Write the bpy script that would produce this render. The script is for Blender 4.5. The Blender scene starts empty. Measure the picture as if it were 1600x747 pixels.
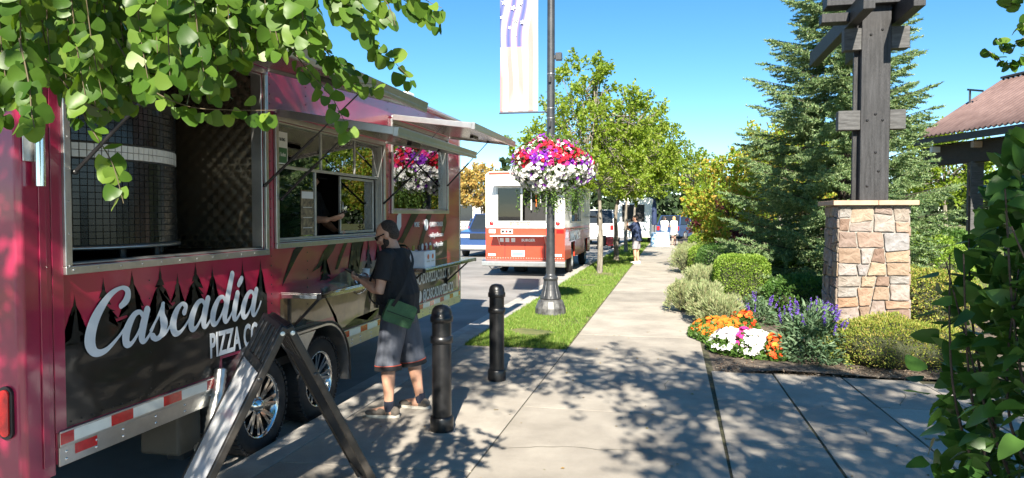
import bpy, bmesh, math, random
import numpy as np
from mathutils import Vector, Matrix, noise as mnoise

# ------------------------------------------------------------------ camera, sky, sun, exposure
SC = bpy.context.scene
COL = SC.collection
R_ = math.radians
CAM_LOC = (0.0, 0.0, 1.72)
CAM_YAW = R_(12.47)
CAM_PITCH = R_(-1.95)
cd_ = bpy.data.cameras.new('camera')
cam = bpy.data.objects.new('camera', cd_)
COL.objects.link(cam)
cam.location = CAM_LOC
cam.rotation_euler = (R_(90) + CAM_PITCH, 0, CAM_YAW)
cd_.sensor_width = 36
cd_.lens = 36 * 1130 / 1600
cd_.clip_start = 0.05
cd_.clip_end = 2000
SC.camera = cam

SUN_EL = 35.0
SUN_AZ = 10.0            # sun stands behind the camera, 10 degrees to the right
wd = bpy.data.worlds.new('World')
SC.world = wd
wd.use_nodes = True
_nt = wd.node_tree
_bg = _nt.nodes['Background']
_sk = _nt.nodes.new('ShaderNodeTexSky')
_sk.sky_type = 'NISHITA'
_sk.sun_disc = False
_sk.sun_elevation = R_(SUN_EL)
_sk.sun_rotation = R_(180 - SUN_AZ)
_sk.altitude = 3000
_sk.air_density = 1.0
_sk.dust_density = 0.0
_sk.ozone_density = 1.2
_hs = _nt.nodes.new('ShaderNodeHueSaturation')      # clear, deep blue day
_hs.inputs['Saturation'].default_value = 1.3
_hs.inputs['Hue'].default_value = 0.491
_nt.links.new(_sk.outputs[0], _hs.inputs['Color'])
_nt.links.new(_hs.outputs[0], _bg.inputs[0])
_bg.inputs[1].default_value = 0.07

_sl = bpy.data.lights.new('sun', 'SUN')
_sl.energy = 5.0
_sl.angle = R_(0.53)
_sl.color = (1.0, 0.92, 0.79)
sun = bpy.data.objects.new('sun', _sl)
COL.objects.link(sun)
_d = Vector((-math.sin(R_(SUN_AZ)) * math.cos(R_(SUN_EL)), math.cos(R_(SUN_AZ)) * math.cos(R_(SUN_EL)), -math.sin(R_(SUN_EL))))
sun.rotation_euler = _d.to_track_quat('-Z', 'Y').to_euler()
sun.location = (3, -10, 12)

SC.view_settings.view_transform = 'Standard'
SC.view_settings.look = 'None'
SC.view_settings.exposure = 1.6
SC.view_settings.gamma = 1
SC.view_settings.use_curve_mapping = False
SC.cycles.use_denoising = True
SC.cycles.max_bounces = 8
SC.cycles.transparent_max_bounces = 12
SC.cycles.sample_clamp_indirect = 6

# ------------------------------------------------------------------ helpers
rng = random.Random(7)
nr = np.random.default_rng(11)
WM = {}          # world matrix of every object that can be a parent


def tag(o, label=None, cat=None, group=None, kind=None):
    if label: o['label'] = label
    if cat: o['category'] = cat
    if group: o['group'] = group
    if kind: o['kind'] = kind
    return o


def thing(name, label, cat, loc=(0, 0, 0), group=None):
    o = bpy.data.objects.new(name, None)
    COL.objects.link(o)
    o.location = loc
    o.empty_display_size = 0.1
    WM[o.name] = Matrix.Translation(loc)
    return tag(o, label, cat, group)


def put(name, mesh, mat=None, parent=None, mw=None, local=False):
    """link a mesh; mw is its world matrix (identity: the mesh is in world metres)"""
    o = bpy.data.objects.new(name, mesh)
    COL.objects.link(o)
    if mat is not None and len(mesh.materials) == 0:
        for m in (mat if isinstance(mat, (list, tuple)) else [mat]):
            mesh.materials.append(m)
    mw = mw or Matrix.Identity(4)
    o.matrix_basis = mw
    WM[o.name] = mw
    if parent is not None:
        o.parent = parent
        if not local:
            o.matrix_parent_inverse = WM[parent.name].inverted()
    return o


def copy_tree(src, parent=None, loc=None, rz=None, label=None):
    c = src.copy()
    COL.objects.link(c)
    c.parent = parent
    if loc is not None: c.location = loc
    if rz is not None: c.rotation_euler = (0, 0, rz)
    if label: c['label'] = label
    for ch in src.children:
        copy_tree(ch, c)
    return c


class MB:
    """collects shapes and links them as one mesh"""

    def __init__(self):
        self.v, self.f, self.m, self.s = [], [], [], []
        self.mi = 0
        self.sm = False

    def add(self, verts, faces, smooth=None):
        b = len(self.v)
        self.v.extend([tuple(p) for p in verts])
        for fc in faces:
            self.f.append(tuple(i + b for i in fc))
            self.m.append(self.mi)
            self.s.append(self.sm if smooth is None else smooth)

    def box(self, x0, x1, y0, y1, z0, z1):
        self.add([(x0, y0, z0), (x1, y0, z0), (x1, y1, z0), (x0, y1, z0), (x0, y0, z1), (x1, y0, z1), (x1, y1, z1), (x0, y1, z1)],
                 [(0, 3, 2, 1), (4, 5, 6, 7), (0, 1, 5, 4), (1, 2, 6, 5), (2, 3, 7, 6), (3, 0, 4, 7)], False)

    def obox(self, mat4, sx, sy, sz):
        """box of full size sx, sy, sz centred on a matrix"""
        p = [mat4 @ Vector((a * sx / 2, b * sy / 2, c * sz / 2)) for c in (-1, 1) for a, b in ((-1, -1), (1, -1), (1, 1), (-1, 1))]
        self.add(p, [(0, 3, 2, 1), (4, 5, 6, 7), (0, 1, 5, 4), (1, 2, 6, 5), (2, 3, 7, 6), (3, 0, 4, 7)], False)

    def bar(self, a, b, w, h, up=(0, 0, 1)):
        a, b = Vector(a), Vector(b)
        d = b - a
        z = d.normalized()
        x = Vector(up).cross(z)
        if x.length < 1e-4: x = Vector((1, 0, 0)).cross(z)
        x.normalize()
        y = z.cross(x)
        m = Matrix((x, y, z)).transposed().to_4x4()
        m.translation = (a + b) / 2
        self.obox(m, w, h, d.length)

    def tube(self, pts, rad, n=8, cap=True, smooth=True):
        pts = [Vector(p) for p in pts]
        if not isinstance(rad, (list, tuple)): rad = [rad] * len(pts)
        vs = []
        t = (pts[1] - pts[0]).normalized()
        x = t.orthogonal().normalized()
        for i, p in enumerate(pts):
            if i == 0: t = pts[1] - pts[0]
            elif i == len(pts) - 1: t = pts[-1] - pts[-2]
            else: t = pts[i + 1] - pts[i - 1]
            t.normalize()
            x = (x - t * x.dot(t))
            if x.length < 1e-5: x = t.orthogonal()
            x.normalize()
            y = t.cross(x)
            for k in range(n):
                a = 2 * math.pi * k / n
                vs.append(p + (x * math.cos(a) + y * math.sin(a)) * rad[i])
        fs = []
        for i in range(len(pts) - 1):
            for k in range(n):
                k2 = (k + 1) % n
                fs.append((i * n + k, i * n + k2, (i + 1) * n + k2, (i + 1) * n + k))
        self.add(vs, fs, smooth)
        if cap:
            self.add(vs[:n], [tuple(range(n - 1, -1, -1))], False)
            self.add(vs[-n:], [tuple(range(n))], False)

    def lathe(self, prof, c=(0, 0, 0), n=24, axis='Z', smooth=True, a0=0.0, a1=2 * math.pi):
        """prof: list of (radius, height)"""
        full = abs(a1 - a0 - 2 * math.pi) < 1e-6
        cols = n if full else n + 1
        vs = []
        for r, h in prof:
            for k in range(cols):
                a = a0 + (a1 - a0) * k / n
                x, y = r * math.cos(a), r * math.sin(a)
                p = (x, y, h) if axis == 'Z' else ((h, x, y) if axis == 'X' else (x, h, y))
                vs.append((p[0] + c[0], p[1] + c[1], p[2] + c[2]))
        fs = []
        for i in range(len(prof) - 1):
            for k in range(n):
                k2 = (k + 1) % cols
                fs.append((i * cols + k, i * cols + k2, (i + 1) * cols + k2, (i + 1) * cols + k))
        self.add(vs, fs, smooth)

    def prism(self, poly, d0, d1, plane='YZ', smooth=False):
        """extrude a 2-D outline: plane YZ (depth along X), XZ (depth Y) or XY (depth Z)"""
        n = len(poly)
        def mk(p, d):
            if plane == 'YZ': return (d, p[0], p[1])
            if plane == 'XZ': return (p[0], d, p[1])
            return (p[0], p[1], d)
        vs = [mk(p, d0) for p in poly] + [mk(p, d1) for p in poly]
        fs = [tuple(range(n - 1, -1, -1)), tuple(range(n, 2 * n))]
        self.add(vs, fs, False)
        self.add(vs, [(i, (i + 1) % n, (i + 1) % n + n, i + n) for i in range(n)], smooth)

    def strip(self, left, right):
        """ribbon between two poly-lines"""
        n = len(left)
        self.add(list(left) + list(right), [(i, i + 1, n + i + 1, n + i) for i in range(n - 1)])

    def mesh(self, name='m'):
        me = bpy.data.meshes.new(name)
        me.from_pydata(self.v, [], self.f)
        me.polygons.foreach_set('material_index', self.m)
        me.polygons.foreach_set('use_smooth', self.s)
        bm = bmesh.new()
        bm.from_mesh(me)
        bmesh.ops.recalc_face_normals(bm, faces=bm.faces)
        bm.to_mesh(me)
        bm.free()
        me.update()
        return me

    def raw(self, name='m'):
        me = bpy.data.meshes.new(name)
        me.from_pydata(self.v, [], self.f)
        me.polygons.foreach_set('material_index', self.m)
        me.polygons.foreach_set('use_smooth', self.s)
        me.update()
        return me

    def build(self, name, mat, parent=None, bevel=0, mw=None, local=False, raw=False, seg=2):
        o = put(name, self.raw(name) if raw else self.mesh(name), mat, parent, mw, local)
        if bevel:
            b = o.modifiers.new('bevel', 'BEVEL')
            b.width = bevel
            b.segments = seg
            b.limit_method = 'ANGLE'
            b.angle_limit = R_(40)
        return o


def np_mesh(name, V, F, smooth=False, mi=None):
    """fast mesh from arrays; F is an (n,3) or (n,4) array"""
    me = bpy.data.meshes.new(name)
    V = np.asarray(V, dtype=np.float32)
    F = np.asarray(F, dtype=np.int32)
    k = F.shape[1]
    me.vertices.add(len(V))
    me.vertices.foreach_set('co', V.ravel())
    me.loops.add(F.size)
    me.loops.foreach_set('vertex_index', F.ravel())
    me.polygons.add(len(F))
    me.polygons.foreach_set('loop_start', np.arange(0, F.size, k, dtype=np.int32))
    if mi is not None: me.polygons.foreach_set('material_index', np.asarray(mi, dtype=np.int32))
    me.polygons.foreach_set('use_smooth', np.full(len(F), smooth, dtype=bool))
    me.update(calc_edges=True)
    return me


def unit(a):
    return a / np.maximum(np.linalg.norm(a, axis=-1, keepdims=True), 1e-9)


# leaf templates: x = along the leaf, y = across, z = up; base at the origin, unit length
LEAF4 = (np.array([[0, 0, 0], [.45, .3, .07], [1, 0, -.05], [.45, -.3, .07]]), np.array([[0, 1, 2], [0, 2, 3]]))
LEAF6 = (np.array([[0, 0, 0], [.28, .30, .08], [.68, .26, .06], [1, 0, -.08], [.68, -.26, .06], [.28, -.30, .08], [.5, 0, -.02]]),
         np.array([[0, 1, 6], [1, 2, 6], [2, 3, 6], [3, 4, 6], [4, 5, 6], [5, 0, 6]]))
NEEDLE = (np.array([[0, -.09, 0], [0, .09, 0], [1, 0, 0]]), np.array([[0, 1, 2]]))


def scatter(P, D, S, tmpl=LEAF4, up=None, roll=math.pi, width=1.0):
    """one template copy at each point P, pointing along D, of length S; returns V, F arrays"""
    P = np.asarray(P, float); D = unit(np.asarray(D, float)); S = np.asarray(S, float)
    n = len(P)
    U = np.tile(np.array([0, 0, 1.0]), (n, 1)) if up is None else np.asarray(up, float)
    U = U + nr.normal(0, .12, (n, 3))
    X = D
    Y = unit(np.cross(U, X))
    Z = np.cross(X, Y)
    a = nr.uniform(-roll, roll, n)[:, None]
    Y2 = Y * np.cos(a) + Z * np.sin(a)
    Z2 = -Y * np.sin(a) + Z * np.cos(a)
    T, TF = tmpl
    w = width if np.isscalar(width) else np.asarray(width)[:, None, None]
    V = (P[:, None, :] + S[:, None, None] * (T[None, :, 0:1] * X[:, None, :] + w * T[None, :, 1:2] * Y2[:, None, :] + T[None, :, 2:3] * Z2[:, None, :]))
    F = TF[None, :, :] + (np.arange(n) * len(T))[:, None, None]
    return V.reshape(-1, 3), F.reshape(-1, 3)


def merge(parts):
    Vs, Fs, b = [], [], 0
    for V, F in parts:
        Vs.append(V); Fs.append(F + b); b += len(V)
    return np.concatenate(Vs), np.concatenate(Fs)


def rand_dirs(n, zbias=0.0):
    d = nr.normal(0, 1, (n, 3))
    d[:, 2] += zbias
    return unit(d)


# ------------------------------------------------------------------ materials
MATS = {}


def nodes_of(m):
    m.use_nodes = True
    return m.node_tree, m.node_tree.nodes, m.node_tree.links


def setin(b, name, v):
    if name in b.inputs: b.inputs[name].default_value = v


def rgb(c):
    return (c[0], c[1], c[2], 1.0)


def mat(name, col, rough=.55, metal=0.0, var=.12, scale=6.0, bump=0.0, bscale=40.0, spec=.5, coat=0.0, col2=None, detail=4, coat_rough=.05, stretch=None, seed=0.0):
    """principled with two-scale colour noise between col and col2 (or a darker / lighter col)"""
    m = bpy.data.materials.new(name)
    nt, N, L = nodes_of(m)
    b = N['Principled BSDF']
    setin(b, 'Roughness', rough); setin(b, 'Metallic', metal); setin(b, 'Specular IOR Level', spec)
    setin(b, 'Coat Weight', coat); setin(b, 'Coat Roughness', coat_rough)
    tc = N.new('ShaderNodeTexCoord')
    mp = N.new('ShaderNodeMapping')
    if stretch: mp.inputs['Scale'].default_value = stretch
    mp.inputs['Location'].default_value = (seed, seed * .7, seed * .3)
    L.new(tc.outputs['Object'], mp.inputs[0])
    nz = N.new('ShaderNodeTexNoise')
    nz.inputs['Scale'].default_value = scale
    nz.inputs['Detail'].default_value = detail
    nz.inputs['Roughness'].default_value = .62
    L.new(mp.outputs[0], nz.inputs['Vector'])
    rp = N.new('ShaderNodeValToRGB')
    c0 = tuple(max(0, x * (1 - var)) for x in col)
    c1 = col2 if col2 else tuple(min(1, x * (1 + var)) for x in col)
    rp.color_ramp.elements[0].position = .32
    rp.color_ramp.elements[1].position = .68
    rp.color_ramp.elements[0].color = rgb(c0)
    rp.color_ramp.elements[1].color = rgb(c1)
    L.new(nz.outputs['Fac'], rp.inputs[0])
    L.new(rp.outputs[0], b.inputs['Base Color'])
    if bump:
        bn = N.new('ShaderNodeTexNoise')
        bn.inputs['Scale'].default_value = bscale
        bn.inputs['Detail'].default_value = 5
        L.new(mp.outputs[0], bn.inputs['Vector'])
        bp = N.new('ShaderNodeBump')
        bp.inputs['Strength'].default_value = bump
        bp.inputs['Distance'].default_value = .02
        L.new(bn.outputs['Fac'], bp.inputs['Height'])
        L.new(bp.outputs[0], b.inputs['Normal'])
    MATS[name] = m
    return m


def leaf_mat(name, cols, trans=.35, rough=.45, by='island', tcol=None, spec=.25):
    """foliage: per-leaf colour from a ramp, reflecting and letting light through"""
    m = bpy.data.materials.new(name)
    nt, N, L = nodes_of(m)
    b = N['Principled BSDF']
    setin(b, 'Roughness', rough); setin(b, 'Specular IOR Level', spec)
    if by == 'island':
        g = N.new('ShaderNodeNewGeometry'); src = g.outputs['Random Per Island']
    else:
        g = N.new('ShaderNodeObjectInfo'); src = g.outputs['Random']
    rp = N.new('ShaderNodeValToRGB')
    el = rp.color_ramp.elements
    while len(el) < len(cols): el.new(.5)
    for i, c in enumerate(cols):
        el[i].position = i / max(1, len(cols) - 1)
        el[i].color = rgb(c)
    L.new(src, rp.inputs[0])
    L.new(rp.outputs[0], b.inputs['Base Color'])
    if trans > 0:
        t = N.new('ShaderNodeBsdfTranslucent')
        mx = N.new('ShaderNodeMix'); mx.data_type = 'RGBA'; mx.blend_type = 'MULTIPLY'
        mx.inputs[0].default_value = 1
        L.new(rp.outputs[0], mx.inputs[6])
        mx.inputs[7].default_value = rgb(tcol or (1.6, 1.5, .6))
        L.new(mx.outputs[2], t.inputs[0])
        ms = N.new('ShaderNodeMixShader')
        ms.inputs[0].default_value = trans
        L.new(b.outputs[0], ms.inputs[1]); L.new(t.outputs[0], ms.inputs[2])
        L.new(ms.outputs[0], N['Material Output'].inputs[0])
    MATS[name] = m
    return m


def glass_mat(name, tint=(.9, .95, .93), ior=1.6, rough=.0, mirror=0.0):
    """thin architectural pane: clear view through, fresnel reflection"""
    m = bpy.data.materials.new(name)
    nt, N, L = nodes_of(m)
    N.remove(N['Principled BSDF'])
    fr = N.new('ShaderNodeFresnel'); fr.inputs['IOR'].default_value = ior
    tr = N.new('ShaderNodeBsdfTransparent'); tr.inputs[0].default_value = rgb(tint)
    gl = N.new('ShaderNodeBsdfGlossy'); gl.inputs['Roughness'].default_value = rough
    gl.inputs[0].default_value = (.95, .97, 1, 1)
    mx = N.new('ShaderNodeMixShader')
    if mirror:
        ad = N.new('ShaderNodeMath'); ad.operation = 'ADD'; ad.use_clamp = True
        L.new(fr.outputs[0], ad.inputs[0]); ad.inputs[1].default_value = mirror
        L.new(ad.outputs[0], mx.inputs[0])
    else:
        L.new(fr.outputs[0], mx.inputs[0])
    L.new(tr.outputs[0], mx.inputs[1]); L.new(gl.outputs[0], mx.inputs[2])
    L.new(mx.outputs[0], N['Material Output'].inputs[0])
    MATS[name] = m
    return m


def text_obj(name, s, size, mt, parent, mw, bold=0.0, sx=1.0, depth=.001, align='LEFT', spacing=1.0, local=False):
    cu = bpy.data.curves.new('txt', 'FONT')
    cu.body = s; cu.size = size; cu.offset = bold; cu.extrude = depth; cu.align_x = align; cu.space_character = spacing
    cu.resolution_u = 3
    t = bpy.data.objects.new('txt', cu)
    me = bpy.data.meshes.new_from_object(t)
    bpy.data.objects.remove(t)
    me.name = name
    me.materials.clear()
    for v in me.vertices: v.co.x *= sx
    return put(name, me, mt, parent, mw, local)


def face_X(x, y, z):
    """matrix that stands flat lettering on a wall facing +X, reading towards +Y"""
    return Matrix(((0, 0, 1, x), (1, 0, 0, y), (0, 1, 0, z), (0, 0, 0, 1)))


def face_mY(x, y, z):
    """lettering on a wall facing -Y, reading towards +X"""
    return Matrix(((1, 0, 0, x), (0, 0, -1, y), (0, 1, 0, z), (0, 0, 0, 1)))


M = {}
M['steel'] = mat('brushed_aluminium', (.5, .5, .48), .32, .9, .08, 14, .04, 90)
M['steel_dull'] = mat('dull_aluminium', (.5, .5, .48), .45, .85, .15, 9)
M['chrome'] = mat('chrome', (.75, .75, .74), .12, 1, .03)
M['black'] = mat('black_plastic', (.012, .012, .013), .42, 0, .3, 20, .05, 60)
M['black_metal'] = mat('black_paint', (.010, .010, .011), .36, 0, .25, 12, .06, 50, coat=.12)
M['rubber'] = mat('tyre_rubber', (.02, .02, .021), .78, 0, .25, 12, .1, 80)
M['white'] = mat('white_paint', (.8, .8, .78), .4, 0, .04)
M['red_reflex'] = mat('red_reflector', (.5, .012, .012), .22, 0, .2, 30, coat=.6)
M['white_reflex'] = mat('white_reflector', (.72, .76, .72), .25, 0, .06, 8, coat=.5)
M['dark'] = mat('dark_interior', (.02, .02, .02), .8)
M['asphalt'] = mat('asphalt', (.052, .052, .055), .88, 0, .25, 1.2, .35, 150, col2=(.085, .083, .082))
# ------------------------------------------------------------------ the setting
M['concrete'] = None


def concrete_mat():
    m = bpy.data.materials.new('concrete')
    nt, N, L = nodes_of(m)
    b = N['Principled BSDF']
    setin(b, 'Roughness', .86); setin(b, 'Specular IOR Level', .3)
    tc = N.new('ShaderNodeTexCoord')
    oi = N.new('ShaderNodeObjectInfo')
    a = N.new('ShaderNodeTexNoise'); a.inputs['Scale'].default_value = 1.6; a.inputs['Detail'].default_value = 6; a.inputs['Roughness'].default_value = .65
    c = N.new('ShaderNodeTexNoise'); c.inputs['Scale'].default_value = 220; c.inputs['Detail'].default_value = 2
    v = N.new('ShaderNodeTexVoronoi'); v.inputs['Scale'].default_value = 9
    wv = N.new('ShaderNodeTexWave'); wv.inputs['Scale'].default_value = 26; wv.inputs['Distortion'].default_value = 3.5; wv.inputs['Detail'].default_value = 3
    wv.bands_direction = 'Y'
    geo = N.new('ShaderNodeNewGeometry')
    for n in (a, c, v, wv): L.new(geo.outputs['Position'], n.inputs['Vector'])
    rp = N.new('ShaderNodeValToRGB')
    rp.color_ramp.elements[0].position = .3; rp.color_ramp.elements[1].position = .72
    rp.color_ramp.elements[0].color = (.29, .262, .225, 1); rp.color_ramp.elements[1].color = (.46, .42, .36, 1)
    L.new(a.outputs['Fac'], rp.inputs[0])
    rp2 = N.new('ShaderNodeValToRGB')
    rp2.color_ramp.elements[0].position = .3; rp2.color_ramp.elements[1].position = .66
    rp2.color_ramp.elements[0].color = (.72, .72, .72, 1); rp2.color_ramp.elements[1].color = (1.1, 1.1, 1.1, 1)
    L.new(c.outputs['Fac'], rp2.inputs[0])
    mx = N.new('ShaderNodeMix'); mx.data_type = 'RGBA'; mx.blend_type = 'MULTIPLY'; mx.inputs[0].default_value = .8
    L.new(rp.outputs[0], mx.inputs[6]); L.new(rp2.outputs[0], mx.inputs[7])
    # old gum spots and stains
    rp3 = N.new('ShaderNodeValToRGB')
    rp3.color_ramp.elements[0].position = .035; rp3.color_ramp.elements[1].position = .06
    rp3.color_ramp.elements[0].color = (.72, .71, .7, 1); rp3.color_ramp.elements[1].color = (1, 1, 1, 1)
    L.new(v.outputs['Distance'], rp3.inputs[0])
    mx2 = N.new('ShaderNodeMix'); mx2.data_type = 'RGBA'; mx2.blend_type = 'MULTIPLY'; mx2.inputs[0].default_value = .7
    L.new(mx.outputs[2], mx2.inputs[6]); L.new(rp3.outputs[0], mx2.inputs[7])
    # each slab a little lighter or darker
    mr = N.new('ShaderNodeMapRange'); mr.inputs['To Min'].default_value = .86; mr.inputs['To Max'].default_value = 1.07
    L.new(oi.outputs['Random'], mr.inputs['Value'])
    cmb = N.new('ShaderNodeCombineColor')
    for k in range(3): L.new(mr.outputs[0], cmb.inputs[k])
    mx3 = N.new('ShaderNodeMix'); mx3.data_type = 'RGBA'; mx3.blend_type = 'MULTIPLY'; mx3.inputs[0].default_value = 1
    L.new(mx2.outputs[2], mx3.inputs[6]); L.new(cmb.outputs[0], mx3.inputs[7])
    L.new(mx3.outputs[2], b.inputs['Base Color'])
    ad = N.new('ShaderNodeMath'); ad.operation = 'ADD'
    ml = N.new('ShaderNodeMath'); ml.operation = 'MULTIPLY'; ml.inputs[1].default_value = .25
    L.new(wv.outputs['Fac'], ml.inputs[0]); L.new(ml.outputs[0], ad.inputs[0]); L.new(c.outputs['Fac'], ad.inputs[1])
    bp = N.new('ShaderNodeBump'); bp.inputs['Strength'].default_value = .3; bp.inputs['Distance'].default_value = .006
    L.new(ad.outputs[0], bp.inputs['Height']); L.new(bp.outputs[0], b.inputs['Normal'])
    return m


M['concrete'] = concrete_mat()
M['kerb'] = mat('kerb_concrete', (.36, .34, .31), .85, 0, .2, 3, .3, 120, col2=(.46, .44, .4))
M['joint'] = mat('joint_filler', (.06, .052, .042), .95, 0, .4, 20, .4, 80, col2=(.1, .1, .045))
M['soil'] = mat('bark_soil', (.07, .05, .038), .95, 0, .45, 18, 1.0, 60, col2=(.2, .16, .12))
M['road'] = mat('worn_asphalt', (.21, .2, .19), .86, 0, .16, .7, .35, 170, col2=(.29, .275, .26))
M['turf'] = mat('turf_soil', (.09, .14, .03), .95, 0, .35, 3, .8, 90, col2=(.22, .21, .08))
M['dry'] = mat('dry_verge', (.36, .28, .12), .95, 0, .3, 1.5, .5, 40, col2=(.28, .3, .1))
M['lot'] = mat('far_ground', (.2, .19, .18), .9, 0, .2, .05, col2=(.27, .25, .22))

g = MB(); g.add([(-700, -500, -.16), (700, -500, -.16), (700, 1200, -.16), (-700, 1200, -.16)], [(0, 1, 2, 3)])
tag(g.build('ground', M['lot']), kind='structure')
g = MB(); g.add([(-11.2, -40, -.12), (-2.93, -40, -.12), (-2.93, 140, -.12), (-11.2, 140, -.12)], [(0, 1, 2, 3)])
road = tag(g.build('road', M['road']), kind='structure')
# far verge and lot across the road
g = MB(); g.box(-11.5, -11.2, -40, 140, -.158, 0.0)
tag(g.build('far_kerb', M['kerb']), kind='structure')
g = MB(); g.add([(-15, -40, -.03), (-11.5, -40, -.03), (-11.5, 140, -.03), (-15, 140, -.03)], [(0, 1, 2, 3)])
tag(g.build('far_verge_ground', M['dry']), kind='structure')
# the raised block on this side: a bed of filler under the slabs, lawn beyond
g = MB(); g.add([(-2.7, -12, -.012), (4.6, -12, -.012), (4.6, 9.1, -.012), (-2.7, 9.1, -.012)], [(0, 1, 2, 3)])
g.add([(-1.34, 9.1, -.012), (.46, 9.1, -.012), (.46, 120, -.012), (-1.34, 120, -.012)], [(0, 1, 2, 3)])
pave = tag(g.build('pavement', M['joint']), kind='structure')


def slab(name, pts, parent, z1=0.0, th=.1, mt='concrete', bev=.006):
    g = MB()
    g.prism(pts, z1 - th, z1, 'XY')
    return g.build(name, M[mt], parent, bevel=bev, seg=1)


GAP = .006
# walkway slabs
ys = [-3.7 + 2.0 * k for k in range(32)]
for y0, y1 in zip(ys[:-1], ys[1:]):
    dz = rng.uniform(-.002, .002)
    slab('paving_slab', [(-1.3 + GAP, y0 + GAP), (.385, y0 + GAP), (.385, y1 - GAP), (-1.3 + GAP, y1 - GAP)], pave, dz)
# apron between the walkway and the kerb, up to the grass
ay = [-5.0, -3.0, -1.1, .85, 2.75, 4.62, 6.85, 8.05, 9.1]
for y0, y1 in zip(ay[:-1], ay[1:]):
    sk = .12
    slab('paving_slab', [(-2.66, y0 - sk + GAP), (-1.3 - GAP, y0 + GAP), (-1.3 - GAP, y1 - GAP), (-2.66, y1 - (sk if y1 < 9 else 0) - GAP)], pave, rng.uniform(-.002, .002))
# plaza strips on the right, with wide open joints between them
px_ = [(.425, .385), (1.075, 1.145), (1.76, 1.95), (2.5, 2.8), (3.3, 3.7), (4.1, 4.5)]
for (a0, a1), (b0, b1) in zip(px_[:-1], px_[1:]):
    yy = [-4.0, -2.2, -.4, 1.3, 3.0, 4.35, 5.65, 6.95, 8.12]
    for k, (y0, y1) in enumerate(zip(yy[:-1], yy[1:])):
        def xa(y): return a1 + (a0 - a1) * (y - 4.0) / 4.1 + .011
        def xb(y): return b1 + (b0 - b1) * (y - 4.0) / 4.1 - .011
        top = y1 - .003 if k < 7 else y1 + .1 * math.sin(a0 * 1.7)
        slab('paving_slab', [(xa(y0), y0 + .003), (xb(y0), y0 + .003), (xb(y1), top), (xa(y1), top)], pave, rng.uniform(-.003, .002))
# kerb stones
g = MB(); g.box(-2.94, -2.67, -12, 120, -.155, -.02)
kb = tag(g.build('kerb', M['kerb']), kind='structure')
yk = -6.0
while yk < 60:
    ln = 3.0
    poly = [(-2.955, -.13), (-2.95, -.03), (-2.935, -.004), (-2.9, .002), (-2.672, .002), (-2.672, -.13)]
    g = MB(); g.prism(poly, yk + .006, yk + ln - .006, 'XZ')
    g.build('kerb_stone', M['kerb'], kb)
    yk += ln
# gutter pan along the kerb
g = MB(); g.add([(-3.3, -40, -.114), (-2.95, -40, -.114), (-2.95, 140, -.114), (-3.3, 140, -.114)], [(0, 1, 2, 3)])
tag(g.build('gutter', M['kerb']), kind='structure')

# grass strip between kerb and walkway
def strip_ground(name, x0, x1, y0, y1, z, mt, nx, ny, amp, kind='structure'):
    V, F = [], []
    for j in range(ny + 1):
        for i in range(nx + 1):
            x = x0 + (x1 - x0) * i / nx; y = y0 + (y1 - y0) * j / ny
            e = min(i, nx - i, 2) / 2
            V.append((x, y, z + amp * e * (mnoise.noise((x * .9, y * .9, z * 3)) + .6)))
    for j in range(ny):
        for i in range(nx):
            a = j * (nx + 1) + i
            F.append((a, a + 1, a + nx + 2, a + nx + 1))
    return tag(put(name, np_mesh(name, V, F, True), M[mt]), kind=kind)


strip_ground('verge_ground', -2.668, -1.31, 9.1, 64, -.008, 'turf', 6, 120, .02)
strip_ground('planting_bed_ground', .46, 5.2, 8.15, 64, -.01, 'soil', 14, 160, .05)
strip_ground('lawn_ground', 5.2, 60, -30, 120, -.02, 'turf', 30, 60, .06)
strip_ground('plaza_edge_ground', 4.4, 5.3, -12, 8.2, -.03, 'soil', 4, 30, .02)

M['grass'] = leaf_mat('grass_blades', [(.08, .15, .02), (.13, .23, .032), (.18, .28, .05), (.28, .31, .09)], .3, .55)


def grass(name, label, boxes, mt):
    parts = []
    for x0, x1, y0, y1, n, h in boxes:
        P = np.stack([nr.uniform(x0, x1, n), nr.uniform(y0, y1, n), np.zeros(n)], 1)
        pt = np.array([mnoise.noise((p[0] * 1.3, p[1] * 1.3, 4.)) for p in P])
        keep = pt > -.42
        for bx, by, br in ((-1.6, 11.5, .55), (-1.75, 20.7, .7), (-1.9, 26.6, .8)):      # worn spots by the lamp and the trunks
            dd = np.hypot(P[:, 0] - bx, (P[:, 1] - by) * .7)
            keep &= (dd > br) | (nr.uniform(0, 1, len(P)) < .25 + .5 * np.clip(dd / br, 0, 1) ** 2)
        P = P[keep]; n = len(P)
        D = np.stack([nr.normal(0, .45, n), nr.normal(0, .45, n), np.ones(n)], 1)
        parts.append(scatter(P, D, nr.uniform(.5, 1.25, n) * h, NEEDLE, width=nr.uniform(1.0, 1.8, n)))
    V, F = merge(parts)
    return tag(put(name, np_mesh(name, V, F), mt), label, 'grass', kind='stuff')


grass('grass_strip', 'mown green grass between the kerb and the walkway',
      [(-2.66, -1.32, 9.1, 12.5, 26000, .05), (-2.66, -1.32, 12.5, 18, 22000, .055), (-2.66, -1.32, 18, 32, 18000, .07), (-2.66, -1.32, 32, 60, 9000, .09)], M['grass'])
grass('lawn_grass', 'green lawn in front of the low roofed building', [(5.3, 26, 12, 46, 26000, .12)], M['grass'])

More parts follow.
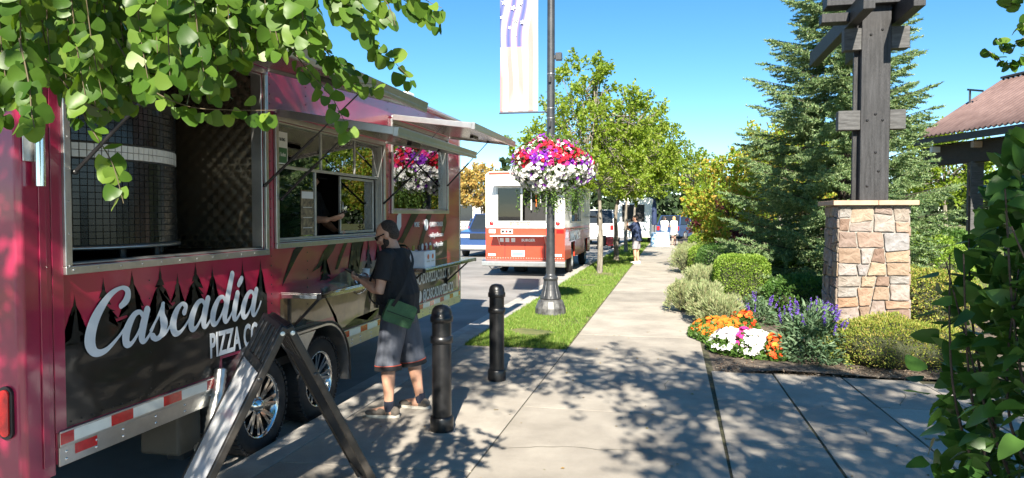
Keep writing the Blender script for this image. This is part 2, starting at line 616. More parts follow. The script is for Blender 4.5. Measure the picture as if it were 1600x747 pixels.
# litter: dry leaves on the paving, bark chips along the bed edge
n = 170
P = np.stack([nr.uniform(-2.6, 3.8, n), nr.uniform(3.6, 11, n), np.full(n, .006)], 1)
P = P[(P[:, 1] < 8.0) | (P[:, 0] < .38)]
P = P[~((P[:, 0] < -1.3) & (P[:, 1] > 9.0))]
V, F = scatter(P, nr.normal(0, 1, P.shape) * np.array([1, 1, .12]), nr.uniform(.018, .04, len(P)), LEAF4, roll=.4)
V[:, 2] = np.maximum(V[:, 2], .003)
M['litter'] = leaf_mat('dry_leaves', [(.2, .12, .04), (.3, .2, .06), (.14, .15, .04), (.32, .27, .18)], .1, .7)
tag(put('fallen_leaves', np_mesh('fallen', V, F), M['litter']), 'small dry leaves fallen on the paving', 'leaves', kind='stuff')
n = 2600
P = np.stack([nr.uniform(.5, 4.2, n), 8.14 + np.abs(nr.normal(0, .35, n)), nr.uniform(.005, .03, n)], 1)
V, F = scatter(P, nr.normal(0, 1, P.shape) * np.array([1, 1, .3]), nr.uniform(.015, .045, n), LEAF4, roll=.8, width=.7)
M['chips'] = leaf_mat('bark_chip', [(.08, .05, .035), (.15, .1, .07), (.24, .18, .13), (.3, .26, .2)], 0, .9)
tag(put('bark_chips', np_mesh('chips', V, F), M['chips']), 'bark chips along the front edge of the flower bed', 'bark chips', kind='stuff')

# hairline cracks wandering over a few slabs
for (x, y, a, ln) in ((-1.25, 5.1, .5, 1.1), (.36, 7.6, 2.6, .8), (-2.6, 7.9, .1, 1.2), (1.2, 6.2, .3, .5), (-.4, 4.35, 1.9, .5), (2.0, 7.0, 1.2, .9)):
    L_, Rr = [], []
    px, py = x, y
    for k in range(26):
        a += rng.gauss(0, .28)
        px += math.cos(a) * ln / 26; py += math.sin(a) * ln / 26
        w = .0016 + .0012 * rng.random()
        L_.append((px - math.sin(a) * w, py + math.cos(a) * w, .0045)); Rr.append((px + math.sin(a) * w, py - math.cos(a) * w, .0045))
    g = MB(); g.strip(L_, Rr); g.build('pavement_crack', M['joint'], pave)
# ------------------------------------------------------------------ pizza trailer
XS, TY0, TY1, TZ0, TZ1 = -3.1, 2.92, 10.43, .42, 3.08


def wrap_mat(name, c, c2, scale, ior=1.9, rip=.12, rscale=2.2, rough=.08):
    """glossy printed vinyl with the slow ripple of riveted sheet"""
    m = mat(name, c, .35, 0, .15, scale, col2=c2, coat=1.0, coat_rough=rough)
    nt, N, L = nodes_of(m)
    b = N['Principled BSDF']
    setin(b, 'Coat IOR', ior)
    tc = N.new('ShaderNodeTexCoord')
    mp = N.new('ShaderNodeMapping'); mp.inputs['Scale'].default_value = (1, .55, 1.5)
    nz = N.new('ShaderNodeTexNoise'); nz.inputs['Scale'].default_value = rscale; nz.inputs['Detail'].default_value = 1.5
    bp = N.new('ShaderNodeBump'); bp.inputs['Strength'].default_value = rip; bp.inputs['Distance'].default_value = .12
    L.new(tc.outputs['Object'], mp.inputs[0]); L.new(mp.outputs[0], nz.inputs['Vector'])
    L.new(nz.outputs['Fac'], bp.inputs['Height'])
    L.new(bp.outputs[0], b.inputs['Normal']); L.new(bp.outputs[0], b.inputs['Coat Normal'])
    return m


M['magenta'] = wrap_mat('magenta_wrap', (.28, .006, .034), (.38, .010, .058), 1.4, 1.36, .06, 2.0)
M['magenta_corner'] = wrap_mat('magenta_corner', (.27, .006, .045), (.33, .008, .055), 3, 1.5, .04)
M['forest'] = wrap_mat('black_forest_print', (.005, .006, .006), (.010, .011, .010), 3, 1.45, .34, 2.4)
for _n, _v in (('Coat Weight', .45), ('Specular IOR Level', .2)): setin(M['forest'].node_tree.nodes['Principled BSDF'], _n, _v)
M['tan_reflect_print'] = wrap_mat('tan_reflect_print', (.10, .055, .03), (.30, .2, .1), 2.6, 1.4, .1)  # tan tone partly stands for sunlit paving mirrored in the vinyl
M['flame_print'] = wrap_mat('orange_print', (.35, .05, .03), (.5, .16, .04), 6, 1.6, .05)
M['letter'] = mat('pale_lettering', (.62, .66, .70), .35, 0, .03, coat=.3)
M['brown_metal'] = mat('awning_lining', (.30, .24, .20), .25, .85, .15, 5, .03, 60)
M['quilt'] = mat('quilted_steel', (.5, .42, .31), .24, .95, .1, 6)
M['oven'] = mat('black_mosaic', (.012, .012, .014), .18, 0, .4, 50)
M['grout'] = mat('grey_grout', (.045, .045, .043), .9)
M['oven_white'] = mat('white_mosaic', (.68, .68, .66), .2, 0, .05, 30)
M['pane'] = glass_mat('window_pane', (.9, .93, .9), 2.9)
M['paper'] = mat('paper', (.7, .7, .68), .6, 0, .04)
M['green_sign'] = mat('green_sign', (.03, .14, .05), .4)
M['menu_print'] = mat('menu_print', (.06, .05, .045), .5, 0, .6, 24, col2=(.34, .26, .14))
M['diamond'] = None


def diamond_mat():
    m = mat('diamond_plate', (.55, .56, .57), .28, .95, .1, 12)
    nt, N, L = nodes_of(m)
    b = N['Principled BSDF']
    tc = N.new('ShaderNodeTexCoord')
    ck = N.new('ShaderNodeTexChecker'); ck.inputs['Scale'].default_value = 46
    mp = N.new('ShaderNodeMapping'); mp.inputs['Rotation'].default_value = (R_(45), 0, R_(30))
    bp = N.new('ShaderNodeBump'); bp.inputs['Strength'].default_value = .7; bp.inputs['Distance'].default_value = .006
    L.new(tc.outputs['Object'], mp.inputs[0]); L.new(mp.outputs[0], ck.inputs['Vector']); L.new(ck.outputs['Fac'], bp.inputs['Height'])
    L.new(bp.outputs[0], b.inputs['Normal'])
    return m


M['diamond'] = diamond_mat()

trailer = thing('food_trailer', 'long magenta food trailer printed with black firs, serving hatches propped open', 'food trailer', (-4.3, 6.6, -.12))
W1 = (3.21, 5.07, 1.45, 2.80)
W2 = (5.27, 7.44, 1.49, 2.47)
W3 = (7.72, 9.74, 1.775, 2.75)
WELL = (4.52, 6.34, TZ0, .70)


def wall_cells(y0, y1, z0, z1, holes, x0, x1):
    g = MB()
    ysx = sorted({y0, y1} | {h[0] for h in holes} | {h[1] for h in holes})
    zs = sorted({z0, z1} | {h[2] for h in holes} | {h[3] for h in holes})
    ysx = [y for y in ysx if y0 <= y <= y1]; zs = [z for z in zs if z0 <= z <= z1]
    idx = {}
    def vid(y, z, x):
        k = (round(y, 4), round(z, 4), x)
        if k not in idx:
            idx[k] = len(g.v); g.v.append((x, y, z))
        return idx[k]
    def fc(*v): g.f.append(v); g.m.append(0); g.s.append(False)
    solid = {}
    for i in range(len(ysx) - 1):
        for j in range(len(zs) - 1):
            cy, cz = (ysx[i] + ysx[i + 1]) / 2, (zs[j] + zs[j + 1]) / 2
            solid[i, j] = not any(h[0] < cy < h[1] and h[2] < cz < h[3] for h in holes)
    for (i, j), s in solid.items():
        if not s: continue
        a, b, c, d = ysx[i], ysx[i + 1], zs[j], zs[j + 1]
        fc(vid(a, c, x1), vid(b, c, x1), vid(b, d, x1), vid(a, d, x1))
        fc(vid(a, c, x0), vid(a, d, x0), vid(b, d, x0), vid(b, c, x0))
        if not solid.get((i - 1, j)): fc(vid(a, c, x0), vid(a, c, x1), vid(a, d, x1), vid(a, d, x0))
        if not solid.get((i + 1, j)): fc(vid(b, c, x0), vid(b, d, x0), vid(b, d, x1), vid(b, c, x1))
        if not solid.get((i, j - 1)): fc(vid(a, c, x0), vid(b, c, x0), vid(b, c, x1), vid(a, c, x1))
        if not solid.get((i, j + 1)): fc(vid(a, d, x0), vid(a, d, x1), vid(b, d, x1), vid(b, d, x0))
    return g


g = wall_cells(3.105, TY1 - .06, TZ0 + .005, TZ1, [W1, W2, W3, WELL], XS - .045, XS)
g.build('side_panel', M['magenta'], trailer)
g = MB(); g.box(-5.6, XS - .046, TY1 - .07, TY1 - .01, TZ0, TZ1)
g.build('front_panel', M['magenta'], trailer)
g = MB(); g.box(-5.6, -5.55, TY0 + .06, TY1 - .08, TZ0, TZ1)
g.build('far_side_panel', M['magenta'], trailer)
g = MB(); g.box(-5.5, XS - .19, TY0, TY0 + .05, TZ0 - .02, TZ1 - .02)
rear = g.build('rear_panel', M['magenta'], trailer)
# rear corner post (faces the camera), bent round to the side
cp = [(XS - .18, TY0 - .012), (XS - .02, TY0 - .012), (XS + .004, TY0 + .012), (XS + .004, 3.1), (XS - .05, 3.1), (XS - .05, TY0 + .045), (XS - .18, TY0 + .045)]
g = MB(); g.prism(cp, TZ0 - .045, TZ1 + .01, 'XY')
g.build('corner_post', M['magenta_corner'], trailer, bevel=.008)
g = MB(); g.box(XS + .004, XS + .012, 3.02, 3.06, TZ0 + .01, TZ1)
g.box(XS + .0045, XS + .009, 3.095, 3.165, TZ0 + .17, TZ1 - .1)
g.build('seam_strip', M['magenta_corner'], trailer, bevel=.003)
g = MB(); g.box(XS - .06, XS + .006, TY1 - .058, TY1, TZ0, TZ1)
g.build('front_corner_trim', M['steel_dull'], trailer, bevel=.01)
# floor, frame rails below, roof
g = MB(); g.box(-5.54, XS - .05, TY0 + .06, TY1 - .09, TZ0 + .05, TZ0 + .12)
g.build('floor', M['dark'], trailer)
g = MB(); g.box(-5.4, -5.25, TY0 + .1, TY1, .2, TZ0 + .04); g.box(-3.75, -3.6, TY0 + .1, TY1, .2, TZ0 + .04)
for y in (3.6, 4.4, 6.7, 7.6, 8.6, 9.6): g.box(-5.24, -3.76, y, y + .08, .22, TZ0 + .03)
g.build('chassis_frame', M['black_metal'], trailer)
rp_ = [(-5.64, TZ1 - .03), (-5.64, TZ1 + .03), (-5.45, TZ1 + .085), (-4.35, TZ1 + .115), (-3.3, TZ1 + .085), (XS + .03, TZ1 + .03), (XS + .03, TZ1 - .03), (XS - .05, TZ1 + .0), (-5.5, TZ1)]
g = MB(); g.prism(rp_, TY0 - .02, TY1 + .03, 'XZ')
roof = g.build('roof', M['steel'], trailer)
for (y, x, s, h) in ((8.75, -3.35, .22, .1), (9.55, -3.5, .14, .16), (10.0, -3.6, .1, .1)):
    g = MB(); g.box(x - s / 2, x + s / 2, y - s / 2, y + s / 2, TZ1 + .06, TZ1 + .09 + h)
    g.build('roof_vent', M['white'], roof, bevel=.02)
g = MB(); g.tube([(XS + .035, TY0, TZ1 - .005), (XS + .035, TY1, TZ1 - .005)], .018, 8)
g.build('drip_rail', M['steel'], roof)

# aluminium rub rail with red and white reflective tape
for y0, y1 in ((3.112, 4.5), (6.37, TY1 - .06)):
    g = MB(); g.box(XS, XS + .012, y0, y1, TZ0 - .01, TZ0 + .088); g.box(XS, XS + .02, y0, y1, TZ0 + .09, TZ0 + .175)
    rail = g.build('rub_rail', M['steel'], trailer, bevel=.003)
    y = y0
    k = 0
    while y < y1 - .12:
        w = .085 if (k == 0 and y0 < 4) else (.17 if k % 2 == 0 else .26)
        w = min(w, y1 - .02 - y)
        g = MB(); g.box(XS + .0205, XS + .0225, y, y + w, TZ0 + .105, TZ0 + .165)
        g.build('reflective_tape', M['red_reflex'] if k % 2 == 0 else M['white_reflex'], rail)
        y += w; k += 1
    if y0 < 4:
        g = MB(); g.box(XS + .0125, XS + .0145, y0 + .1, y0 + .25, TZ0 + .03, TZ0 + .084)
        g.build('reflective_tape', M['red_reflex'], rail)
    y = y0 + .045
    while y < y1:
        for zz in (.02, .06):
            g = MB(); g.lathe([(.0, .006), (.006, .005), (.009, 0)], (XS + .012, y, TZ0 + zz), 8, 'X')
            g.build('bolt', M['chrome'], rail)
        y += .27 if y > y0 + .3 else .2
# printed firs and strokes on the side (thin vinyl cut-outs)
def fir(y, zb, h, w, lean=0):
    n = 7
    L_, R2 = [], []
    for k in range(n):
        t0 = (k + .35) / n
        for side, lst in ((1, R2), (-1, L_)):
            zt = zb + h * (1 - k / n)
            ww = w * .5 * t0 ** .8
            lst.append((y + side * ww * .35, zt))
            lst.append((y + side * ww * rng.uniform(.7, .95), zt - h / n * rng.uniform(.35, .5)))
            lst.append((y + side * ww * rng.uniform(1.0, 1.35), zt - h / n * rng.uniform(.85, 1.1)))
            lst.append((y + side * ww * .55, zt - h / n * .8))
    return [(y, zb + h * 1.1)] + R2 + [(y + .03, zb), (y - .03, zb)] + L_[::-1]


prints = MB()
lvl = [XS + .0012]
def decal(g, poly):
    lvl[0] += .00012
    n = len(poly)
    me = bmesh.new()
    vs = [me.verts.new((lvl[0], p[0], p[1])) for p in poly]
    fcs = me.faces.new(vs)
    r = bmesh.ops.triangulate(me, faces=[fcs])
    me.verts.index_update()
    g.add([v.co[:] for v in me.verts], [tuple(v.index for v in f.verts) for f in me.faces])
    me.free()


# solid black lower band with an uneven top
top = []
y = 3.17
while y < 5.12:
    top.append((y, 1.10 + .07 * mnoise.noise((y * 3, 1, 1)) + rng.uniform(-.02, .03) + max(0, (y - 4.5)) * -.0))
    y += .045
decal(prints, [(3.17, TZ0 + .18)] + top + [(5.12, TZ0 + .30), (4.5, TZ0 + .30), (4.47, TZ0 + .18)])
for (y, h, w) in ((3.24, .24, .17), (3.44, .31, .24), (3.66, .33, .26), (3.9, .34, .27), (4.06, .29, .2), (4.24, .34, .28), (4.42, .31, .2), (4.78, .33, .13), (5.02, .32, .17)):
    decal(prints, fir(y, 1.03, h, w))
tag(prints.build('forest_print', M['forest'], trailer, raw=True), kind='stuff')
# brown-gold lower print with the sunlit paving's reflection painted in, dark strokes and trees under the serving window
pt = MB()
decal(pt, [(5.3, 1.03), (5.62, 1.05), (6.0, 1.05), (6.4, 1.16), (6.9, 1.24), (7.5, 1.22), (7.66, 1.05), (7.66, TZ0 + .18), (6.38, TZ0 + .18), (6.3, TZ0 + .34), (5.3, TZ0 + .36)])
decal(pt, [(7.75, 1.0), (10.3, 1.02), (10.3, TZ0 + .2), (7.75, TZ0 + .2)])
pt.build('reflection_print', M['tan_reflect_print'], trailer, raw=True)
st = MB()
for poly in ([(5.33, 1.13), (5.36, 1.2), (5.52, 1.42), (5.62, 1.47), (5.74, 1.47), (5.6, 1.38), (5.46, 1.25)],
             [(5.83, 1.21), (5.95, 1.28), (6.05, 1.38), (6.2, 1.47), (6.34, 1.47), (6.25, 1.38), (6.12, 1.30), (5.98, 1.24)],
             [(6.28, 1.2), (6.36, 1.32), (6.5, 1.47), (6.58, 1.47), (6.45, 1.33), (6.34, 1.2)],
             [(6.55, 1.16), (6.62, 1.3), (6.66, 1.47), (6.95, 1.47), (6.86, 1.36), (6.8, 1.14)],
             [(6.9, .62), (6.95, .8), (7.1, 1.08), (7.3, 1.08), (7.12, .84), (7.05, .62)],
             [(5.36, .82), (5.5, .78), (5.62, .86), (5.74, .8), (5.7, .74), (5.5, .72), (5.36, .74)],
             [(6.4, .61), (6.7, .68), (7.0, .62), (7.3, .7), (7.62, .64), (7.62, .6), (6.4, .6)],
             [(7.85, 1.4), (8.0, 1.46), (8.35, 1.74), (8.62, 1.74), (8.3, 1.55), (8.05, 1.38)],
             [(8.5, 1.12), (8.56, 1.3), (8.9, 1.72), (9.1, 1.72), (8.8, 1.42), (8.66, 1.12)],
             [(9.2, 1.12), (9.2, 1.32), (9.75, 1.36), (9.75, 1.12)],
             [(9.5, 1.45), (9.56, 1.62), (9.7, 1.75), (9.74, 1.6), (9.6, 1.42)],
             [(7.9, TZ0 + .22), (10.2, TZ0 + .22), (10.2, .98), (7.9, .96)]):
    decal(st, poly)
for (y, zb, h, w) in ((6.08, 1.12, .26, .22), (6.72, 1.12, .3, .2), (7.05, 1.15, .3, .18), (7.3, 1.15, .28, .2), (8.1, 1.1, .3, .12)):
    decal(st, fir(y, zb, h, w))
tag(st.build('stroke_print', M['forest'], trailer, raw=True), kind='stuff')
fl = MB()
for y0, z0, s in ((7.95, 1.12, .2), (8.1, 1.12, .26), (8.35, 1.12, .18), (7.8, 1.5, .14)):
    decal(fl, [(y0 - .06, z0), (y0 - .08, z0 + s * .4), (y0 - .03, z0 + s * .3), (y0, z0 + s), (y0 + .03, z0 + s * .4), (y0 + .07, z0 + s * .6), (y0 + .06, z0)])
fl.build('flame_print', M['flame_print'], trailer, raw=True)
# white pennant
pn = MB(); decal(pn, [(7.83, 1.44), (7.86, 1.7), (7.99, 1.78), (7.99, 1.58)])
pn.build('pennant_print', M['letter'], trailer, raw=True)

# script lettering drawn as pen strokes
def smooth_path(pts, n=7):
    out = []
    P = [pts[0]] + list(pts) + [pts[-1]]
    for i in range(1, len(P) - 2):
        p0, p1, p2, p3 = [np.array(q, float) for q in P[i - 1:i + 3]]
        for k in range(n):
            t = k / n
            out.append(.5 * ((2 * p1) + (-p0 + p2) * t + (2 * p0 - 5 * p1 + 4 * p2 - p3) * t * t + (-p0 + 3 * p1 - 3 * p2 + p3) * t ** 3))
    out.append(np.array(P[-2], float))
    return out


GLY = {
    'C': (1.62, [[(1.42, 1.28, .16), (1.62, 1.45, .24), (1.6, 1.72, .16), (1.3, 1.83, .1), (.85, 1.62, .2), (.45, 1.05, .31), (.36, .45, .33), (.62, .04, .2), (1.05, .02, .15), (1.5, .34, .09), (1.75, .62, .08)]]),
    'a': (1.22, [[(.86, .8, .12), (.66, .98, .12), (.4, .9, .2), (.2, .5, .28), (.24, .12, .22), (.45, .03, .14), (.7, .3, .1), (.88, .72, .1)],
                 [(.98, 1.0, .24), (.9, .55, .28), (.92, .14, .22), (1.08, .02, .13), (1.3, .25, .09), (1.42, .5, .08)]]),
    's': (.92, [[(.05, .32, .08), (.3, .68, .1), (.5, 1.12, .12)], [(.48, 1.1, .14), (.52, .75, .2), (.68, .4, .28), (.6, .1, .2), (.38, .0, .14), (.18, .12, .18)], [(.56, .04, .12), (.8, .12, .1), (1.08, .45, .08)]]),
    'c': (.98, [[(.72, .7, .2), (.76, .88, .16), (.55, 1.0, .12), (.3, .8, .22), (.2, .4, .28), (.36, .06, .2), (.62, .03, .13), (.9, .25, .09), (1.1, .52, .08)]]),
    'd': (1.26, [[(.86, .8, .12), (.66, .98, .12), (.4, .9, .2), (.2, .5, .28), (.24, .12, .22), (.45, .03, .14), (.7, .3, .1), (.88, .72, .1)],
                 [(1.1, 1.78, .24), (1.0, 1.1, .27), (.94, .5, .28), (.96, .14, .22), (1.12, .02, .13), (1.34, .25, .09), (1.46, .5, .08)]]),
    'i': (.66, [[(.34, 1.0, .24), (.27, .5, .28), (.3, .14, .22), (.46, .02, .13), (.68, .25, .09), (.8, .5, .08)], [(.36, 1.36, .2), (.44, 1.47, .25), (.5, 1.56, .2)]]),
}


def script(word, y0, z0, s, x, slant=.22):
    g = MB()
    cx = 0
    lev = x
    for ch in word:
        adv, strokes = GLY[ch]
        for stp in strokes:
            lev += .00025
            P = smooth_path([(q[0], q[1], q[2] * 1.22) for q in stp])
            L_, Rr = [], []
            for i, p in enumerate(P):
                t = (P[min(i + 1, len(P) - 1)] - P[max(i - 1, 0)])[:2]
                t = t / max(1e-6, np.linalg.norm(t))
                nrm = np.array([-t[1], t[0]])
                a = p[:2] + nrm * p[2] / 2; b = p[:2] - nrm * p[2] / 2
                L_.append((lev, y0 + s * (cx + a[0] + slant * a[1]), z0 + s * a[1])); Rr.append((lev, y0 + s * (cx + b[0] + slant * b[1]), z0 + s * b[1]))
            g.strip(L_, Rr)
            # rounded pen ends
            for e in (0, -1):
                p = P[e]
                c = (lev + .00006, y0 + s * (cx + p[0] + slant * p[1]), z0 + s * p[1])
                g.add([c] + [(c[0], c[1] + s * p[2] * .5 * math.cos(a), c[2] + s * p[2] * .5 * math.sin(a)) for a in [k * math.pi / 6 for k in range(12)]], [(0, 1 + k, 1 + (k + 1) % 12) for k in range(12)])
        cx += adv
    return g


g = script('Cascadia', 3.245, .955, .187, XS + .008)
g.build('lettering', M['letter'], trailer, raw=True)['label'] = 'pale script lettering reading Cascadia'
text_obj('lettering', 'PIZZA CO', .235, M['letter'], trailer, face_X(XS + .009, 4.37, .735), bold=.006, sx=.56, spacing=1.02)['label'] = 'pale capitals reading PIZZA CO'
text_obj('lettering', 'CASCADIAPIZZACO.COM', .19, M['letter'], trailer, face_X(XS + .009, 8.3, .84), bold=.004, sx=.70)
text_obj('lettering', '@CASCADIAPIZZACO', .19, M['letter'], trailer, face_X(XS + .009, 8.72, .62), bold=.004, sx=.68)
for k in range(2):
    g = MB(); g.lathe([(0, .004), (.075, .004), (.075, 0)], (XS + .007, 8.4 + .2 * k, .685), 16, 'X', smooth=False)
    g.build('round_icon_print', M['letter'], trailer)
text_obj('lettering', 'QUALITY TRAILER', .085, M['letter'], trailer, face_X(XS + .008, 9.0, 1.56), bold=.002, sx=.8)
text_obj('lettering', 'MORE', .085, M['letter'], trailer, face_X(XS + .008, 8.42, 1.565), bold=.002, sx=.8)
text_obj('lettering', 'qualitytrailer.com', .09, M['letter'], trailer, face_X(XS + .008, 9.0, 1.42), bold=.001, sx=.9)
text_obj('lettering', 'qualitytrailer', .09, M['letter'], trailer, face_X(XS + .008, 9.15, 1.29), bold=.001, sx=.9)
for yy, zz, r in ((8.86, 1.585, .075), (8.72, 1.31, .04), (8.86, 1.31, .045), (9.02, 1.31, .045)):
    g = MB(); g.lathe([(0, .004), (r * .55, .004), (r * .56, .002), (r * .75, .002), (r * .76, .004), (r, .004), (r, 0)], (XS + .006, yy, zz), 16, 'X', smooth=False)
    g.build('round_icon_print', M['letter'], trailer)
# rivets
g = MB()
def rivet(y, z, r=.007): g.lathe([(0, .004), (r * .7, .003), (r, 0)], (XS + .0045, y, z), 6, 'X')
for yv in (3.125, 5.17, 5.75, 7.6, 8.6, 10.3):
    z = TZ0 + .22
    while z < TZ1 - .05:
        if not any(w[0] - .03 < yv < w[1] + .03 and w[2] - .05 < z < w[3] + .05 for w in (W1, W2, W3, WELL)): rivet(yv, z)
        z += .075
for k in range(100):
    yv = 3.2 + k * .072
    if not (WELL[0] - .05 < yv < WELL[1] + .05): rivet(yv, TZ0 + .205, .005)
    rivet(yv, TZ1 - .06, .005)
for yv in (3.8, 4.42):
    z = .66
    while z < 1.38: rivet(yv, z, .005); z += .11
tag(g.build('rivets', M['black_metal'], trailer), kind='stuff')

# window frames
def frame(w, name, wd=.046, pr=.028, mt='steel'):
    y0, y1, z0, z1 = w
    g = MB()
    a, b = XS + .002, XS + pr
    g.box(a, b, y0 - wd, y1 + wd, z0 - wd, z0 - .002); g.box(a, b, y0 - wd, y1 + wd, z1 + .002, z1 + wd)
    g.box(a, b - .001, y0 - wd, y0 - .002, z0 - .001, z1 + .001); g.box(a, b - .001, y1 + .002, y1 + wd, z0 - .001, z1 + .001)
    # return into the opening
    t = .012
    g.box(XS - .09, XS + .001, y0 + .001, y1 - .001, z0 + .001, z0 + t); g.box(XS - .09, XS + .001, y0 + .001, y1 - .001, z1 - t, z1 - .001)
    g.box(XS - .09, XS + .0005, y0 + .001, y0 + t, z0 + t + .001, z1 - t - .001); g.box(XS - .09, XS + .0005, y1 - t, y1 - .001, z0 + t + .001, z1 - t - .001)
    o = g.build(name, M[mt], trailer, bevel=.004)
    g = MB()
    n = int((y1 - y0) / .16)
    for k in range(n + 1):
        yy = y0 + (y1 - y0) * k / n
        g.lathe([(0, .004), (.005, .003), (.007, 0)], (b, yy, z0 - wd * .5), 6, 'X')
    for k in range(9):
        zz = z0 + (z1 - z0) * k / 8
        for yy in (y0 - wd * .5, y1 + wd * .5): g.lathe([(0, .004), (.005, .003), (.007, 0)], (b - .001, yy, zz), 6, 'X')
    tag(g.build('screws', M['steel_dull'], o), kind='stuff')
    return o


fr1 = frame(W1, 'hatch_frame'); fr2 = frame(W2, 'hatch_frame'); fr3 = frame(W3, 'hatch_frame')

# propped-open hatches
def hatch(w, zh, out, drop, far):
    y0, y1 = w[0] - .05, w[1] + .05
    a = math.atan2(drop, out)
    ca, sa = math.cos(a), math.sin(a)
    ln = math.hypot(out, drop)
    org = Vector((XS + .035, 0, zh))
    # matrix: local x out along the panel, y along the trailer, z up off the panel
    m = Matrix(((ca, 0, sa, org.x), (0, 1, 0, 0), (-sa, 0, ca, org.z), (0, 0, 0, 1)))
    g = MB(); g.box(.02, ln - .02, y0 + .02, y1 - .02, .012, .03)
    pan = g.build('hatch_panel', M['magenta'], trailer, mw=m)
    g = MB(); g.box(.03, ln - .03, y0 + .03, y1 - .03, .004, .0115)
    g.build('panel_lining', M['brown_metal'], pan, mw=m)
    g = MB(); g.box(ln - .019, ln + .02, y0, y1, -.028, .045); g.box(ln + .0205, ln + .026, y0, y1, -.028, .0)
    g.build('front_channel', M['steel'], pan, bevel=.004, mw=m)
    for yy in (y0, y1 - .03):
        g = MB(); g.box(.0, ln - .0195, yy, yy + .03, -.02, .042)
        g.build('side_channel', M['steel'], pan, bevel=.004, mw=m)
    g = MB(); g.tube([(-.005, y0, .02), (-.005, y1, .02)], .016, 8)
    g.build('hinge', M['steel_dull'], pan, mw=m)
    g = MB(); g.box(.55 * ln, .6 * ln, (y0 + y1) / 2 + .3, (y0 + y1) / 2 + .55, -.03, .003)
    g.build('latch', M['black_metal'], pan, bevel=.004, mw=m)
    for yy in (w[0] + .02, w[1] - .02):
        top = m @ Vector((ln * .62, yy, -.01))
        bot = Vector((XS + .03, yy, w[3] - .62 * (w[3] - w[2]) - .02))
        g = MB(); mid = bot.lerp(top, .52)
        g.tube([bot, mid], .011, 8)
        st_ = g.build('gas_strut', M['black_metal'], pan)
        g = MB(); g.tube([mid, top], .006, 8)
        g.build('strut_rod', M['black_metal'], st_)
        for q in (bot, top):
            g = MB(); g.lathe([(0, -.014), (.014, -.01), (.014, .01), (0, .014)], q, 8, 'Y'); g.build('ball_joint', M['black_metal'], st_)
    return pan


hatch(W1, 2.845, 1.27, .34, 0)
hatch(W2, 2.515, 1.0, .17, 0)
hatch(W3, 2.80, .93, .12, 0)

# fold-down counters
def counter(y0, y1, z, d):
    g = MB(); g.box(XS + .004, XS + d, y0, y1, z, z + .012); g.box(XS + d - .012, XS + d, y0 + .002, y1 - .002, z - .035, z - .0005)
    g.box(XS + .01, XS + d - .013, y0 + .002, y0 + .012, z - .035, z - .0005); g.box(XS + .01, XS + d - .013, y1 - .012, y1 - .002, z - .035, z - .0005)
    o = g.build('fold_down_counter', M['chrome'], trailer, bevel=.003)
    for yy in (y0 + .12, y1 - .15):
        g = MB(); g.bar((XS + .015, yy, z - .32), (XS + d - .06, yy, z - .03), .02, .02)
        g.bar((XS + .015, yy, z - .36), (XS + .015, yy, z - .02), .02, .03)
        g.build('counter_bracket', M['black_metal'], o)
    for yy in (y0, y1):
        g = MB(); g.box(XS + d - .03, XS + d + .004, yy - .012, yy + .012, z - .04, z + .006)
        g.build('corner_cap', M['black'], o, bevel=.004)
    return o


counter(5.3, 7.4, 1.075, .36)
counter(7.7, 9.85, 1.10, .40)
# chrome holder ring hung through the first counter
g = MB(); g.tube([(XS + .2 + .075 * math.cos(a), 6.42 + .075 * math.sin(a) * 1.0, 1.06 + .09 * math.sin(a)) for a in [k * math.pi / 10 for k in range(21)]], .01, 6, cap=False)
g.build('bottle_ring', M['chrome'], trailer)

# wheels under a diamond-plate fender
WR, WX = .375, -3.165
ZR = -.12
def wheel(y):
    c = (WX, y, ZR + WR)
    g = MB()
    prof = [(.245, -.1), (.26, -.115), (.33, -.118), (.358, -.1), (.373, -.07), (.375, 0), (.373, .07), (.358, .1), (.33, .118), (.26, .115), (.245, .1)]
    g.lathe(prof, c, 48, 'X')
    for k in range(48):        # shoulder tread blocks
        a = 2 * math.pi * k / 48
        for sx in (-1, 1):
            mm = Matrix.Translation(c) @ Matrix.Rotation(a, 4, 'X') @ Matrix.Translation((sx * .082, 0, .369))
            g.obox(mm, .055, .034, .02)
    w = g.build('wheel', M['rubber'], trailer)
    g = MB()
    g.lathe([(.245, .1), (.25, .108), (.238, .108), (.225, .085), (.215, .03), (.2, .0)], c, 40, 'X')
    w_rim = g.build('rim', M['chrome'], w)
    g = MB(); g.lathe([(.2, .0), (.1, .0), (0, .0)], c, 24, 'X'); g.build('rim_back', M['black_metal'], w)
    for k in range(8):
        a = 2 * math.pi * k / 8
        g = MB()
        for off in (-.13, .13):
            for lay, (wd_, x_, m_) in enumerate(((.042, .066, 0), (.020, .083, 1))):
                g.mi = m_
                p0 = Vector((x_ - .02, .055 * math.cos(a + off * .6), .055 * math.sin(a + off * .6))) + Vector(c)
                p1 = Vector((x_ + .005, .222 * math.cos(a + off * 1.1), .222 * math.sin(a + off * 1.1))) + Vector(c)
                g.bar(p0, p1, .03, wd_, up=(1, 0, 0))
        g.build('spoke', [M['black_metal'], M['chrome']], w)
    g = MB(); g.lathe([(0, .115), (.035, .113), (.045, .1), (.06, .085), (.072, .06), (.075, .02)], c, 20, 'X'); g.build('hub_cap', M['chrome'], w)
    g = MB()
    for k in range(24):
        a = 2 * math.pi * k / 24
        g.lathe([(0, .112), (.005, .111), (.006, .106)], (c[0], c[1] + .24 * math.cos(a), c[2] + .24 * math.sin(a)), 6, 'X')
    tag(g.build('rim_bolts', M['steel_dull'], w), kind='stuff')
    return w


wheel(4.95); wheel(5.88)
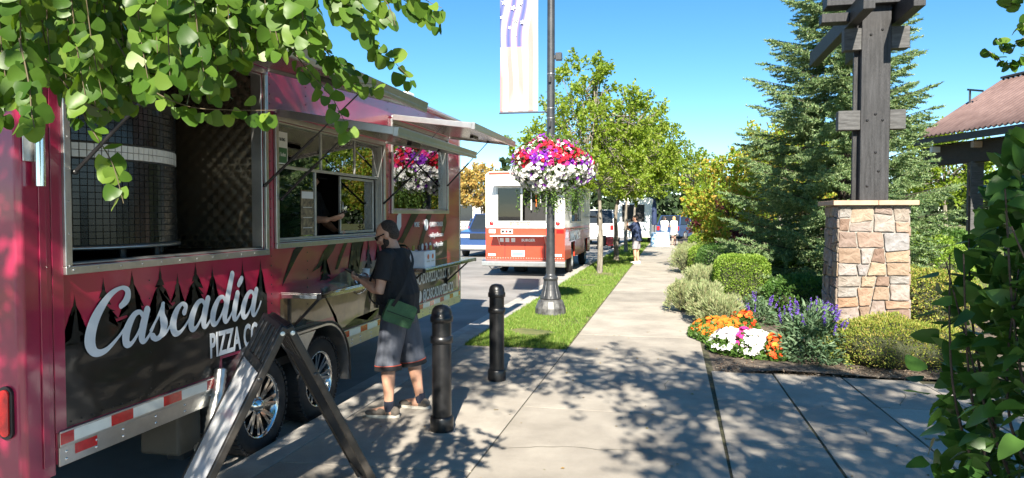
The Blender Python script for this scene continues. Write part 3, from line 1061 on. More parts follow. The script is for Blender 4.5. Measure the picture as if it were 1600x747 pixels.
# wheels on the far side
for y in (4.95, 5.88):
    g = MB(); g.lathe([(0, -.1), (.33, -.1), (.375, -.06), (.375, .06), (.33, .1), (0, .1)], (-5.4, y, ZR + WR), 24, 'X')
    g.build('wheel', M['rubber'], trailer)
ax = MB(); ax.tube([(-5.3, 4.95, ZR + WR), (-3.2, 4.95, ZR + WR)], .05, 10); ax.tube([(-5.3, 5.88, ZR + WR), (-3.2, 5.88, ZR + WR)], .05, 10)
ax.build('axle', M['black_metal'], trailer)
# fender outline: two arches joined by a flat top
def fender_pts(r, zt):
    pts = []
    for a in np.linspace(math.pi * 1.0, math.pi * .5, 8): pts.append((4.95 + r * math.cos(a), zt - r + r * math.sin(a)))
    for a in np.linspace(math.pi * .5, 0, 8): pts.append((5.88 + r * math.cos(a), zt - r + r * math.sin(a)))
    return [(4.95 - r, .16)] + pts + [(5.88 + r, .16)]


ou, inn = fender_pts(.46, .765), fender_pts(.43, .735)
g = MB()
for x0, x1, o_, i_ in ((-3.36, -2.985, ou, inn),):
    n = len(o_)
    V = [(x0, *p) for p in o_] + [(x1, *p) for p in o_] + [(x0, *p) for p in i_] + [(x1, *p) for p in i_]
    F = []
    for i in range(n - 1):
        F += [(i, i + 1, n + i + 1, n + i), (2 * n + i, 3 * n + i, 3 * n + i + 1, 2 * n + i + 1), (n + i, n + i + 1, 3 * n + i + 1, 3 * n + i), (i, 2 * n + i, 2 * n + i + 1, i + 1)]
    g.add(V, F)
fen = g.build('fender', M['diamond'], trailer)
g = MB(); g.tube([(-2.983, *p) for p in ou], .012, 6); g.build('fender_lip', M['black_metal'], fen)
g = MB()
pl = [(5.415, .40), (5.25, .61), (5.12, .72), (5.71, .72), (5.58, .61)]
g.prism(pl, -3.02, -3.0, 'YZ'); g.build('fender_web', M['diamond'], fen)
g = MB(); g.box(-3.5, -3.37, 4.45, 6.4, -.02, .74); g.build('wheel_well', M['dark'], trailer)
# ribbed metal heat-shield hose hanging behind the sign
g = MB(); pth = [(XS + .03, 4.46, .64), (XS + .05, 4.40, .5), (XS + .06, 4.33, .36), (XS + .05, 4.29, .2), (XS - .02, 4.27, .12)]
sp_ = smooth_path(pth, 8); g.tube(sp_, [.04 + .006 * (k % 2) for k in range(len(sp_))], 10)
g.build('vent_hose', M['steel'], trailer)
g = MB(); g.box(-3.5, -3.2, 4.18, 4.42, .1, TZ0 - .02); g.build('step_box', mat('khaki_box', (.07, .065, .05), .6), trailer, bevel=.02)

# rear end: tail light, door, reflectors, hinge
g = MB()
def oval(rx, rz, y, depth):
    cz, cx = .745, -3.185
    h = .09
    poly = []
    for k in range(24):
        a = 2 * math.pi * k / 24
        poly.append((cx + rx * math.cos(a), cz + (h if math.sin(a) >= 0 else -h) + rz * math.sin(a)))
    return poly


g.prism(oval(.042, .042, 0, 0), TY0 - .026, TY0 - .0125, 'XZ'); lt = g.build('tail_light', M['black'], trailer, bevel=.005)
g = MB(); g.prism(oval(.026, .026, 0, 0), TY0 - .034, TY0 - .0262, 'XZ'); g.build('lens', M['red_reflex'], lt, bevel=.004)
g = MB(); g.box(-5.3, -3.30, TY0 - .012, TY0 - .001, .52, 2.9); dr = g.build('rear_door', M['magenta_corner'], trailer, bevel=.004)
g = MB(); g.box(-5.2, -3.335, TY0 - .016, TY0 - .0125, .6, 1.25); g.build('door_print', M['forest'], dr)
g = MB(); g.box(-3.42, -3.292, TY0 - .018, TY0 - .013, 1.52, 1.67); st1 = g.build('door_sticker', M['paper'], dr)
g = MB(); g.box(-3.42, -3.292, TY0 - .02, TY0 - .0185, 1.625, 1.665); g.build('sticker_band', M['red_reflex'], st1)
g = MB(); g.box(-3.42, -3.292, TY0 - .018, TY0 - .013, 1.30, 1.44); g.build('door_reflector', M['red_reflex'], dr)
g = MB(); g.box(-3.40, -3.295, TY0 - .018, TY0 - .013, .53, .59); g.build('door_plate', M['paper'], dr)
g = MB(); g.box(XS + .013, XS + .019, 2.93, 3.045, 1.98, 2.2); hg = g.build('door_hinge', M['steel_dull'], trailer, bevel=.003)
g = MB(); g.tube([(XS + .045, 3.0, 1.86), (XS + .045, 3.0, 2.14)], .024, 14); g.build('hinge_barrel', M['chrome'], hg)

# ---- interior of the open hatch: quilted steel, counter, wood oven
def quilt(name, o, u, v, nu, nv, nrm, pitch=.11, depth=.010, par=None):
    o, u, v, nrm = Vector(o), Vector(u), Vector(v), Vector(nrm)
    U, Vv = u.length, v.length
    V, F = [], []
    for j in range(nv + 1):
        for i in range(nu + 1):
            s, t = U * i / nu, Vv * j / nv
            a, b = (s + t) / pitch, (s - t) / pitch
            h = (abs(math.sin(math.pi * a)) * abs(math.sin(math.pi * b))) ** .45
            V.append(o + u * (i / nu) + v * (j / nv) + nrm * depth * h)
    for j in range(nv):
        for i in range(nu):
            k = j * (nu + 1) + i
            F.append((k, k + 1, k + nu + 2, k + nu + 1))
    return put(name, np_mesh(name, V, F, True), M['quilt'], par)


quilt('quilted_back_wall', (-5.5, 3.0, 1.4), (0, 2.1, 0), (0, 0, 1.6), 150, 110, (1, 0, 0), par=trailer)
quilt('quilted_partition', (-5.5, 5.13, 1.4), (2.3, 0, 0), (0, 0, 1.6), 150, 110, (0, -1, 0), par=trailer)
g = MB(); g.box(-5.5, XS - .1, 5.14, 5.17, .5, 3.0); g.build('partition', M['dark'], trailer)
g = MB(); g.box(-5.5, XS - .05, 3.0, 5.12, 1.36, 1.44); g.build('oven_counter', M['black_metal'], trailer)
g = MB(); g.box(-5.5, XS - .06, 2.99, TY1 - .1, TZ1 - .06, TZ1 - .03); g.build('ceiling', M['steel_dull'], trailer)

oven = thing('pizza_oven', 'round black mosaic pizza oven with one white tile band inside the trailer hatch', 'oven', (-4.2, 4.18, 1.44))
oc = (-4.2, 4.18)
OR = .80
g = MB(); g.lathe([(OR, 1.5), (OR, 2.42), (OR * .93, 2.6), (OR * .74, 2.76), (OR * .45, 2.86), (0, 2.9)], (*oc, 0), 64); g.build('dome', M['grout'], oven)
for nm, z0, z1, mt_, ncol, nrow in (('mosaic_tile', 1.53, 2.06, 'oven', 120, 13), ('white_mosaic_tile', 2.07, 2.16, 'oven_white', 120, 2), ('mosaic_tile', 2.17, 2.42, 'oven', 120, 6)):
    g = MB()
    hh = (z1 - z0) / nrow
    for j in range(nrow):
        for i in range(ncol):
            a0 = 2 * math.pi * (i + .06) / ncol; a1 = 2 * math.pi * (i + .94) / ncol
            am = (a0 + a1) / 2
            if math.cos(am - R_(-45)) < -.2: continue
            rr = OR + .006 + rng.uniform(-.0012, .0012)
            q = [(oc[0] + rr * math.cos(a), oc[1] + rr * math.sin(a), z0 + hh * zz) for a, zz in ((a0, j + .06), (a1, j + .06), (a1, j + .94), (a0, j + .94))]
            q2 = [(oc[0] + OR * math.cos(a), oc[1] + OR * math.sin(a), z0 + hh * zz) for a, zz in ((a0, j + .02), (a1, j + .02), (a1, j + .98), (a0, j + .98))]
            g.add(q + q2, [(0, 1, 2, 3), (4, 5, 1, 0), (5, 6, 2, 1), (6, 7, 3, 2), (7, 4, 0, 3)])
    tag(g.build(nm, M[mt_], oven, raw=True), kind='stuff')
g = MB(); g.lathe([(OR, 1.5), (OR + .03, 1.5), (OR + .03, 1.522), (OR, 1.522)], (*oc, 0), 64); g.build('base_ring', M['steel'], oven)
for k in range(6):
    a = R_(-100 + 30 * k)
    g = MB(); g.lathe([(.03, 1.44), (.03, 1.5)], (oc[0] + .7 * math.cos(a), oc[1] + .7 * math.sin(a), 0), 8); g.build('foot', M['black_metal'], oven)

# ---- serving window: panes, sashes, notices
y0, y1, z0, z1 = W2
zx = XS - .045
g = MB()
g.box(zx - .02, zx + .012, y0 + .013, y1 - .013, 2.10, 2.125); g.box(zx - .02, zx + .011, y0 + .013, y1 - .013, z0 + .013, z0 + .035)
g.box(zx - .019, zx + .010, 5.985, 6.005, z0 + .036, 2.099); g.box(zx - .019, zx + .010, 6.10, 6.12, 2.126, z1 - .013); g.box(zx - .019, zx + .010, 6.82, 6.84, 2.126, z1 - .013)
wf = g.build('window_frame', M['steel_dull'], trailer, bevel=.003)
for a, b, c, d in ((y0 + .013, 5.984, z0 + .036, 2.099), (y0 + .013, 6.099, 2.126, z1 - .013), (6.121, 6.819, 2.126, z1 - .013), (6.841, y1 - .013, 2.126, z1 - .013)):
    g = MB(); g.box(zx - .006, zx - .002, a, b, c, d); g.build('window_pane', M['pane'], wf)
sy0, sy1, sz0, sz1 = 6.58, 7.40, z0 + .04, 2.095
sx = zx - .05
g = MB()
for a, b, c, d in ((sy0, sy1, sz0, sz0 + .025), (sy0, sy1, sz1 - .025, sz1), (sy0, sy0 + .025, sz0 + .0255, sz1 - .0255), (sy1 - .025, sy1, sz0 + .0255, sz1 - .0255)): g.box(sx - .01, sx + .012, a, b, c, d)
sash = g.build('sliding_sash', M['steel_dull'], trailer, bevel=.003)
g = MB(); g.box(sx - .003, sx + .001, sy0 + .026, sy1 - .026, sz0 + .026, sz1 - .026); g.build('sash_pane', glass_mat('sash_pane', (.45, .45, .43), 1.8), sash)
g = MB(); g.tube([(sx + .012, sy0 + .012, 1.72), (sx + .035, sy0 + .008, 1.73), (sx + .035, sy0 + .008, 1.84), (sx + .012, sy0 + .012, 1.85)], .006, 8); g.build('sash_handle', M['steel'], sash)
g = MB(); g.box(zx - .001, zx + .002, 5.74, 5.965, 1.54, 1.93); mn = g.build('menu_sheet', M['menu_print'], trailer)
g = MB(); g.box(zx + .0022, zx + .003, 5.75, 5.955, 1.86, 1.92); g.build('menu_heading', M['paper'], mn)
for k in range(3):
    g = MB(); g.box(zx + .0022, zx + .003, 5.77, 5.935, 1.60 + .09 * k, 1.605 + .09 * k); g.build('menu_line', M['paper'], mn)
g = MB(); g.box(zx - .001, zx + .002, 5.30, 5.52, 2.135, 2.40); ns = g.build('rating_notice', M['paper'], trailer)
g = MB(); g.box(zx + .0022, zx + .003, 5.31, 5.51, 2.145, 2.27); g.build('notice_band', M['green_sign'], ns)
g = MB(); g.lathe([(0, .0012), (.03, .0012), (.03, 0)], (zx + .0031, 5.36, 2.21), 14, 'X'); g.build('notice_face', M['paper'], ns)
text_obj('lettering', 'SAFETY RATING', .038, M['dark'], ns, face_X(zx + .0035, 5.31, 2.325), sx=.62)
text_obj('lettering', 'Excellent', .045, M['paper'], ns, face_X(zx + .004, 5.405, 2.2), sx=.5)
# cabin behind the serving windows
M['cabin'] = mat('cabin_lining', (.5, .5, .33), .6, 0, .12, 2, col2=(.58, .56, .42))
g = MB(); g.box(-5.5, -5.45, 5.18, TY1 - .1, .55, 3.0); g.build('cabin_wall', M['cabin'], trailer)
g = MB(); g.box(-5.2, -4.6, 5.4, 7.6, .55, 1.4); g.build('prep_bench', M['steel_dull'], trailer, bevel=.01)
g = MB(); g.box(-3.9, XS - .1, 5.3, 7.44, 1.40, 1.44); g.build('inner_counter', M['steel_dull'], trailer)
g = MB(); g.box(-5.44, -5.40, 6.55, 7.0, 1.5, 2.2); g.build('wall_cabinet', M['dark'], trailer)
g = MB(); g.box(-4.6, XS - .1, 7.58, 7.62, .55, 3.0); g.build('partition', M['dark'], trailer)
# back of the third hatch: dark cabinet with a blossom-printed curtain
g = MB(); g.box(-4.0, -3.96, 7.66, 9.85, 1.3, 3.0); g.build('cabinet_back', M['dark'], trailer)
g = MB(); g.box(XS - .05, XS - .046, W3[0] + .014, W3[1] - .014, W3[2] + .014, W3[3] - .014); g.build('window_pane', M['pane'], trailer)

# box of napkins and small things on the counters
nb = thing('napkin_box', 'white cardboard box with two orange round logos on the far counter', 'box', (-2.9, 8.0, 1.112))
g = MB(); g.box(-2.98, -2.72, 7.74, 8.12, 1.113, 1.30); g.build('carton', mat('white_card', (.72, .76, .8), .6), nb, bevel=.004)
M['orange'] = mat('orange_logo', (.7, .16, .03), .5)
for yy in (7.86, 8.02):
    g = MB(); g.lathe([(0, .002), (.03, .002), (.03, 0)], (-2.7195, yy, 1.235), 12, 'X'); g.build('round_logo', M['orange'], nb)
    g = MB(); g.box(-2.719, -2.7175, yy - .05, yy + .05, 1.175, 1.19); g.build('printed_line', M['steel_dull'], nb)
for k in range(5):
    g = MB(); g.tube([(-2.95 + .05 * k, 7.8 + .06 * k, 1.25), (-2.95 + .05 * k, 7.8 + .06 * k, 1.36)], .018, 8); g.build('bottle', mat('condiment_%d' % k, ((.3, .05, .02), (.4, .3, .05), (.1, .05, .03))[k % 3], .4), nb)
cn = thing('foil_container', 'crumpled foil takeaway container on the counter by the man', 'container', (-2.93, 6.55, 1.087))
g = MB(); g.lathe([(.07, 1.088), (.1, 1.125), (.108, 1.125)], (-2.93, 6.55, 0), 14); g.build('tray', M['steel'], cn)
g = MB(); g.lathe([(0, 1.128), (.1, 1.126)], (-2.93, 6.55, 0), 14); g.build('lid', M['paper'], cn)
cup = thing('paper_cup', 'small white paper cup on the counter below the serving window', 'cup', (-2.98, 6.72, 1.087))
g = MB(); g.lathe([(0, 1.089), (.03, 1.089), (.04, 1.18), (.036, 1.18), (.028, 1.1)], (-2.98, 6.72, 0), 16); g.build('cup_body', M['paper'], cup)
# ------------------------------------------------------------------ people
M['skin'] = mat('skin', (.5, .27, .18), .5, 0, .08, 12, .05, 120, col2=(.56, .32, .22))
M['skin_pale'] = mat('pale_skin', (.52, .32, .24), .5, 0, .06, 12)
M['hair_dark'] = mat('short_dark_hair', (.03, .022, .018), .75, 0, .5, 90, .6, 300, col2=(.075, .055, .045))
M['hair_blond'] = mat('blond_hair', (.45, .30, .13), .5, 0, .3, 30, .4, 90)
M['tee_black'] = mat('black_cotton', (.012, .012, .014), .85, 0, .3, 8, .9, 9)
M['shorts_grey'] = mat('grey_blue_mesh_cloth', (.075, .085, .11), .65, 0, .2, 8, .8, 8, stretch=(1.5, 1.5, .4))
M['hem'] = mat('black_hem', (.012, .012, .014), .8)
M['piping'] = mat('red_piping', (.4, .06, .03), .6)
M['sock'] = mat('navy_sock', (.02, .025, .045), .9)
M['shoe'] = mat('taupe_canvas', (.14, .12, .10), .85, 0, .2, 20, .2, 120)
M['sole'] = mat('pale_sole', (.5, .48, .42), .7)
M['bag'] = mat('green_canvas', (.045, .12, .05), .7, 0, .15, 14, .25, 90)
M['navy'] = mat('navy_cotton', (.02, .035, .09), .8, 0, .15, 8, .2, 30)
M['shorts_pale'] = mat('grey_check_cloth', (.26, .25, .27), .8, 0, .15, 20)
M['white_cloth'] = mat('white_cloth', (.75, .74, .72), .8, 0, .05, 8, .15, 20)
M['denim'] = mat('pale_denim', (.28, .38, .52), .8, 0, .15, 14)
M['phone'] = mat('phone_black', (.01, .01, .012), .12)


def remesh(g, name, voxel, smooth=6, factor=.5):
    me = g.mesh('tmp')
    o = bpy.data.objects.new('tmp', me)
    COL.objects.link(o)
    r = o.modifiers.new('r', 'REMESH'); r.mode = 'VOXEL'; r.voxel_size = voxel; r.use_smooth_shade = True
    s = o.modifiers.new('s', 'SMOOTH'); s.factor = factor; s.iterations = smooth
    dg = bpy.context.evaluated_depsgraph_get()
    out = bpy.data.meshes.new_from_object(o.evaluated_get(dg))
    out.name = name
    bpy.data.objects.remove(o)
    return out


def folds(me, amp, fr, st):
    """cloth creases: push the surface in and out along its normals"""
    n = len(me.vertices)
    co = np.zeros(n * 3, dtype=np.float32); no = np.zeros(n * 3, dtype=np.float32)
    me.vertices.foreach_get('co', co); me.vertex_normals.foreach_get('vector', no)
    co = co.reshape(-1, 3); no = no.reshape(-1, 3)
    q = co * np.array(st) * fr
    h = np.array([mnoise.noise(tuple(p)) + .5 * mnoise.noise((p[0] * 2.3, p[1] * 2.3, p[2] * 2.3)) for p in q])
    co = (co + no * (amp * h)[:, None]).astype(np.float32)
    me.vertices.foreach_set('co', co.ravel())
    me.update()
    return me


def ball(g, c, rx, ry, rz, n=14, rot=None):
    V, F = [], []
    m = n // 2 + 2
    for j in range(1, m):
        t = math.pi * j / m
        for i in range(n):
            a = 2 * math.pi * i / n
            p = Vector((rx * math.sin(t) * math.cos(a), ry * math.sin(t) * math.sin(a), rz * math.cos(t)))
            if rot is not None: p = rot @ p
            V.append(p + Vector(c))
    top = Vector((0, 0, rz)); bot = Vector((0, 0, -rz))
    if rot is not None: top, bot = rot @ top, rot @ bot
    V += [top + Vector(c), bot + Vector(c)]
    T, B = len(V) - 2, len(V) - 1
    for j in range(m - 2):
        for i in range(n):
            i2 = (i + 1) % n
            F.append((j * n + i, (j + 1) * n + i, (j + 1) * n + i2, j * n + i2))
    for i in range(n):
        F.append((T, i, (i + 1) % n)); F.append((B, (m - 2) * n + (i + 1) % n, (m - 2) * n + i))
    g.add(V, F, True)


def rings(g, rs, n=20, cap=True):
    """loft of horizontal-ish ellipses: (cx, cy, z, rx, ry[, tilt])"""
    V, F = [], []
    for r in rs:
        cx, cy, z, rx, ry = r[:5]
        tl = r[5] if len(r) > 5 else 0
        for k in range(n):
            a = 2 * math.pi * k / n
            ca, sa = math.cos(a), math.sin(a)
            # slightly squared ellipse
            q = (abs(ca) ** 2.6 + abs(sa) ** 2.6) ** (-1 / 2.6)
            V.append((cx + rx * ca * q, cy + ry * sa * q, z + tl * sa * q * ry))
    for j in range(len(rs) - 1):
        for k in range(n):
            k2 = (k + 1) % n
            F.append((j * n + k, j * n + k2, (j + 1) * n + k2, (j + 1) * n + k))
    g.add(V, F, True)
    if cap:
        g.add(V[:n], [tuple(range(n - 1, -1, -1))], True); g.add(V[-n:], [tuple(range(n))], True)


def hand(g, wrist, d, palm_n, curl=.6, s=1.0, side=1):
    """palm and five bent fingers; d points from the wrist to the knuckles, palm_n out of the palm"""
    d = Vector(d).normalized(); pn = Vector(palm_n); pn = (pn - d * pn.dot(d)).normalized()
    x = d.cross(pn) * side
    w = Vector(wrist)
    for k in range(5):
        ball(g, w + d * (.012 + .018 * k) * s, .036 * s * (.75 + .07 * k), .016 * s, .022 * s, 10, Matrix((x, pn, d)).transposed())
    kn = w + d * .088 * s
    for k, (o, ln) in enumerate(((-.030, .068), (-.010, .078), (.010, .074), (.029, .058))):
        p = kn + x * o * s
        pts = [p - d * .02 * s]
        dd = d.copy()
        for j in range(3):
            pts.append(pts[-1] + dd * ln * s * (.5, .32, .26)[j] + (d * .02 * s if j == 0 else Vector()))
            ang = curl * (1.0 + .15 * k)
            dd = (dd * math.cos(ang) + pn * math.sin(ang)).normalized()
        g.tube(pts, [.0095 * s, .0092 * s, .0085 * s, .007 * s], 8)
        ball(g, pts[-1], .0072 * s, .0072 * s, .0072 * s, 8)
    b = w + d * .03 * s - x * .028 * s
    t1 = b + (d * .6 - x * .75 + pn * .3).normalized() * .035 * s
    t2 = t1 + (d * .85 - x * .2 + pn * .5).normalized() * .032 * s
    t3 = t2 + (d * .8 + x * .15 + pn * .5).normalized() * .022 * s
    g.tube([b, t1, t2, t3], [.013 * s, .0115 * s, .0105 * s, .008 * s], 8)
    ball(g, t3, .008 * s, .008 * s, .008 * s, 8)


def head(g, c, pitch, yaw=0, s=1.0):
    """skull, jaw, nose, ears, brow; faces +Y before the turn"""
    m = Matrix.Translation(c) @ Matrix.Rotation(yaw, 4, 'Z') @ Matrix.Rotation(-pitch, 4, 'X')
    r3 = m.to_3x3()
    def b(p, rx, ry, rz, n=14): ball(g, m @ Vector((p[0] * s, p[1] * s, p[2] * s)), rx * s, ry * s, rz * s, n, r3)
    b((0, -.008, .03), .076, .096, .088, 20)
    b((0, .018, -.03), .066, .078, .075, 16)
    b((0, .035, -.075), .05, .052, .038)
    b((0, .078, -.095), .026, .018, .02)
    b((0, .094, -.012), .014, .018, .026); b((0, .104, -.03), .017, .017, .013)
    b((0, .083, .03), .055, .016, .012)
    b((0, .088, -.06), .026, .012, .007); b((0, .086, -.072), .024, .012, .008)
    for sx in (-1, 1):
        b((sx * .078, -.005, -.01), .01, .022, .034)
        b((sx * .05, .062, -.02), .022, .02, .02)
    return m


def person(spec):
    """spec: joints in a frame that faces +Y with the feet at z = 0"""
    S = spec
    vx = S.get('voxel', .008)
    th = thing('person', S['label'], 'person', S['loc'], S.get('group'))
    W = Matrix.Translation(S['loc']) @ Matrix.Rotation(S['rz'], 4, 'Z')
    J = {k: Vector(v) for k, v in S['J'].items()}
    g = MB()
    # trunk
    pel, ch, nk = J['pelvis'], J['chest'], J['neck']
    rings(g, [(pel.x, pel.y, pel.z - .09, .12, .09), (pel.x, pel.y, pel.z, .165, .115), (pel.x, pel.y * .6 + ch.y * .4, pel.z * .6 + ch.z * .4, S.get('waist', .15), S.get('belly', .115)),
              (ch.x, ch.y, ch.z, .175, .12), (ch.x * .5 + nk.x * .5, ch.y * .5 + nk.y * .5 - .01, ch.z * .4 + nk.z * .6, .16, .095), (nk.x, nk.y - .015, nk.z, .075, .065)])
    hc = J['head']
    g.tube([nk - Vector((0, .01, .05)), nk, nk.lerp(hc, .6), hc - Vector((0, .01, .02))], [.07, .062, .058, .055], 12)
    hm = head(g, hc, S.get('pitch', 0), S.get('yaw', 0), S.get('hs', 1.0))
    for sd, sg in (('L', -1), ('R', 1)):
        hip, kn, an = J['hip' + sd], J['knee' + sd], J['ank' + sd]
        g.tube([hip + Vector((0, 0, .04)), hip.lerp(kn, .3), hip.lerp(kn, .75), kn, kn.lerp(an, .3), kn.lerp(an, .7), an], [.095, .088, .068, .058, .061, .045, .036], 14)
        toe = an + Vector((0.02 * sg, .15, -an.z + .04))
        g.tube([an + Vector((0, -.03, -an.z + .055)), an + Vector((0, .05, -an.z + .05)), toe], [.04, .042, .028], 10)
        sh, el, wr = J['sh' + sd], J['el' + sd], J['wr' + sd]
        g.tube([sh.lerp(ch, .3) + Vector((0, 0, .05)), sh, sh.lerp(el, .5), el, el.lerp(wr, .3), wr], [.06, .058, .05, .041, .043, .028], 12)
        hand(g, wr, J.get('hd' + sd, wr + (wr - el).normalized()) - wr, S['palm' + sd], S.get('curl', .5), 1.0, sg)
    body = put('body', remesh(g, 'body', vx, 3), S.get('skin', M['skin']), th, W)
    # hair
    g = MB()
    m = hm; r3 = m.to_3x3()
    s = S.get('hs', 1.0)
    for (p, rx, ry, rz) in S.get('hair', [((0, -.027, .041), .0778, .083, .082), ((0, -.05, -.005), .073, .056, .066)]):
        ball(g, m @ (Vector(p) * s), rx * s, ry * s, rz * s, 20, r3)
    me = remesh(g, 'hair', max(.006, vx), 1)
    put('hair', me, S.get('hairmat', M['hair_dark']), th, W)
    if S.get('beard'):
        g = MB()
        for p, rx, ry, rz in (((0, .045, -.083), .056, .052, .038), ((0, .08, -.1), .028, .02, .022), ((-.055, .02, -.055), .016, .03, .045), ((.055, .02, -.055), .016, .03, .045)):
            ball(g, m @ Vector(p), rx, ry, rz, 12, r3)
        put('beard', remesh(g, 'beard', .006, 1), M['hair_dark'], th, W)
    if S.get('shades'):
        g = MB()
        for sx in (-1, 1):
            ball(g, m @ Vector((sx * .034, .098, .004)), .028, .008, .02, 12, r3)
            g.bar(m @ Vector((sx * .062, .09, .01)), m @ Vector((sx * .084, .0, .008)), .006, .01)
        g.bar(m @ Vector((-.02, .104, .01)), m @ Vector((.02, .104, .01)), .005, .008)
        put('sunglasses', g.mesh('sunglasses'), M['phone'], th, W)
    if S.get('cap'):
        g = MB()
        ball(g, m @ Vector((0, -.012, .05)), .087, .106, .08, 20, r3)
        g.obox(m @ Matrix.Translation((0, .12, .03)) @ Matrix.Rotation(.15, 4, 'X'), .13, .11, .012)
        put('cap', remesh(g, 'cap', .008, 2), S['cap'], th, W)
    # shirt
    g = MB()
    e = S.get('ease', .02)
    hz = S.get('shirt_hem', pel.z - .06)
    rings(g, [(pel.x, pel.y, hz, .185 + e * .6, .14 + e), (pel.x, pel.y, pel.z + .03, .178 + e * .5, .132 + e), (pel.x, pel.y * .6 + ch.y * .4, pel.z * .6 + ch.z * .4, S.get('waist', .15) + e + .012, S.get('belly', .115) + e + .012),
              (ch.x, ch.y, ch.z, .185 + e * .5, .128 + e * .6), (ch.x * .5 + nk.x * .5, ch.y * .5 + nk.y * .5 - .012, ch.z * .4 + nk.z * .6, .17, .105), (nk.x, nk.y - .015, nk.z + .005, .085, .078)])
    sl = S.get('sleeve', .62)
    for sd in 'LR':
        sh, el = J['sh' + sd], J['el' + sd]
        g.tube([sh.lerp(ch, .4) + Vector((0, 0, .06)), sh + Vector((0, 0, .01)), sh.lerp(el, .45), sh.lerp(el, sl)], [.07, .073, .07, .068 + e * .4], 14)
    put('shirt', folds(remesh(g, 'shirt', vx, 4), .007, 9, (1, 1, .45)), S['shirtmat'], th, W)
    # trousers or shorts
    g = MB()
    wz = pel.z + .07
    rings(g, [(pel.x, pel.y, pel.z - .13, .172, .132), (pel.x, pel.y, pel.z, .182, .136), (pel.x, pel.y, wz, .162, .12)])
    lw = S.get('legw', .105)
    for sd in 'LR':
        hip, kn, an = J['hip' + sd], J['knee' + sd], J['ank' + sd]
        t = S.get('leglen', .95)          # 1 = knee, 2 = ankle
        pts = [hip + Vector((0, 0, .02)), hip.lerp(kn, .5)]
        rad = [.112, lw + .004]
        if t <= 1: pts.append(hip.lerp(kn, t)); rad.append(lw)
        else:
            pts += [kn, kn.lerp(an, t - 1)]; rad += [lw, S.get('cuff', lw)]
        g.tube(pts, rad, 16)
        if S.get('hems'):
            a, b = pts[-1], pts[-2]
            q = (b - a).normalized()
            h1 = MB(); h1.tube([a - q * .002, a + q * .035], [rad[-1] + .004, rad[-1] + .0035], 18)
            put('hem', h1.mesh('hem'), M['hem'], th, W)
            h1 = MB(); h1.tube([a + q * .036, a + q * .041], [rad[-1] + .004, rad[-1] + .003], 18)
            put('piping', h1.mesh('piping'), M['piping'], th, W)
    put(S.get('legname', 'shorts'), folds(remesh(g, 'shorts', vx, 4), .008, 11, (1, 1, .3)), S['legmat'], th, W)
    # socks and shoes
    for sd, sg in (('L', -1), ('R', 1)):
        an = J['ank' + sd]
        if S.get('sockmat'):
            g = MB(); g.tube([an + Vector((0, 0, .055)), an + Vector((0, 0, -.03))], [.042, .044], 12)
            put('sock', g.mesh('sock'), S['sockmat'], th, W)
        f = Matrix.Translation((an.x, an.y, 0)) @ Matrix.Rotation(S.get('toe' + sd, -.12 * sg), 4, 'Z')
        g = MB()
        for (y, z, rx, ry, rz) in ((-.045, .05, .04, .05, .045), (.0, .055, .042, .06, .045), (.06, .048, .046, .06, .036), (.125, .042, .048, .06, .028), (.165, .038, .042, .045, .022)):
            ball(g, f @ Vector((0, y, z)), rx, ry, rz, 12, f.to_3x3())
        shoe = put('shoe', remesh(g, 'shoe', max(.006, vx), 2), S.get('shoemat', M['shoe']), th, W)
        g = MB()
        V = [f @ Vector((.047 * math.cos(a) * (1.0 if math.sin(a) > 0 else .88), .055 + .148 * math.sin(a), 0)) for a in [k * math.pi / 12 for k in range(24)]]
        g.prism([(v.x, v.y) for v in V], .002, .026, 'XY')
        put('sole', g.mesh('sole'), M['sole'], shoe, W)
    return th, W


# the customer at the counter
man_loc = (-2.3, 5.88, 0)
man_th, man_W = person(dict(
    label='man in black tee and long grey shorts standing at the trailer counter', loc=man_loc, rz=R_(90),
    J=dict(pelvis=(0, 0, .92), chest=(0, .035, 1.23), neck=(0, .055, 1.425), head=(0, .105, 1.545), hipL=(-.095, 0, .88), hipR=(.095, 0, .88), kneeL=(-.14, .05, .48), kneeR=(.13, -.07, .48),
           ankL=(-.17, 0.03, .085), ankR=(.16, -.13, .085), shL=(-.2, .045, 1.36), shR=(.2, .045, 1.36), elL=(-.27, .07, 1.075), elR=(.26, .12, 1.08), wrL=(-.13, .285, 1.15), wrR=(.09, .33, 1.14), hdL=(-.09, .37, 1.18), hdR=(.05, .41, 1.16)),
    palmL=(.6, .1, .8), palmR=(-.6, .1, .8), pitch=.42, yaw=.12, voxel=.0075, waist=.165, belly=.14, shirtmat=M['tee_black'], legmat=M['shorts_grey'], leglen=1.2, legw=.108, cuff=.112, hems=True, sockmat=M['sock'], beard=True, shades=True, sleeve=.66, ease=.028, curl=.75))
# phone held in his hands
ph = thing('phone', 'dark phone in the hands of the man at the counter', 'phone', (0, 0, 0))
ph.location = man_W @ Vector((-.02, .44, 1.17)); WM[ph.name] = Matrix.Translation(ph.location)
g = MB(); g.obox(man_W @ Matrix.Translation((-.02, .415, 1.205)) @ Matrix.Rotation(.5, 4, 'X'), .075, .15, .009); g.build('phone_body', M['phone'], ph, bevel=.003)
g = MB(); g.obox(man_W @ Matrix.Translation((-.02, .4125, 1.21)) @ Matrix.Rotation(.5, 4, 'X'), .068, .135, .002); g.build('screen', M['black'], ph)
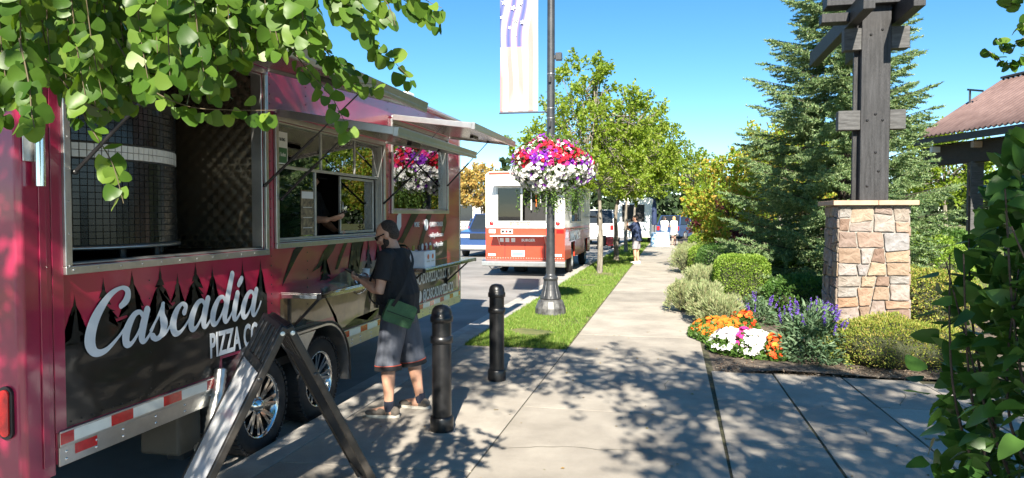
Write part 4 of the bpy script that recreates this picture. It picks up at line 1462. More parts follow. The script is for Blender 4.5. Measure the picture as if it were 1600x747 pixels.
# crossbody bag on his left hip, behind
bag = thing('crossbody_bag', 'green canvas crossbody bag hanging at the hip of the man by the counter', 'bag', tuple(man_W @ Vector((-.2, -.1, .82))))
bm_ = man_W @ Matrix.Translation((-.215, -.085, .90)) @ Matrix.Rotation(R_(-58), 4, 'Z') @ Matrix.Rotation(R_(22), 4, 'Y')
g = MB(); g.prism([(-.125, -.085), (-.11, -.1), (.11, -.1), (.125, -.085), (.118, .07), (.1, .085), (-.1, .085), (-.118, .07)], -.04, .04, 'XZ')
g.build('bag_body', M['bag'], bag, bevel=.018, mw=bm_, seg=3)
g = MB(); g.prism([(-.127, -.03), (.127, -.03), (.122, .075), (.1, .092), (-.1, .092), (-.122, .075)], -.05, -.0405, 'XZ'); g.build('bag_flap', M['bag'], bag, bevel=.006, mw=bm_)
g = MB(); g.box(-.115, .115, -.053, -.0505, -.018, -.012); g.build('zip', M['hem'], bag, mw=bm_)
P = [(-.30, -.06, .965), (-.285, -.13, 1.08), (-.19, -.155, 1.2), (-.04, -.14, 1.33), (.085, -.04, 1.44), (.13, .08, 1.43), (.1, .2, 1.33), (-.05, .245, 1.15), (-.19, .18, 1.0), (-.255, .03, .955)]
sp_ = [man_W @ Vector(p) for p in smooth_path(P, 6)]
g = MB()
cen = man_W @ Vector((-.05, .03, 1.2))
for a, b in zip(sp_[:-1], sp_[1:]):
    out = ((a + b) / 2 - cen)
    g.bar(a, b + (b - a) * .12, .004, .03, up=out.cross(b - a))
g.build('strap', M['hem'], bag)

# the vendor behind the serving window
_fy = .54
ven_th, ven_W = person(dict(
    label='vendor in dark cap holding out a phone inside the trailer serving window', loc=(-3.63, 6.62, _fy), rz=R_(-90),
    J=dict(pelvis=(0, 0, .92), chest=(0, .05, 1.23), neck=(0, .06, 1.42), head=(0, .1, 1.54), hipL=(-.09, 0, .88), hipR=(.09, 0, .88), kneeL=(-.1, .02, .48), kneeR=(.1, .02, .48), ankL=(-.1, 0, .085), ankR=(.1, 0, .085),
           shL=(-.2, .05, 1.35), shR=(.2, .05, 1.35), elL=(-.22, .15, 1.1), elR=(.25, .18, 1.13), wrL=(-.1, .32, 1.02), wrR=(.27, .43, 1.13), hdL=(-.05, .4, 1.02), hdR=(.26, .52, 1.15)),
    palmL=(.3, 0, -1), palmR=(-.5, 0, .9), pitch=.25, yaw=-.3, voxel=.009, shirtmat=M['tee_black'], legmat=M['hem'], legname='trousers', leglen=1.95, legw=.085, cuff=.08, cap=M['tee_black'], sleeve=.8, curl=.55))
ph2 = thing('phone', 'black phone held out by the vendor at the serving window', 'phone', tuple(ven_W @ Vector((.24, .55, 1.17))))
g = MB(); g.obox(ven_W @ Matrix.Translation((.245, .545, 1.18)) @ Matrix.Rotation(.45, 4, 'X'), .078, .15, .009); g.build('phone_body', M['phone'], ph2, bevel=.003)

# the man by the verge, hand raised to his face
m2_th, m2_W = person(dict(
    label='man in navy shirt and pale shorts by the street trees, hand raised to his mouth', loc=(-1.2, 25.6, .0), rz=R_(72),
    J=dict(pelvis=(0, 0, .94), chest=(0, .02, 1.25), neck=(0, .02, 1.45), head=(0, .05, 1.58), hipL=(-.095, 0, .9), hipR=(.095, 0, .9), kneeL=(-.11, .02, .49), kneeR=(.1, .02, .49), ankL=(-.12, 0, .085), ankR=(.11, -.02, .085),
           shL=(-.2, .02, 1.38), shR=(.2, .02, 1.38), elL=(-.28, .22, 1.2), elR=(.24, .2, 1.12), wrL=(-.12, .30, 1.46), wrR=(.02, .32, 1.18), hdL=(-.06, .25, 1.52), hdR=(-.05, .33, 1.2)),
    palmL=(.6, -.7, 0), palmR=(-.4, -.5, .5), pitch=.05, voxel=.013, shirtmat=M['navy'], shirt_hem=.80, legmat=M['shorts_pale'], leglen=.95, legw=.11, sleeve=.8, shoemat=M['white_cloth'], ease=.04))
cup2 = thing('drink_cup', 'drink held to the mouth of the man in navy', 'cup', tuple(m2_W @ Vector((-.03, .24, 1.5))))
g = MB(); g.lathe([(0, -.05), (.03, -.05), (.038, .05), (0, .05)], tuple(m2_W @ Vector((-.035, .255, 1.5))), 10); g.build('cup_body', M['sole'], cup2)
# two women by the far stall
base = dict(pelvis=(0, 0, .9), chest=(0, .02, 1.18), neck=(0, .02, 1.37), head=(0, .04, 1.49), hipL=(-.085, 0, .86), hipR=(.085, 0, .86), kneeL=(-.09, .02, .47), kneeR=(.09, .02, .47), ankL=(-.09, 0, .08), ankR=(.09, 0, .08),
            shL=(-.17, .02, 1.31), shR=(.17, .02, 1.31), elL=(-.22, .06, 1.05), elR=(.22, .06, 1.05), wrL=(-.12, .22, 1.02), wrR=(.12, .22, 1.02))
long_hair = [((0, -.02, .04), .084, .1, .09), ((0, -.06, -.05), .08, .055, .12), ((0, -.07, -.16), .07, .04, .1)]
person(dict(label='blond woman in white dress standing beside the far stall table', loc=(.12, 40.6, 0), rz=R_(40), J=base, palmL=(.5, 0, .8), palmR=(-.5, 0, .8), voxel=.02, skin=M['skin_pale'], shirtmat=M['white_cloth'], shirt_hem=.62, legmat=M['white_cloth'], leglen=.75, legw=.13, hair=long_hair, hairmat=M['hair_blond'], ease=.03))
person(dict(label='woman in white top and pale jeans at the far stall table', loc=(-.42, 40.9, 0), rz=R_(-30), J=base, palmL=(.5, 0, .8), palmR=(-.5, 0, .8), voxel=.02, skin=M['skin_pale'], shirtmat=M['white_cloth'], legmat=M['denim'], legname='trousers', leglen=1.95, legw=.09, cuff=.08, hair=long_hair, hairmat=M['hair_dark']))
# ------------------------------------------------------------------ street furniture
# bollards
def bollard(loc, label):
    th = thing('bollard', label, 'bollard', loc, 'black bollards at the edge of the apron')
    g = MB(); g.lathe([(0, 0), (.092, 0), (.094, .01), (.094, .10), (.088, .115), (.082, .118)], (0, 0, 0), 32); g.build('base_ring', M['black_metal'], th, local=True)
    g = MB(); g.lathe([(.077, .1), (.077, .9)], (0, 0, 0), 32); g.build('post', M['black_metal'], th, local=True)
    g = MB(); g.lathe([(.077, .70), (.089, .705), (.089, .755), (.077, .76)], (0, 0, 0), 32); g.build('collar', M['black_metal'], th, local=True)
    g = MB(); g.lathe([(.077, .865), (.09, .87), (.09, .912), (.082, .918), (.08, .945), (.07, .975), (.05, .995), (.02, 1.003), (0, 1.004)], (0, 0, 0), 32); g.build('domed_cap', M['black_metal'], th, local=True)
    return th


b1 = bollard((-1.78, 5.46, 0), 'black bollard nearest the man at the counter, in front of the dappled sun')
copy_tree(b1, None, (-1.765, 7.25, 0), .3, 'black bollard nearer the grass strip and lamp post')

# A-frame board seen along its ridge
sg_c = Vector((-2.24, 3.80, 0))
_ax = (Vector((.85, .19, 0)) - sg_c); _ax.z = 0
d_ = _ax.normalized()               # along the ridge, towards the viewer
l_ = Vector((-d_.y, d_.x, 0))       # sideways
if l_.x > 0: l_ = -l_               # towards the trailer
M['sign_frame'] = mat('worn_black_frame', (.02, .019, .018), .4, 0, .5, 6, .1, 60, col2=(.035, .03, .026))
M['sign_face'] = mat('poster_cover', (.74, .75, .77), .15, 0, .05, 2, coat=.6)
sign = thing('sandwich_board', 'black framed A-frame board with a pale glossy panel, standing by the trailer wheels', 'sign', tuple(sg_c))
HT, HS, WD = 1.125, .565, .61


def leg_matrix(side):
    """local x along the ridge, y up the leg, z outward"""
    up = Vector((0, 0, HT)) - (l_ * side * HS); up.normalize()
    xx = d_
    zz = xx.cross(up)
    if zz.dot(l_ * side) < 0: zz = -zz
    m = Matrix((xx, up, zz)).transposed().to_4x4()
    m.translation = sg_c + l_ * side * HS
    return m


LN = math.hypot(HT, HS)
for side in (1, -1):
    m = leg_matrix(side)
    for xx in (-WD / 2, WD / 2 - .04):
        g = MB(); g.box(xx, xx + .04, .0, LN - .02, -.021, .021); g.build('leg', M['sign_frame'], sign, bevel=.008, mw=m)
    for yy in (.08, LN - .3):
        g = MB(); g.box(-WD / 2 + .041, WD / 2 - .041, yy, yy + .05, -.022, .022); g.build('cross_rail', M['sign_frame'], sign, bevel=.006, mw=m)
    g = MB(); g.box(-WD / 2 + .042, WD / 2 - .042, .132, LN - .302, -.012, .012); pnl = g.build('panel', M['black'], sign, mw=m)
    g = MB(); g.box(-WD / 2 + .044, WD / 2 - .044, .135, LN - .305, .0125, .016); g.build('poster', M['sign_face'], pnl, mw=m)
    # slotted grip at the top
    for k in range(5):
        xx = -WD / 2 + .06 + k * .112
        g = MB(); g.box(xx, xx + .045, LN - .25, LN - .04, -.02, .026); g.build('grip_slat', M['sign_frame'], sign, bevel=.008, mw=m)
    g = MB(); g.box(-WD / 2 + .041, WD / 2 - .041, LN - .055, LN - .018, -.024, .024); g.build('cross_rail', M['sign_frame'], sign, bevel=.006, mw=m)
    for xx, mt_ in ((WD / 2 + .0005, 'white_reflex'),):
        g = MB(); g.lathe([(0, .006), (.011, .005), (.013, 0)], (0, 0, 0), 10, 'X')
        g.build('bolt', M[mt_], sign, mw=m @ Matrix.Translation((xx, LN - .06, 0)))
    g = MB(); g.lathe([(0, .003), (.01, .004), (.014, 0)], (0, 0, 0), 10, 'X'); g.build('bolt', M['black_metal'], sign, mw=m @ Matrix.Translation((WD / 2 + .0005, LN - .33, 0)))
# lamp post
LX, LY = -2.03, 12.25
lamp = thing('lamp_post', 'dark grey street lamp post with fluted bell base standing on the grass', 'lamp post', (LX, LY, 0))
M['lamp'] = mat('grey_green_paint', (.028, .031, .035), .42, .1, .2, 8, .08, 60, col2=(.045, .048, .052), coat=.15)
M['old_metal'] = mat('weathered_base', (.07, .07, .072), .5, .3, .4, 10, .15, 60, col2=(.16, .16, .155))
g = MB()
g.lathe([(0, 0), (.265, 0), (.268, .03), (.262, .12), (.25, .15), (.235, .19), (.215, .235), (.19, .262), (.17, .27)], (LX, LY, 0), 16, smooth=False)
g.build('base_plinth', M['old_metal'], lamp, bevel=.004)
V, F = [], []
prof = [(.17, .265), (.185, .285), (.178, .33), (.15, .42), (.125, .52), (.118, .58), (.122, .60)]
NN = 96
for r, h in prof:
    for k in range(NN):
        a = 2 * math.pi * k / NN
        rr = r * (1 - .045 * (math.cos(a * 16) > 0)) if .29 < h < .59 else r
        V.append((LX + rr * math.cos(a), LY + rr * math.sin(a), h))
for j in range(len(prof) - 1):
    for k in range(NN): F.append((j * NN + k, j * NN + (k + 1) % NN, (j + 1) * NN + (k + 1) % NN, (j + 1) * NN + k))
put('fluted_bell', np_mesh('bell', V, F, False), M['lamp'], lamp)
g = MB(); g.lathe([(.12, .60), (.13, .61), (.13, .64), (.1, .66), (.085, .67), (.078, .70)], (LX, LY, 0), 28); g.build('neck_ring', M['lamp'], lamp)
g = MB(); g.lathe([(.078, .69), (.07, 2.5), (.062, 6.4)], (LX, LY, 0), 28); g.build('shaft', M['lamp'], lamp)
g = MB()
for z in (3.35, 3.52, 4.1): g.lathe([(.066, z), (.071, z + .002), (.071, z + .012), (.066, z + .014)], (LX, LY, 0), 20)
tag(g.build('bands', M['steel'], lamp), kind='stuff')
g = MB(); g.box(LX - .02, LX + .02, LY - .12, LY - .06, 3.2, 3.3); g.box(LX - .025, LX + .02, LY - .11, LY - .06, 3.95, 4.05); g.build('outlet_box', M['black'], lamp, bevel=.006)
g = MB(); g.box(LX + .05, LX + .17, LY - .03, LY + .04, 4.36, 4.42); g.box(LX + .08, LX + .19, LY - .05, LY + .05, 4.33, 4.46); g.build('sensor', M['lamp'], lamp, bevel=.012)
g = MB(); g.tube([(LX, LY - .02, 3.465), (LX - .9, LY - .02, 3.465)], .012, 8); g.build('banner_arm', M['lamp'], lamp)
g = MB(); g.tube([(LX, LY - .02, 5.62), (LX - .9, LY - .02, 5.62)], .012, 8); g.build('banner_arm', M['lamp'], lamp)
# lantern on top (above the picture)
g = MB(); g.lathe([(.062, 6.4), (.1, 6.45), (.16, 6.55), (.2, 6.9), (.12, 7.05), (.02, 7.15), (0, 7.2)], (LX, LY, 0), 20); g.build('lantern', M['lamp'], lamp)

# banner with a faded, waving stars-and-stripes print
def banner_mat():
    m = bpy.data.materials.new('banner_cloth')
    nt, N, L = nodes_of(m)
    b = N['Principled BSDF']
    setin(b, 'Roughness', .7)
    tc = N.new('ShaderNodeTexCoord')
    sp = N.new('ShaderNodeSeparateXYZ'); L.new(tc.outputs['Object'], sp.inputs[0])
    nz = N.new('ShaderNodeTexNoise'); nz.inputs['Scale'].default_value = 1.1; nz.inputs['Detail'].default_value = 0
    L.new(tc.outputs['Object'], nz.inputs['Vector'])
    def mth(op, a, b_, clamp=False):
        n = N.new('ShaderNodeMath'); n.operation = op; n.use_clamp = clamp
        for i, q in enumerate((a, b_)):
            if hasattr(q, 'is_linked'): L.new(q, n.inputs[i])
            else: n.inputs[i].default_value = q
        return n.outputs[0]
    wob = mth('MULTIPLY', mth('SUBTRACT', nz.outputs['Fac'], .5), .25)
    xw = mth('ADD', sp.outputs[0], wob)
    # stripes: vertical, pink to red, faded in and out along the cloth
    s = mth('SINE', mth('MULTIPLY', xw, 34), 0)
    fz = N.new('ShaderNodeTexNoise'); fz.inputs['Scale'].default_value = 1.3; fz.inputs['Detail'].default_value = 1
    mpz = N.new('ShaderNodeMapping'); mpz.inputs['Scale'].default_value = (2.2, 1, .45); L.new(tc.outputs['Object'], mpz.inputs[0])
    L.new(mpz.outputs[0], fz.inputs['Vector'])
    st_ = mth('MULTIPLY', mth('GREATER_THAN', s, .1), mth('MULTIPLY', mth('SUBTRACT', fz.outputs['Fac'], .36, True), 4, True), True)
    mx = N.new('ShaderNodeMix'); mx.data_type = 'RGBA'
    L.new(st_, mx.inputs[0]); mx.inputs[6].default_value = (.45, .44, .43, 1); mx.inputs[7].default_value = (.42, .2, .18, 1)
    # canton
    mr = mth('MULTIPLY', mth('GREATER_THAN', mth('ADD', sp.outputs[2], mth('MULTIPLY', wob, .8)), 4.62), mth('LESS_THAN', xw, -2.42))
    bands = mth('ADD', .6, mth('MULTIPLY', mth('SINE', mth('MULTIPLY', xw, 34), 0), .4), True)
    mx2 = N.new('ShaderNodeMix'); mx2.data_type = 'RGBA'
    L.new(mth('MULTIPLY', mr, bands, True), mx2.inputs[0]); L.new(mx.outputs[2], mx2.inputs[6]); mx2.inputs[7].default_value = (.05, .07, .24, 1)
    L.new(mx2.outputs[2], b.inputs['Base Color'])
    return m


M['banner'] = banner_mat()
ban = thing('street_banner', 'tall pale flag-print banner hung from arms on the lamp post', 'banner', (-2.58, LY, 3.47))
nx_, nz_ = 24, 60
V = []
for j in range(nz_ + 1):
    for i in range(nx_ + 1):
        u, v = i / nx_, j / nz_
        V.append((-2.915 + .665 * u, LY - .02 + .012 * math.sin(u * 7 + v * 5) * math.sin(math.pi * v), 3.48 + 2.13 * v))
F = [(j * (nx_ + 1) + i, j * (nx_ + 1) + i + 1, (j + 1) * (nx_ + 1) + i + 1, (j + 1) * (nx_ + 1) + i) for j in range(nz_) for i in range(nx_)]
o = put('cloth', np_mesh('cloth', V, F, True), M['banner'], ban)
sd_ = o.modifiers.new('thick', 'SOLIDIFY'); sd_.thickness = .003
smesh = None
for (sx, sz, r, a0) in ((-2.84, 5.35, .05, .2), (-2.68, 5.25, .05, .4), (-2.55, 5.32, .04, .1), (-2.88, 5.1, .035, .3), (-2.64, 5.05, .05, 0), (-2.74, 4.92, .035, .5), (-2.52, 5.0, .045, .2), (-2.84, 4.8, .035, .1), (-2.66, 4.78, .045, .35)):
    g = MB()
    pts = [(sx + (r if k % 2 == 0 else r * .42) * math.sin(a0 + k * math.pi / 5), sz + (r if k % 2 == 0 else r * .42) * math.cos(a0 + k * math.pi / 5)) for k in range(10)]
    g.prism(pts, LY - .043, LY - .040, 'XZ'); g.build('star', M['white'], ban)

# hanging flower basket round the post
M['petunia_leaf'] = leaf_mat('petunia_leaves', [(.06, .12, .025), (.1, .18, .04), (.16, .24, .06)], .3)
basket = thing('flower_basket', 'round mass of red, purple and white petunias hung on the lamp post', 'flower basket', (LX, LY, 2.2))
bc = np.array([LX, LY, 2.56])


def flower_tmpl(pet=5, cup=.22):
    V = [(0, 0, 0)]
    for k in range(pet * 2):
        a = math.pi * k / pet
        r = 1.0 if k % 2 == 0 else .72
        V.append((cup + (.06 if k % 2 else 0), r * math.cos(a), r * math.sin(a)))
    # template x = facing direction
    F = [(0, 1 + k, 1 + (k + 1) % (pet * 2)) for k in range(pet * 2)]
    return np.array(V, float), np.array(F)


FLW = flower_tmpl()
n = 3100
D = rand_dirs(n); D[:, 2] = D[:, 2] * .95 - .05
rad = np.array([.66, .66, .50])
lump = np.array([1 + .2 * mnoise.noise(tuple(d * 2.6)) for d in D])
P = bc + D * rad * lump[:, None] * nr.uniform(.86, 1.06, n)[:, None]
P[:, 2] = np.maximum(P[:, 2], 2.12 + nr.uniform(-.05, .12, n))
hgt = (P[:, 2] - 2.14) / .92
grp = np.array([mnoise.noise(tuple(p * 3.1)) for p in P])
rv = nr.uniform(0, 1, n)
colr = np.where(hgt < .42, np.where(rv < .9, 0, 2), np.where(grp > .18, np.where(rv < .7, 1, 0), np.where(grp > -.12, np.where(rv < .6, 3, 0), np.where(rv < .55, 2, 0))))
colr = np.where((hgt > .4) & (rv > .82), nr.integers(0, 4, n), colr)
PM = [leaf_mat('white_petals', [(.74, .73, .72), (.84, .83, .8)], .25, .6, tcol=(1, 1, .9)), leaf_mat('red_petals', [(.45, .008, .025), (.58, .02, .05)], .2, .6, tcol=(1.2, .8, .8)),
      leaf_mat('purple_petals', [(.16, .015, .32), (.26, .03, .44)], .2, .6, tcol=(1.2, 1, 1.2)), leaf_mat('magenta_petals', [(.48, .015, .14), (.58, .04, .24)], .2, .6, tcol=(1.2, .9, 1))]
for c, nm in enumerate(('white', 'red', 'purple', 'magenta')):
    k = colr == c
    V, F = scatter(P[k], D[k] + nr.normal(0, .35, (k.sum(), 3)), nr.uniform(.032, .045, k.sum()), FLW)
    tag(put(nm + '_petunias', np_mesh('p', V, F), PM[c], basket), kind='stuff')
n = 5200
D = rand_dirs(n); P = bc + D * rad * nr.uniform(.62, .98, n)[:, None]
P[:, 2] = np.maximum(P[:, 2], 2.1 + nr.uniform(-.03, .1, n))
V1 = scatter(P, D + nr.normal(0, .7, (n, 3)), nr.uniform(.05, .09, n), LEAF4)
# trailing strands below
tp, td = [], []
for k in range(80):
    a = rng.uniform(0, 6.28); r = rng.uniform(.2, .64); ln = rng.uniform(.12, .45)
    for j in range(int(ln / .018)):
        tp.append((LX + r * math.cos(a) + rng.gauss(0, .012), LY + r * math.sin(a) + rng.gauss(0, .012), 2.16 - j * .018)); td.append((rng.gauss(0, 1), rng.gauss(0, 1), -.6))
V2 = scatter(tp, td, nr.uniform(.03, .05, len(tp)), LEAF4)
V, F = merge([V1, V2])
tag(put('foliage', np_mesh('f', V, F), M['petunia_leaf'], basket), kind='stuff')
g = MB(); g.lathe([(.08, 2.12), (.25, 2.16), (.4, 2.3), (.42, 2.34)], (LX, LY, 0), 24); g.build('basket_bowl', M['soil'], basket)
# ------------------------------------------------------------------ step van parked at the kerb
M['van_white'] = mat('van_white', (.80, .79, .76), .35, 0, .05, 4, coat=.4)
M['van_orange'] = mat('van_orange_red', (.55, .05, .022), .35, 0, .08, 4, coat=.4)
M['van_glass'] = glass_mat('van_glass', (.35, .36, .36), 1.6)
M['brown_letter'] = mat('brown_letter', (.30, .2, .1), .5)
M['blue_plate'] = mat('plate_blue', (.16, .28, .5), .5)
van = thing('step_van', 'white and orange-red step van parked at the kerb beyond the lamp post', 'van', (-4.25, 24.2, -.12))
VX0, VX1, VY0, VY1 = -5.45, -3.06, 21.0, 27.6
def rear_cells(x0, x1, z0, z1, holes, y0, y1):
    g = wall_cells(x0, x1, z0, z1, holes, y0, y1)
    g.v = [(b, a, c) for a, b, c in g.v]
    return g


RW = (-5.07, -3.62, 1.53, 2.5)
rear_cells(VX0, VX1, 1.33, 2.86, [RW], VY0, VY0 + .05).build('rear_wall', M['van_white'], van)
g = MB(); g.box(VX0, VX1, VY0, VY0 + .05, .38, 1.328); g.build('rear_lower_panel', M['van_orange'], van)
SWN = (22.3, 24.6, 1.5, 2.4)
g = wall_cells(VY0 + .051, VY1, 1.33, 2.86, [SWN], VX1 - .05, VX1); g.build('side_wall', M['van_white'], van)
SH = [(22.35, 23.25, .3, .86), (25.9, 26.8, .3, .86)]
g = wall_cells(VY0 + .051, VY1, .38, 1.328, [(a, b, .38, d) for a, b, c, d in SH], VX1 - .05, VX1 - .001); g.build('side_lower_panel', M['van_orange'], van)
g = MB(); g.box(VX0, VX0 + .05, VY0 + .051, VY1, .38, 2.86); g.build('far_side_wall', M['van_white'], van)
g = MB(); g.box(VX0, VX1, VY1 + .001, VY1 + .05, .3, 2.86); g.build('cab_front', M['van_white'], van, bevel=.02)
g = MB(); g.prism([(VX0 - .01, 2.861), (VX0 - .01, 2.9), (VX0 + .12, 3.0), (VX1 - .12, 3.0), (VX1 + .01, 2.9), (VX1 + .01, 2.861)], VY0 - .02, VY1 + .05, 'XZ'); vr = g.build('roof', M['van_white'], van, bevel=.015)
g = MB(); g.box(VX0 + .1, VX1 - .1, VY0 - .026, VY0 - .0205, 2.90, 2.975); g.build('roof_stripe', M['van_orange'], vr)
g = MB(); g.box(VX0 + .06, VX1 - .06, VY0 + .06, VY1, .40, .46); g.build('floor', M['dark'], van)
g = MB(); g.box(VX0 + .06, VX1 - .06, VY0 + 2.9, VY0 + 2.95, .5, 2.85); g.build('inner_wall', M['cabin'], van)
# rear window: frame, open counter wings, interior, hanging strips
g = MB()
a, b, c, d = RW
g.box(a - .05, b + .05, VY0 - .03, VY0 - .001, c - .05, c - .001); g.box(a - .05, b + .05, VY0 - .03, VY0 - .001, d + .001, d + .05); g.box(a - .05, a - .001, VY0 - .029, VY0 - .001, c, d); g.box(b + .001, b + .05, VY0 - .029, VY0 - .001, c, d); g.box(-4.38, -4.32, VY0 - .028, VY0 - .001, c + .001, d - .001)
wf2 = g.build('window_frame', M['steel_dull'], van)
g = MB(); g.box(a, -4.385, VY0 + .015, VY0 + .02, c, d); g.build('window_pane', M['van_glass'], wf2)
g = MB(); g.box(-4.315, b, VY0 + .3, VY0 + .32, c - .1, d); g.build('inner_screen', M['dark'], van)
g = MB(); g.box(a + .02, -4.4, VY0 + .2, VY0 + .23, c + .06, c + .5); g.build('inner_panel', mat('tan_board', (.33, .25, .18), .6), van)
g = MB(); g.prism([(VY0 - .001, 2.62), (VY0 - .38, 2.56), (VY0 - .38, 2.585), (VY0 - .001, 2.65)], -5.2, -3.5, 'YZ'); g.build('rear_awning', M['van_white'], van)
# rear fold-down counter in red, its stays
g = MB(); g.box(-5.22, -3.38, VY0 - .42, VY0 - .002, 1.075, 1.1); ct = g.build('rear_counter', M['van_white'], van, bevel=.004)
g = MB(); g.prism([(-5.2, 1.072), (-3.4, 1.072), (-3.48, .87), (-5.28, .87)], VY0 - .03, VY0 - .012, 'XZ'); g.build('counter_skirt', M['van_orange'], ct)
for x in (-5.0, -3.6):
    g = MB(); g.bar((x, VY0 - .01, .8), (x, VY0 - .38, 1.07), .02, .02); g.build('counter_stay', M['steel_dull'], ct)
text_obj('lettering', 'BURGER', .2, M['brown_letter'], van, face_mY(-4.72, VY0 - .004, 1.36), bold=.006, sx=.85)
text_obj('lettering', 'BURGER', .11, M['white'], van, face_mY(-4.35, VY0 - .034, .92), bold=.004, sx=1.0)
for k, x in enumerate((-4.95, -4.78, -4.6)):
    g = MB(); g.box(x - .06, x + .06, VY0 - .036, VY0 - .031, .90, 1.02); g.build('square_icon', M['white'], van, bevel=.01)
for x, w in ((-5.25, .2), (-3.2, .22)):
    g = MB(); g.box(x - w / 2, x + w / 2, VY0 - .012, VY0 - .001, 1.16, 1.27); g.build('light_cluster', M['red_reflex'] if x > -4 else M['white_reflex'], van, bevel=.01)
g = MB(); g.box(-4.98, -4.62, VY0 - .008, VY0 - .001, 1.15, 1.27); bs = g.build('bumper_sticker', M['paper'], van)
for k in range(3):
    g = MB(); g.box(-4.96 + .11 * k, -4.88 + .11 * k, VY0 - .01, VY0 - .0082, 1.17, 1.25); g.build('sticker_print', M[('black', 'red_reflex', 'black')[k]], bs)
for x in (-5.27, -3.27):
    g = MB(); g.lathe([(0, -.03), (.05, -.025), (.07, 0)], (x, VY0 - .001, 1.45), 16, 'Y'); g.build('round_lamp', M['red_reflex'], van)
    g = MB(); g.box(x - .1, x + .12, VY0 - .012, VY0 - .001, .48, .55); g.build('reflector', M['white_reflex'], van)
g = MB(); g.box(-4.66, -4.26, VY0 - .012, VY0 - .001, .47, .65); lp = g.build('licence_plate', M['paper'], van, bevel=.005)
g = MB(); g.box(-4.62, -4.30, VY0 - .015, VY0 - .0125, .49, .59); g.build('plate_print', M['blue_plate'], lp)
g = MB(); g.prism([(VY0 - .22, .18), (VY0 - .24, .2), (VY0 - .24, .32), (VY0 - .2, .355), (VY0 - .002, .375), (VY0 - .002, .18)], VX0 - .06, VX1 + .04, 'YZ'); g.build('bumper', M['steel'], van, bevel=.01)
g = MB(); g.tube([(-5.3, VY0 - .2, .2), (-5.2, VY0 - .26, .1), (-4.9, VY0 - .2, .16)], .015, 8); g.build('tow_chain', M['black_metal'], van)
for x in (-4.86, -4.25, -3.66):
    g = MB(); g.box(x - .008, x + .008, VY0 - .004, VY0 - .001, .4, .85); g.build('rear_seam', M['dark'], van)
g = MB(); g.box(VX0 + .02, VX1 - .02, VY0 - .014, VY0 - .001, 1.305, 1.33); g.build('rear_moulding', M['steel_dull'], van)
g = MB()
for k in range(30):
    for zz in (.42, 1.36, 2.8): g.lathe([(0, -.006), (.01, -.004), (.014, 0)], (VX0 + .06 + k * .0785, VY0 - .001, zz), 6, 'Y')
tag(g.build('rivets', M['steel_dull'], van), kind='stuff')
for x in (-4.6, -4.25, -3.9):
    g = MB(); g.box(x - .06, x + .06, VY0 - .05, VY0 - .027, 2.91, 2.96); g.build('marker_lamp', M['red_reflex'], van, bevel=.008)
for k, x in enumerate((-4.1, -3.95, -3.82)):
    g = MB(); g.tube([(x, VY0 + .2, 2.45), (x, VY0 + .2, 1.85 + .1 * k)], .02, 6); g.build('hanging_strip', M['orange'] if k % 2 else M['paper'], van)
# side window, hatch, shelf, wheels
a, b, c, d = SWN
g = MB(); g.box(VX1 + .001, VX1 + .03, a - .05, b + .05, c - .05, c); g.box(VX1 + .001, VX1 + .03, a - .05, b + .05, d, d + .05); g.box(VX1 + .001, VX1 + .029, a - .05, a, c, d); g.box(VX1 + .001, VX1 + .029, b, b + .05, c, d); g.build('side_window_frame', M['steel'], van)
g = MB(); g.box(VX1 - .04, VX1 - .035, a, b, c, d); g.build('window_pane', M['pane'], van)
g = MB(); g.box(VX1, VX1 + .45, a, b, d + .06, d + .085); g.build('side_awning', M['steel'], van)
g = MB(); g.box(VX1 + .001, VX1 + .3, a, b, 1.24, 1.265); g.build('side_shelf', M['steel'], van)
g = MB(); g.box(VX1 + .001, VX1 + .006, 22.0, 24.6, .9, 1.2); g.build('side_print', M['forest'], van)
g = MB(); g.box(VX1 + .001, VX1 + .006, VY0 + .06, VY0 + .7, 1.02, 1.3); g.build('side_light_panel', M['red_reflex'], van)
for y, xs in ((22.8, (-3.2, -5.3)), (26.35, (-3.2, -5.3))):
    for x in xs:
        g = MB(); g.lathe([(.2, .11), (.3, .12), (.38, .09), (.39, 0), (.38, -.09), (.3, -.12), (0, -.12)], (x, y, .27), 28, 'X'); w = g.build('wheel', M['rubber'], van)
        g = MB(); g.lathe([(0, .06), (.08, .07), (.1, .03), (.17, .05), (.2, .11)], (x, y, .27), 20, 'X'); g.build('rim', M['steel_dull'], w)
g = MB(); g.box(-4.95, -4.55, 22.6, 23.0, -.118, .5); g.build('rear_axle', M['rubber'], van, bevel=.06)
g = MB(); g.box(-4.9, -3.6, 22.0, 27.0, .15, .38); g.build('chassis', M['dark'], van)
g = MB(); g.box(VX1 + .02, VX1 + .4, 27.3, 27.36, 1.6, 1.66); g.box(VX1 + .3, VX1 + .48, 27.28, 27.38, 1.3, 1.75); g.build('wing_mirror', M['black'], van, bevel=.01)

# ------------------------------------------------------------------ cars further off
M['car_glass'] = mat('car_glass', (.02, .025, .03), .05, 0, .1)
M['car_white'] = mat('car_white', (.78, .78, .77), .25, 0, .03, coat=1)
M['car_blue'] = mat('car_blue', (.03, .06, .16), .25, .2, .08, coat=1)
M['car_navy'] = mat('car_navy', (.04, .08, .19), .25, .2, .08, coat=1)
M['car_silver'] = mat('car_silver', (.42, .43, .45), .3, .4, .05, coat=1)
M['car_red'] = mat('car_red', (.4, .03, .03), .3, 0, .05, coat=1)
M['headlamp'] = mat('headlamp', (.75, .77, .8), .1, 0, .05, coat=1)


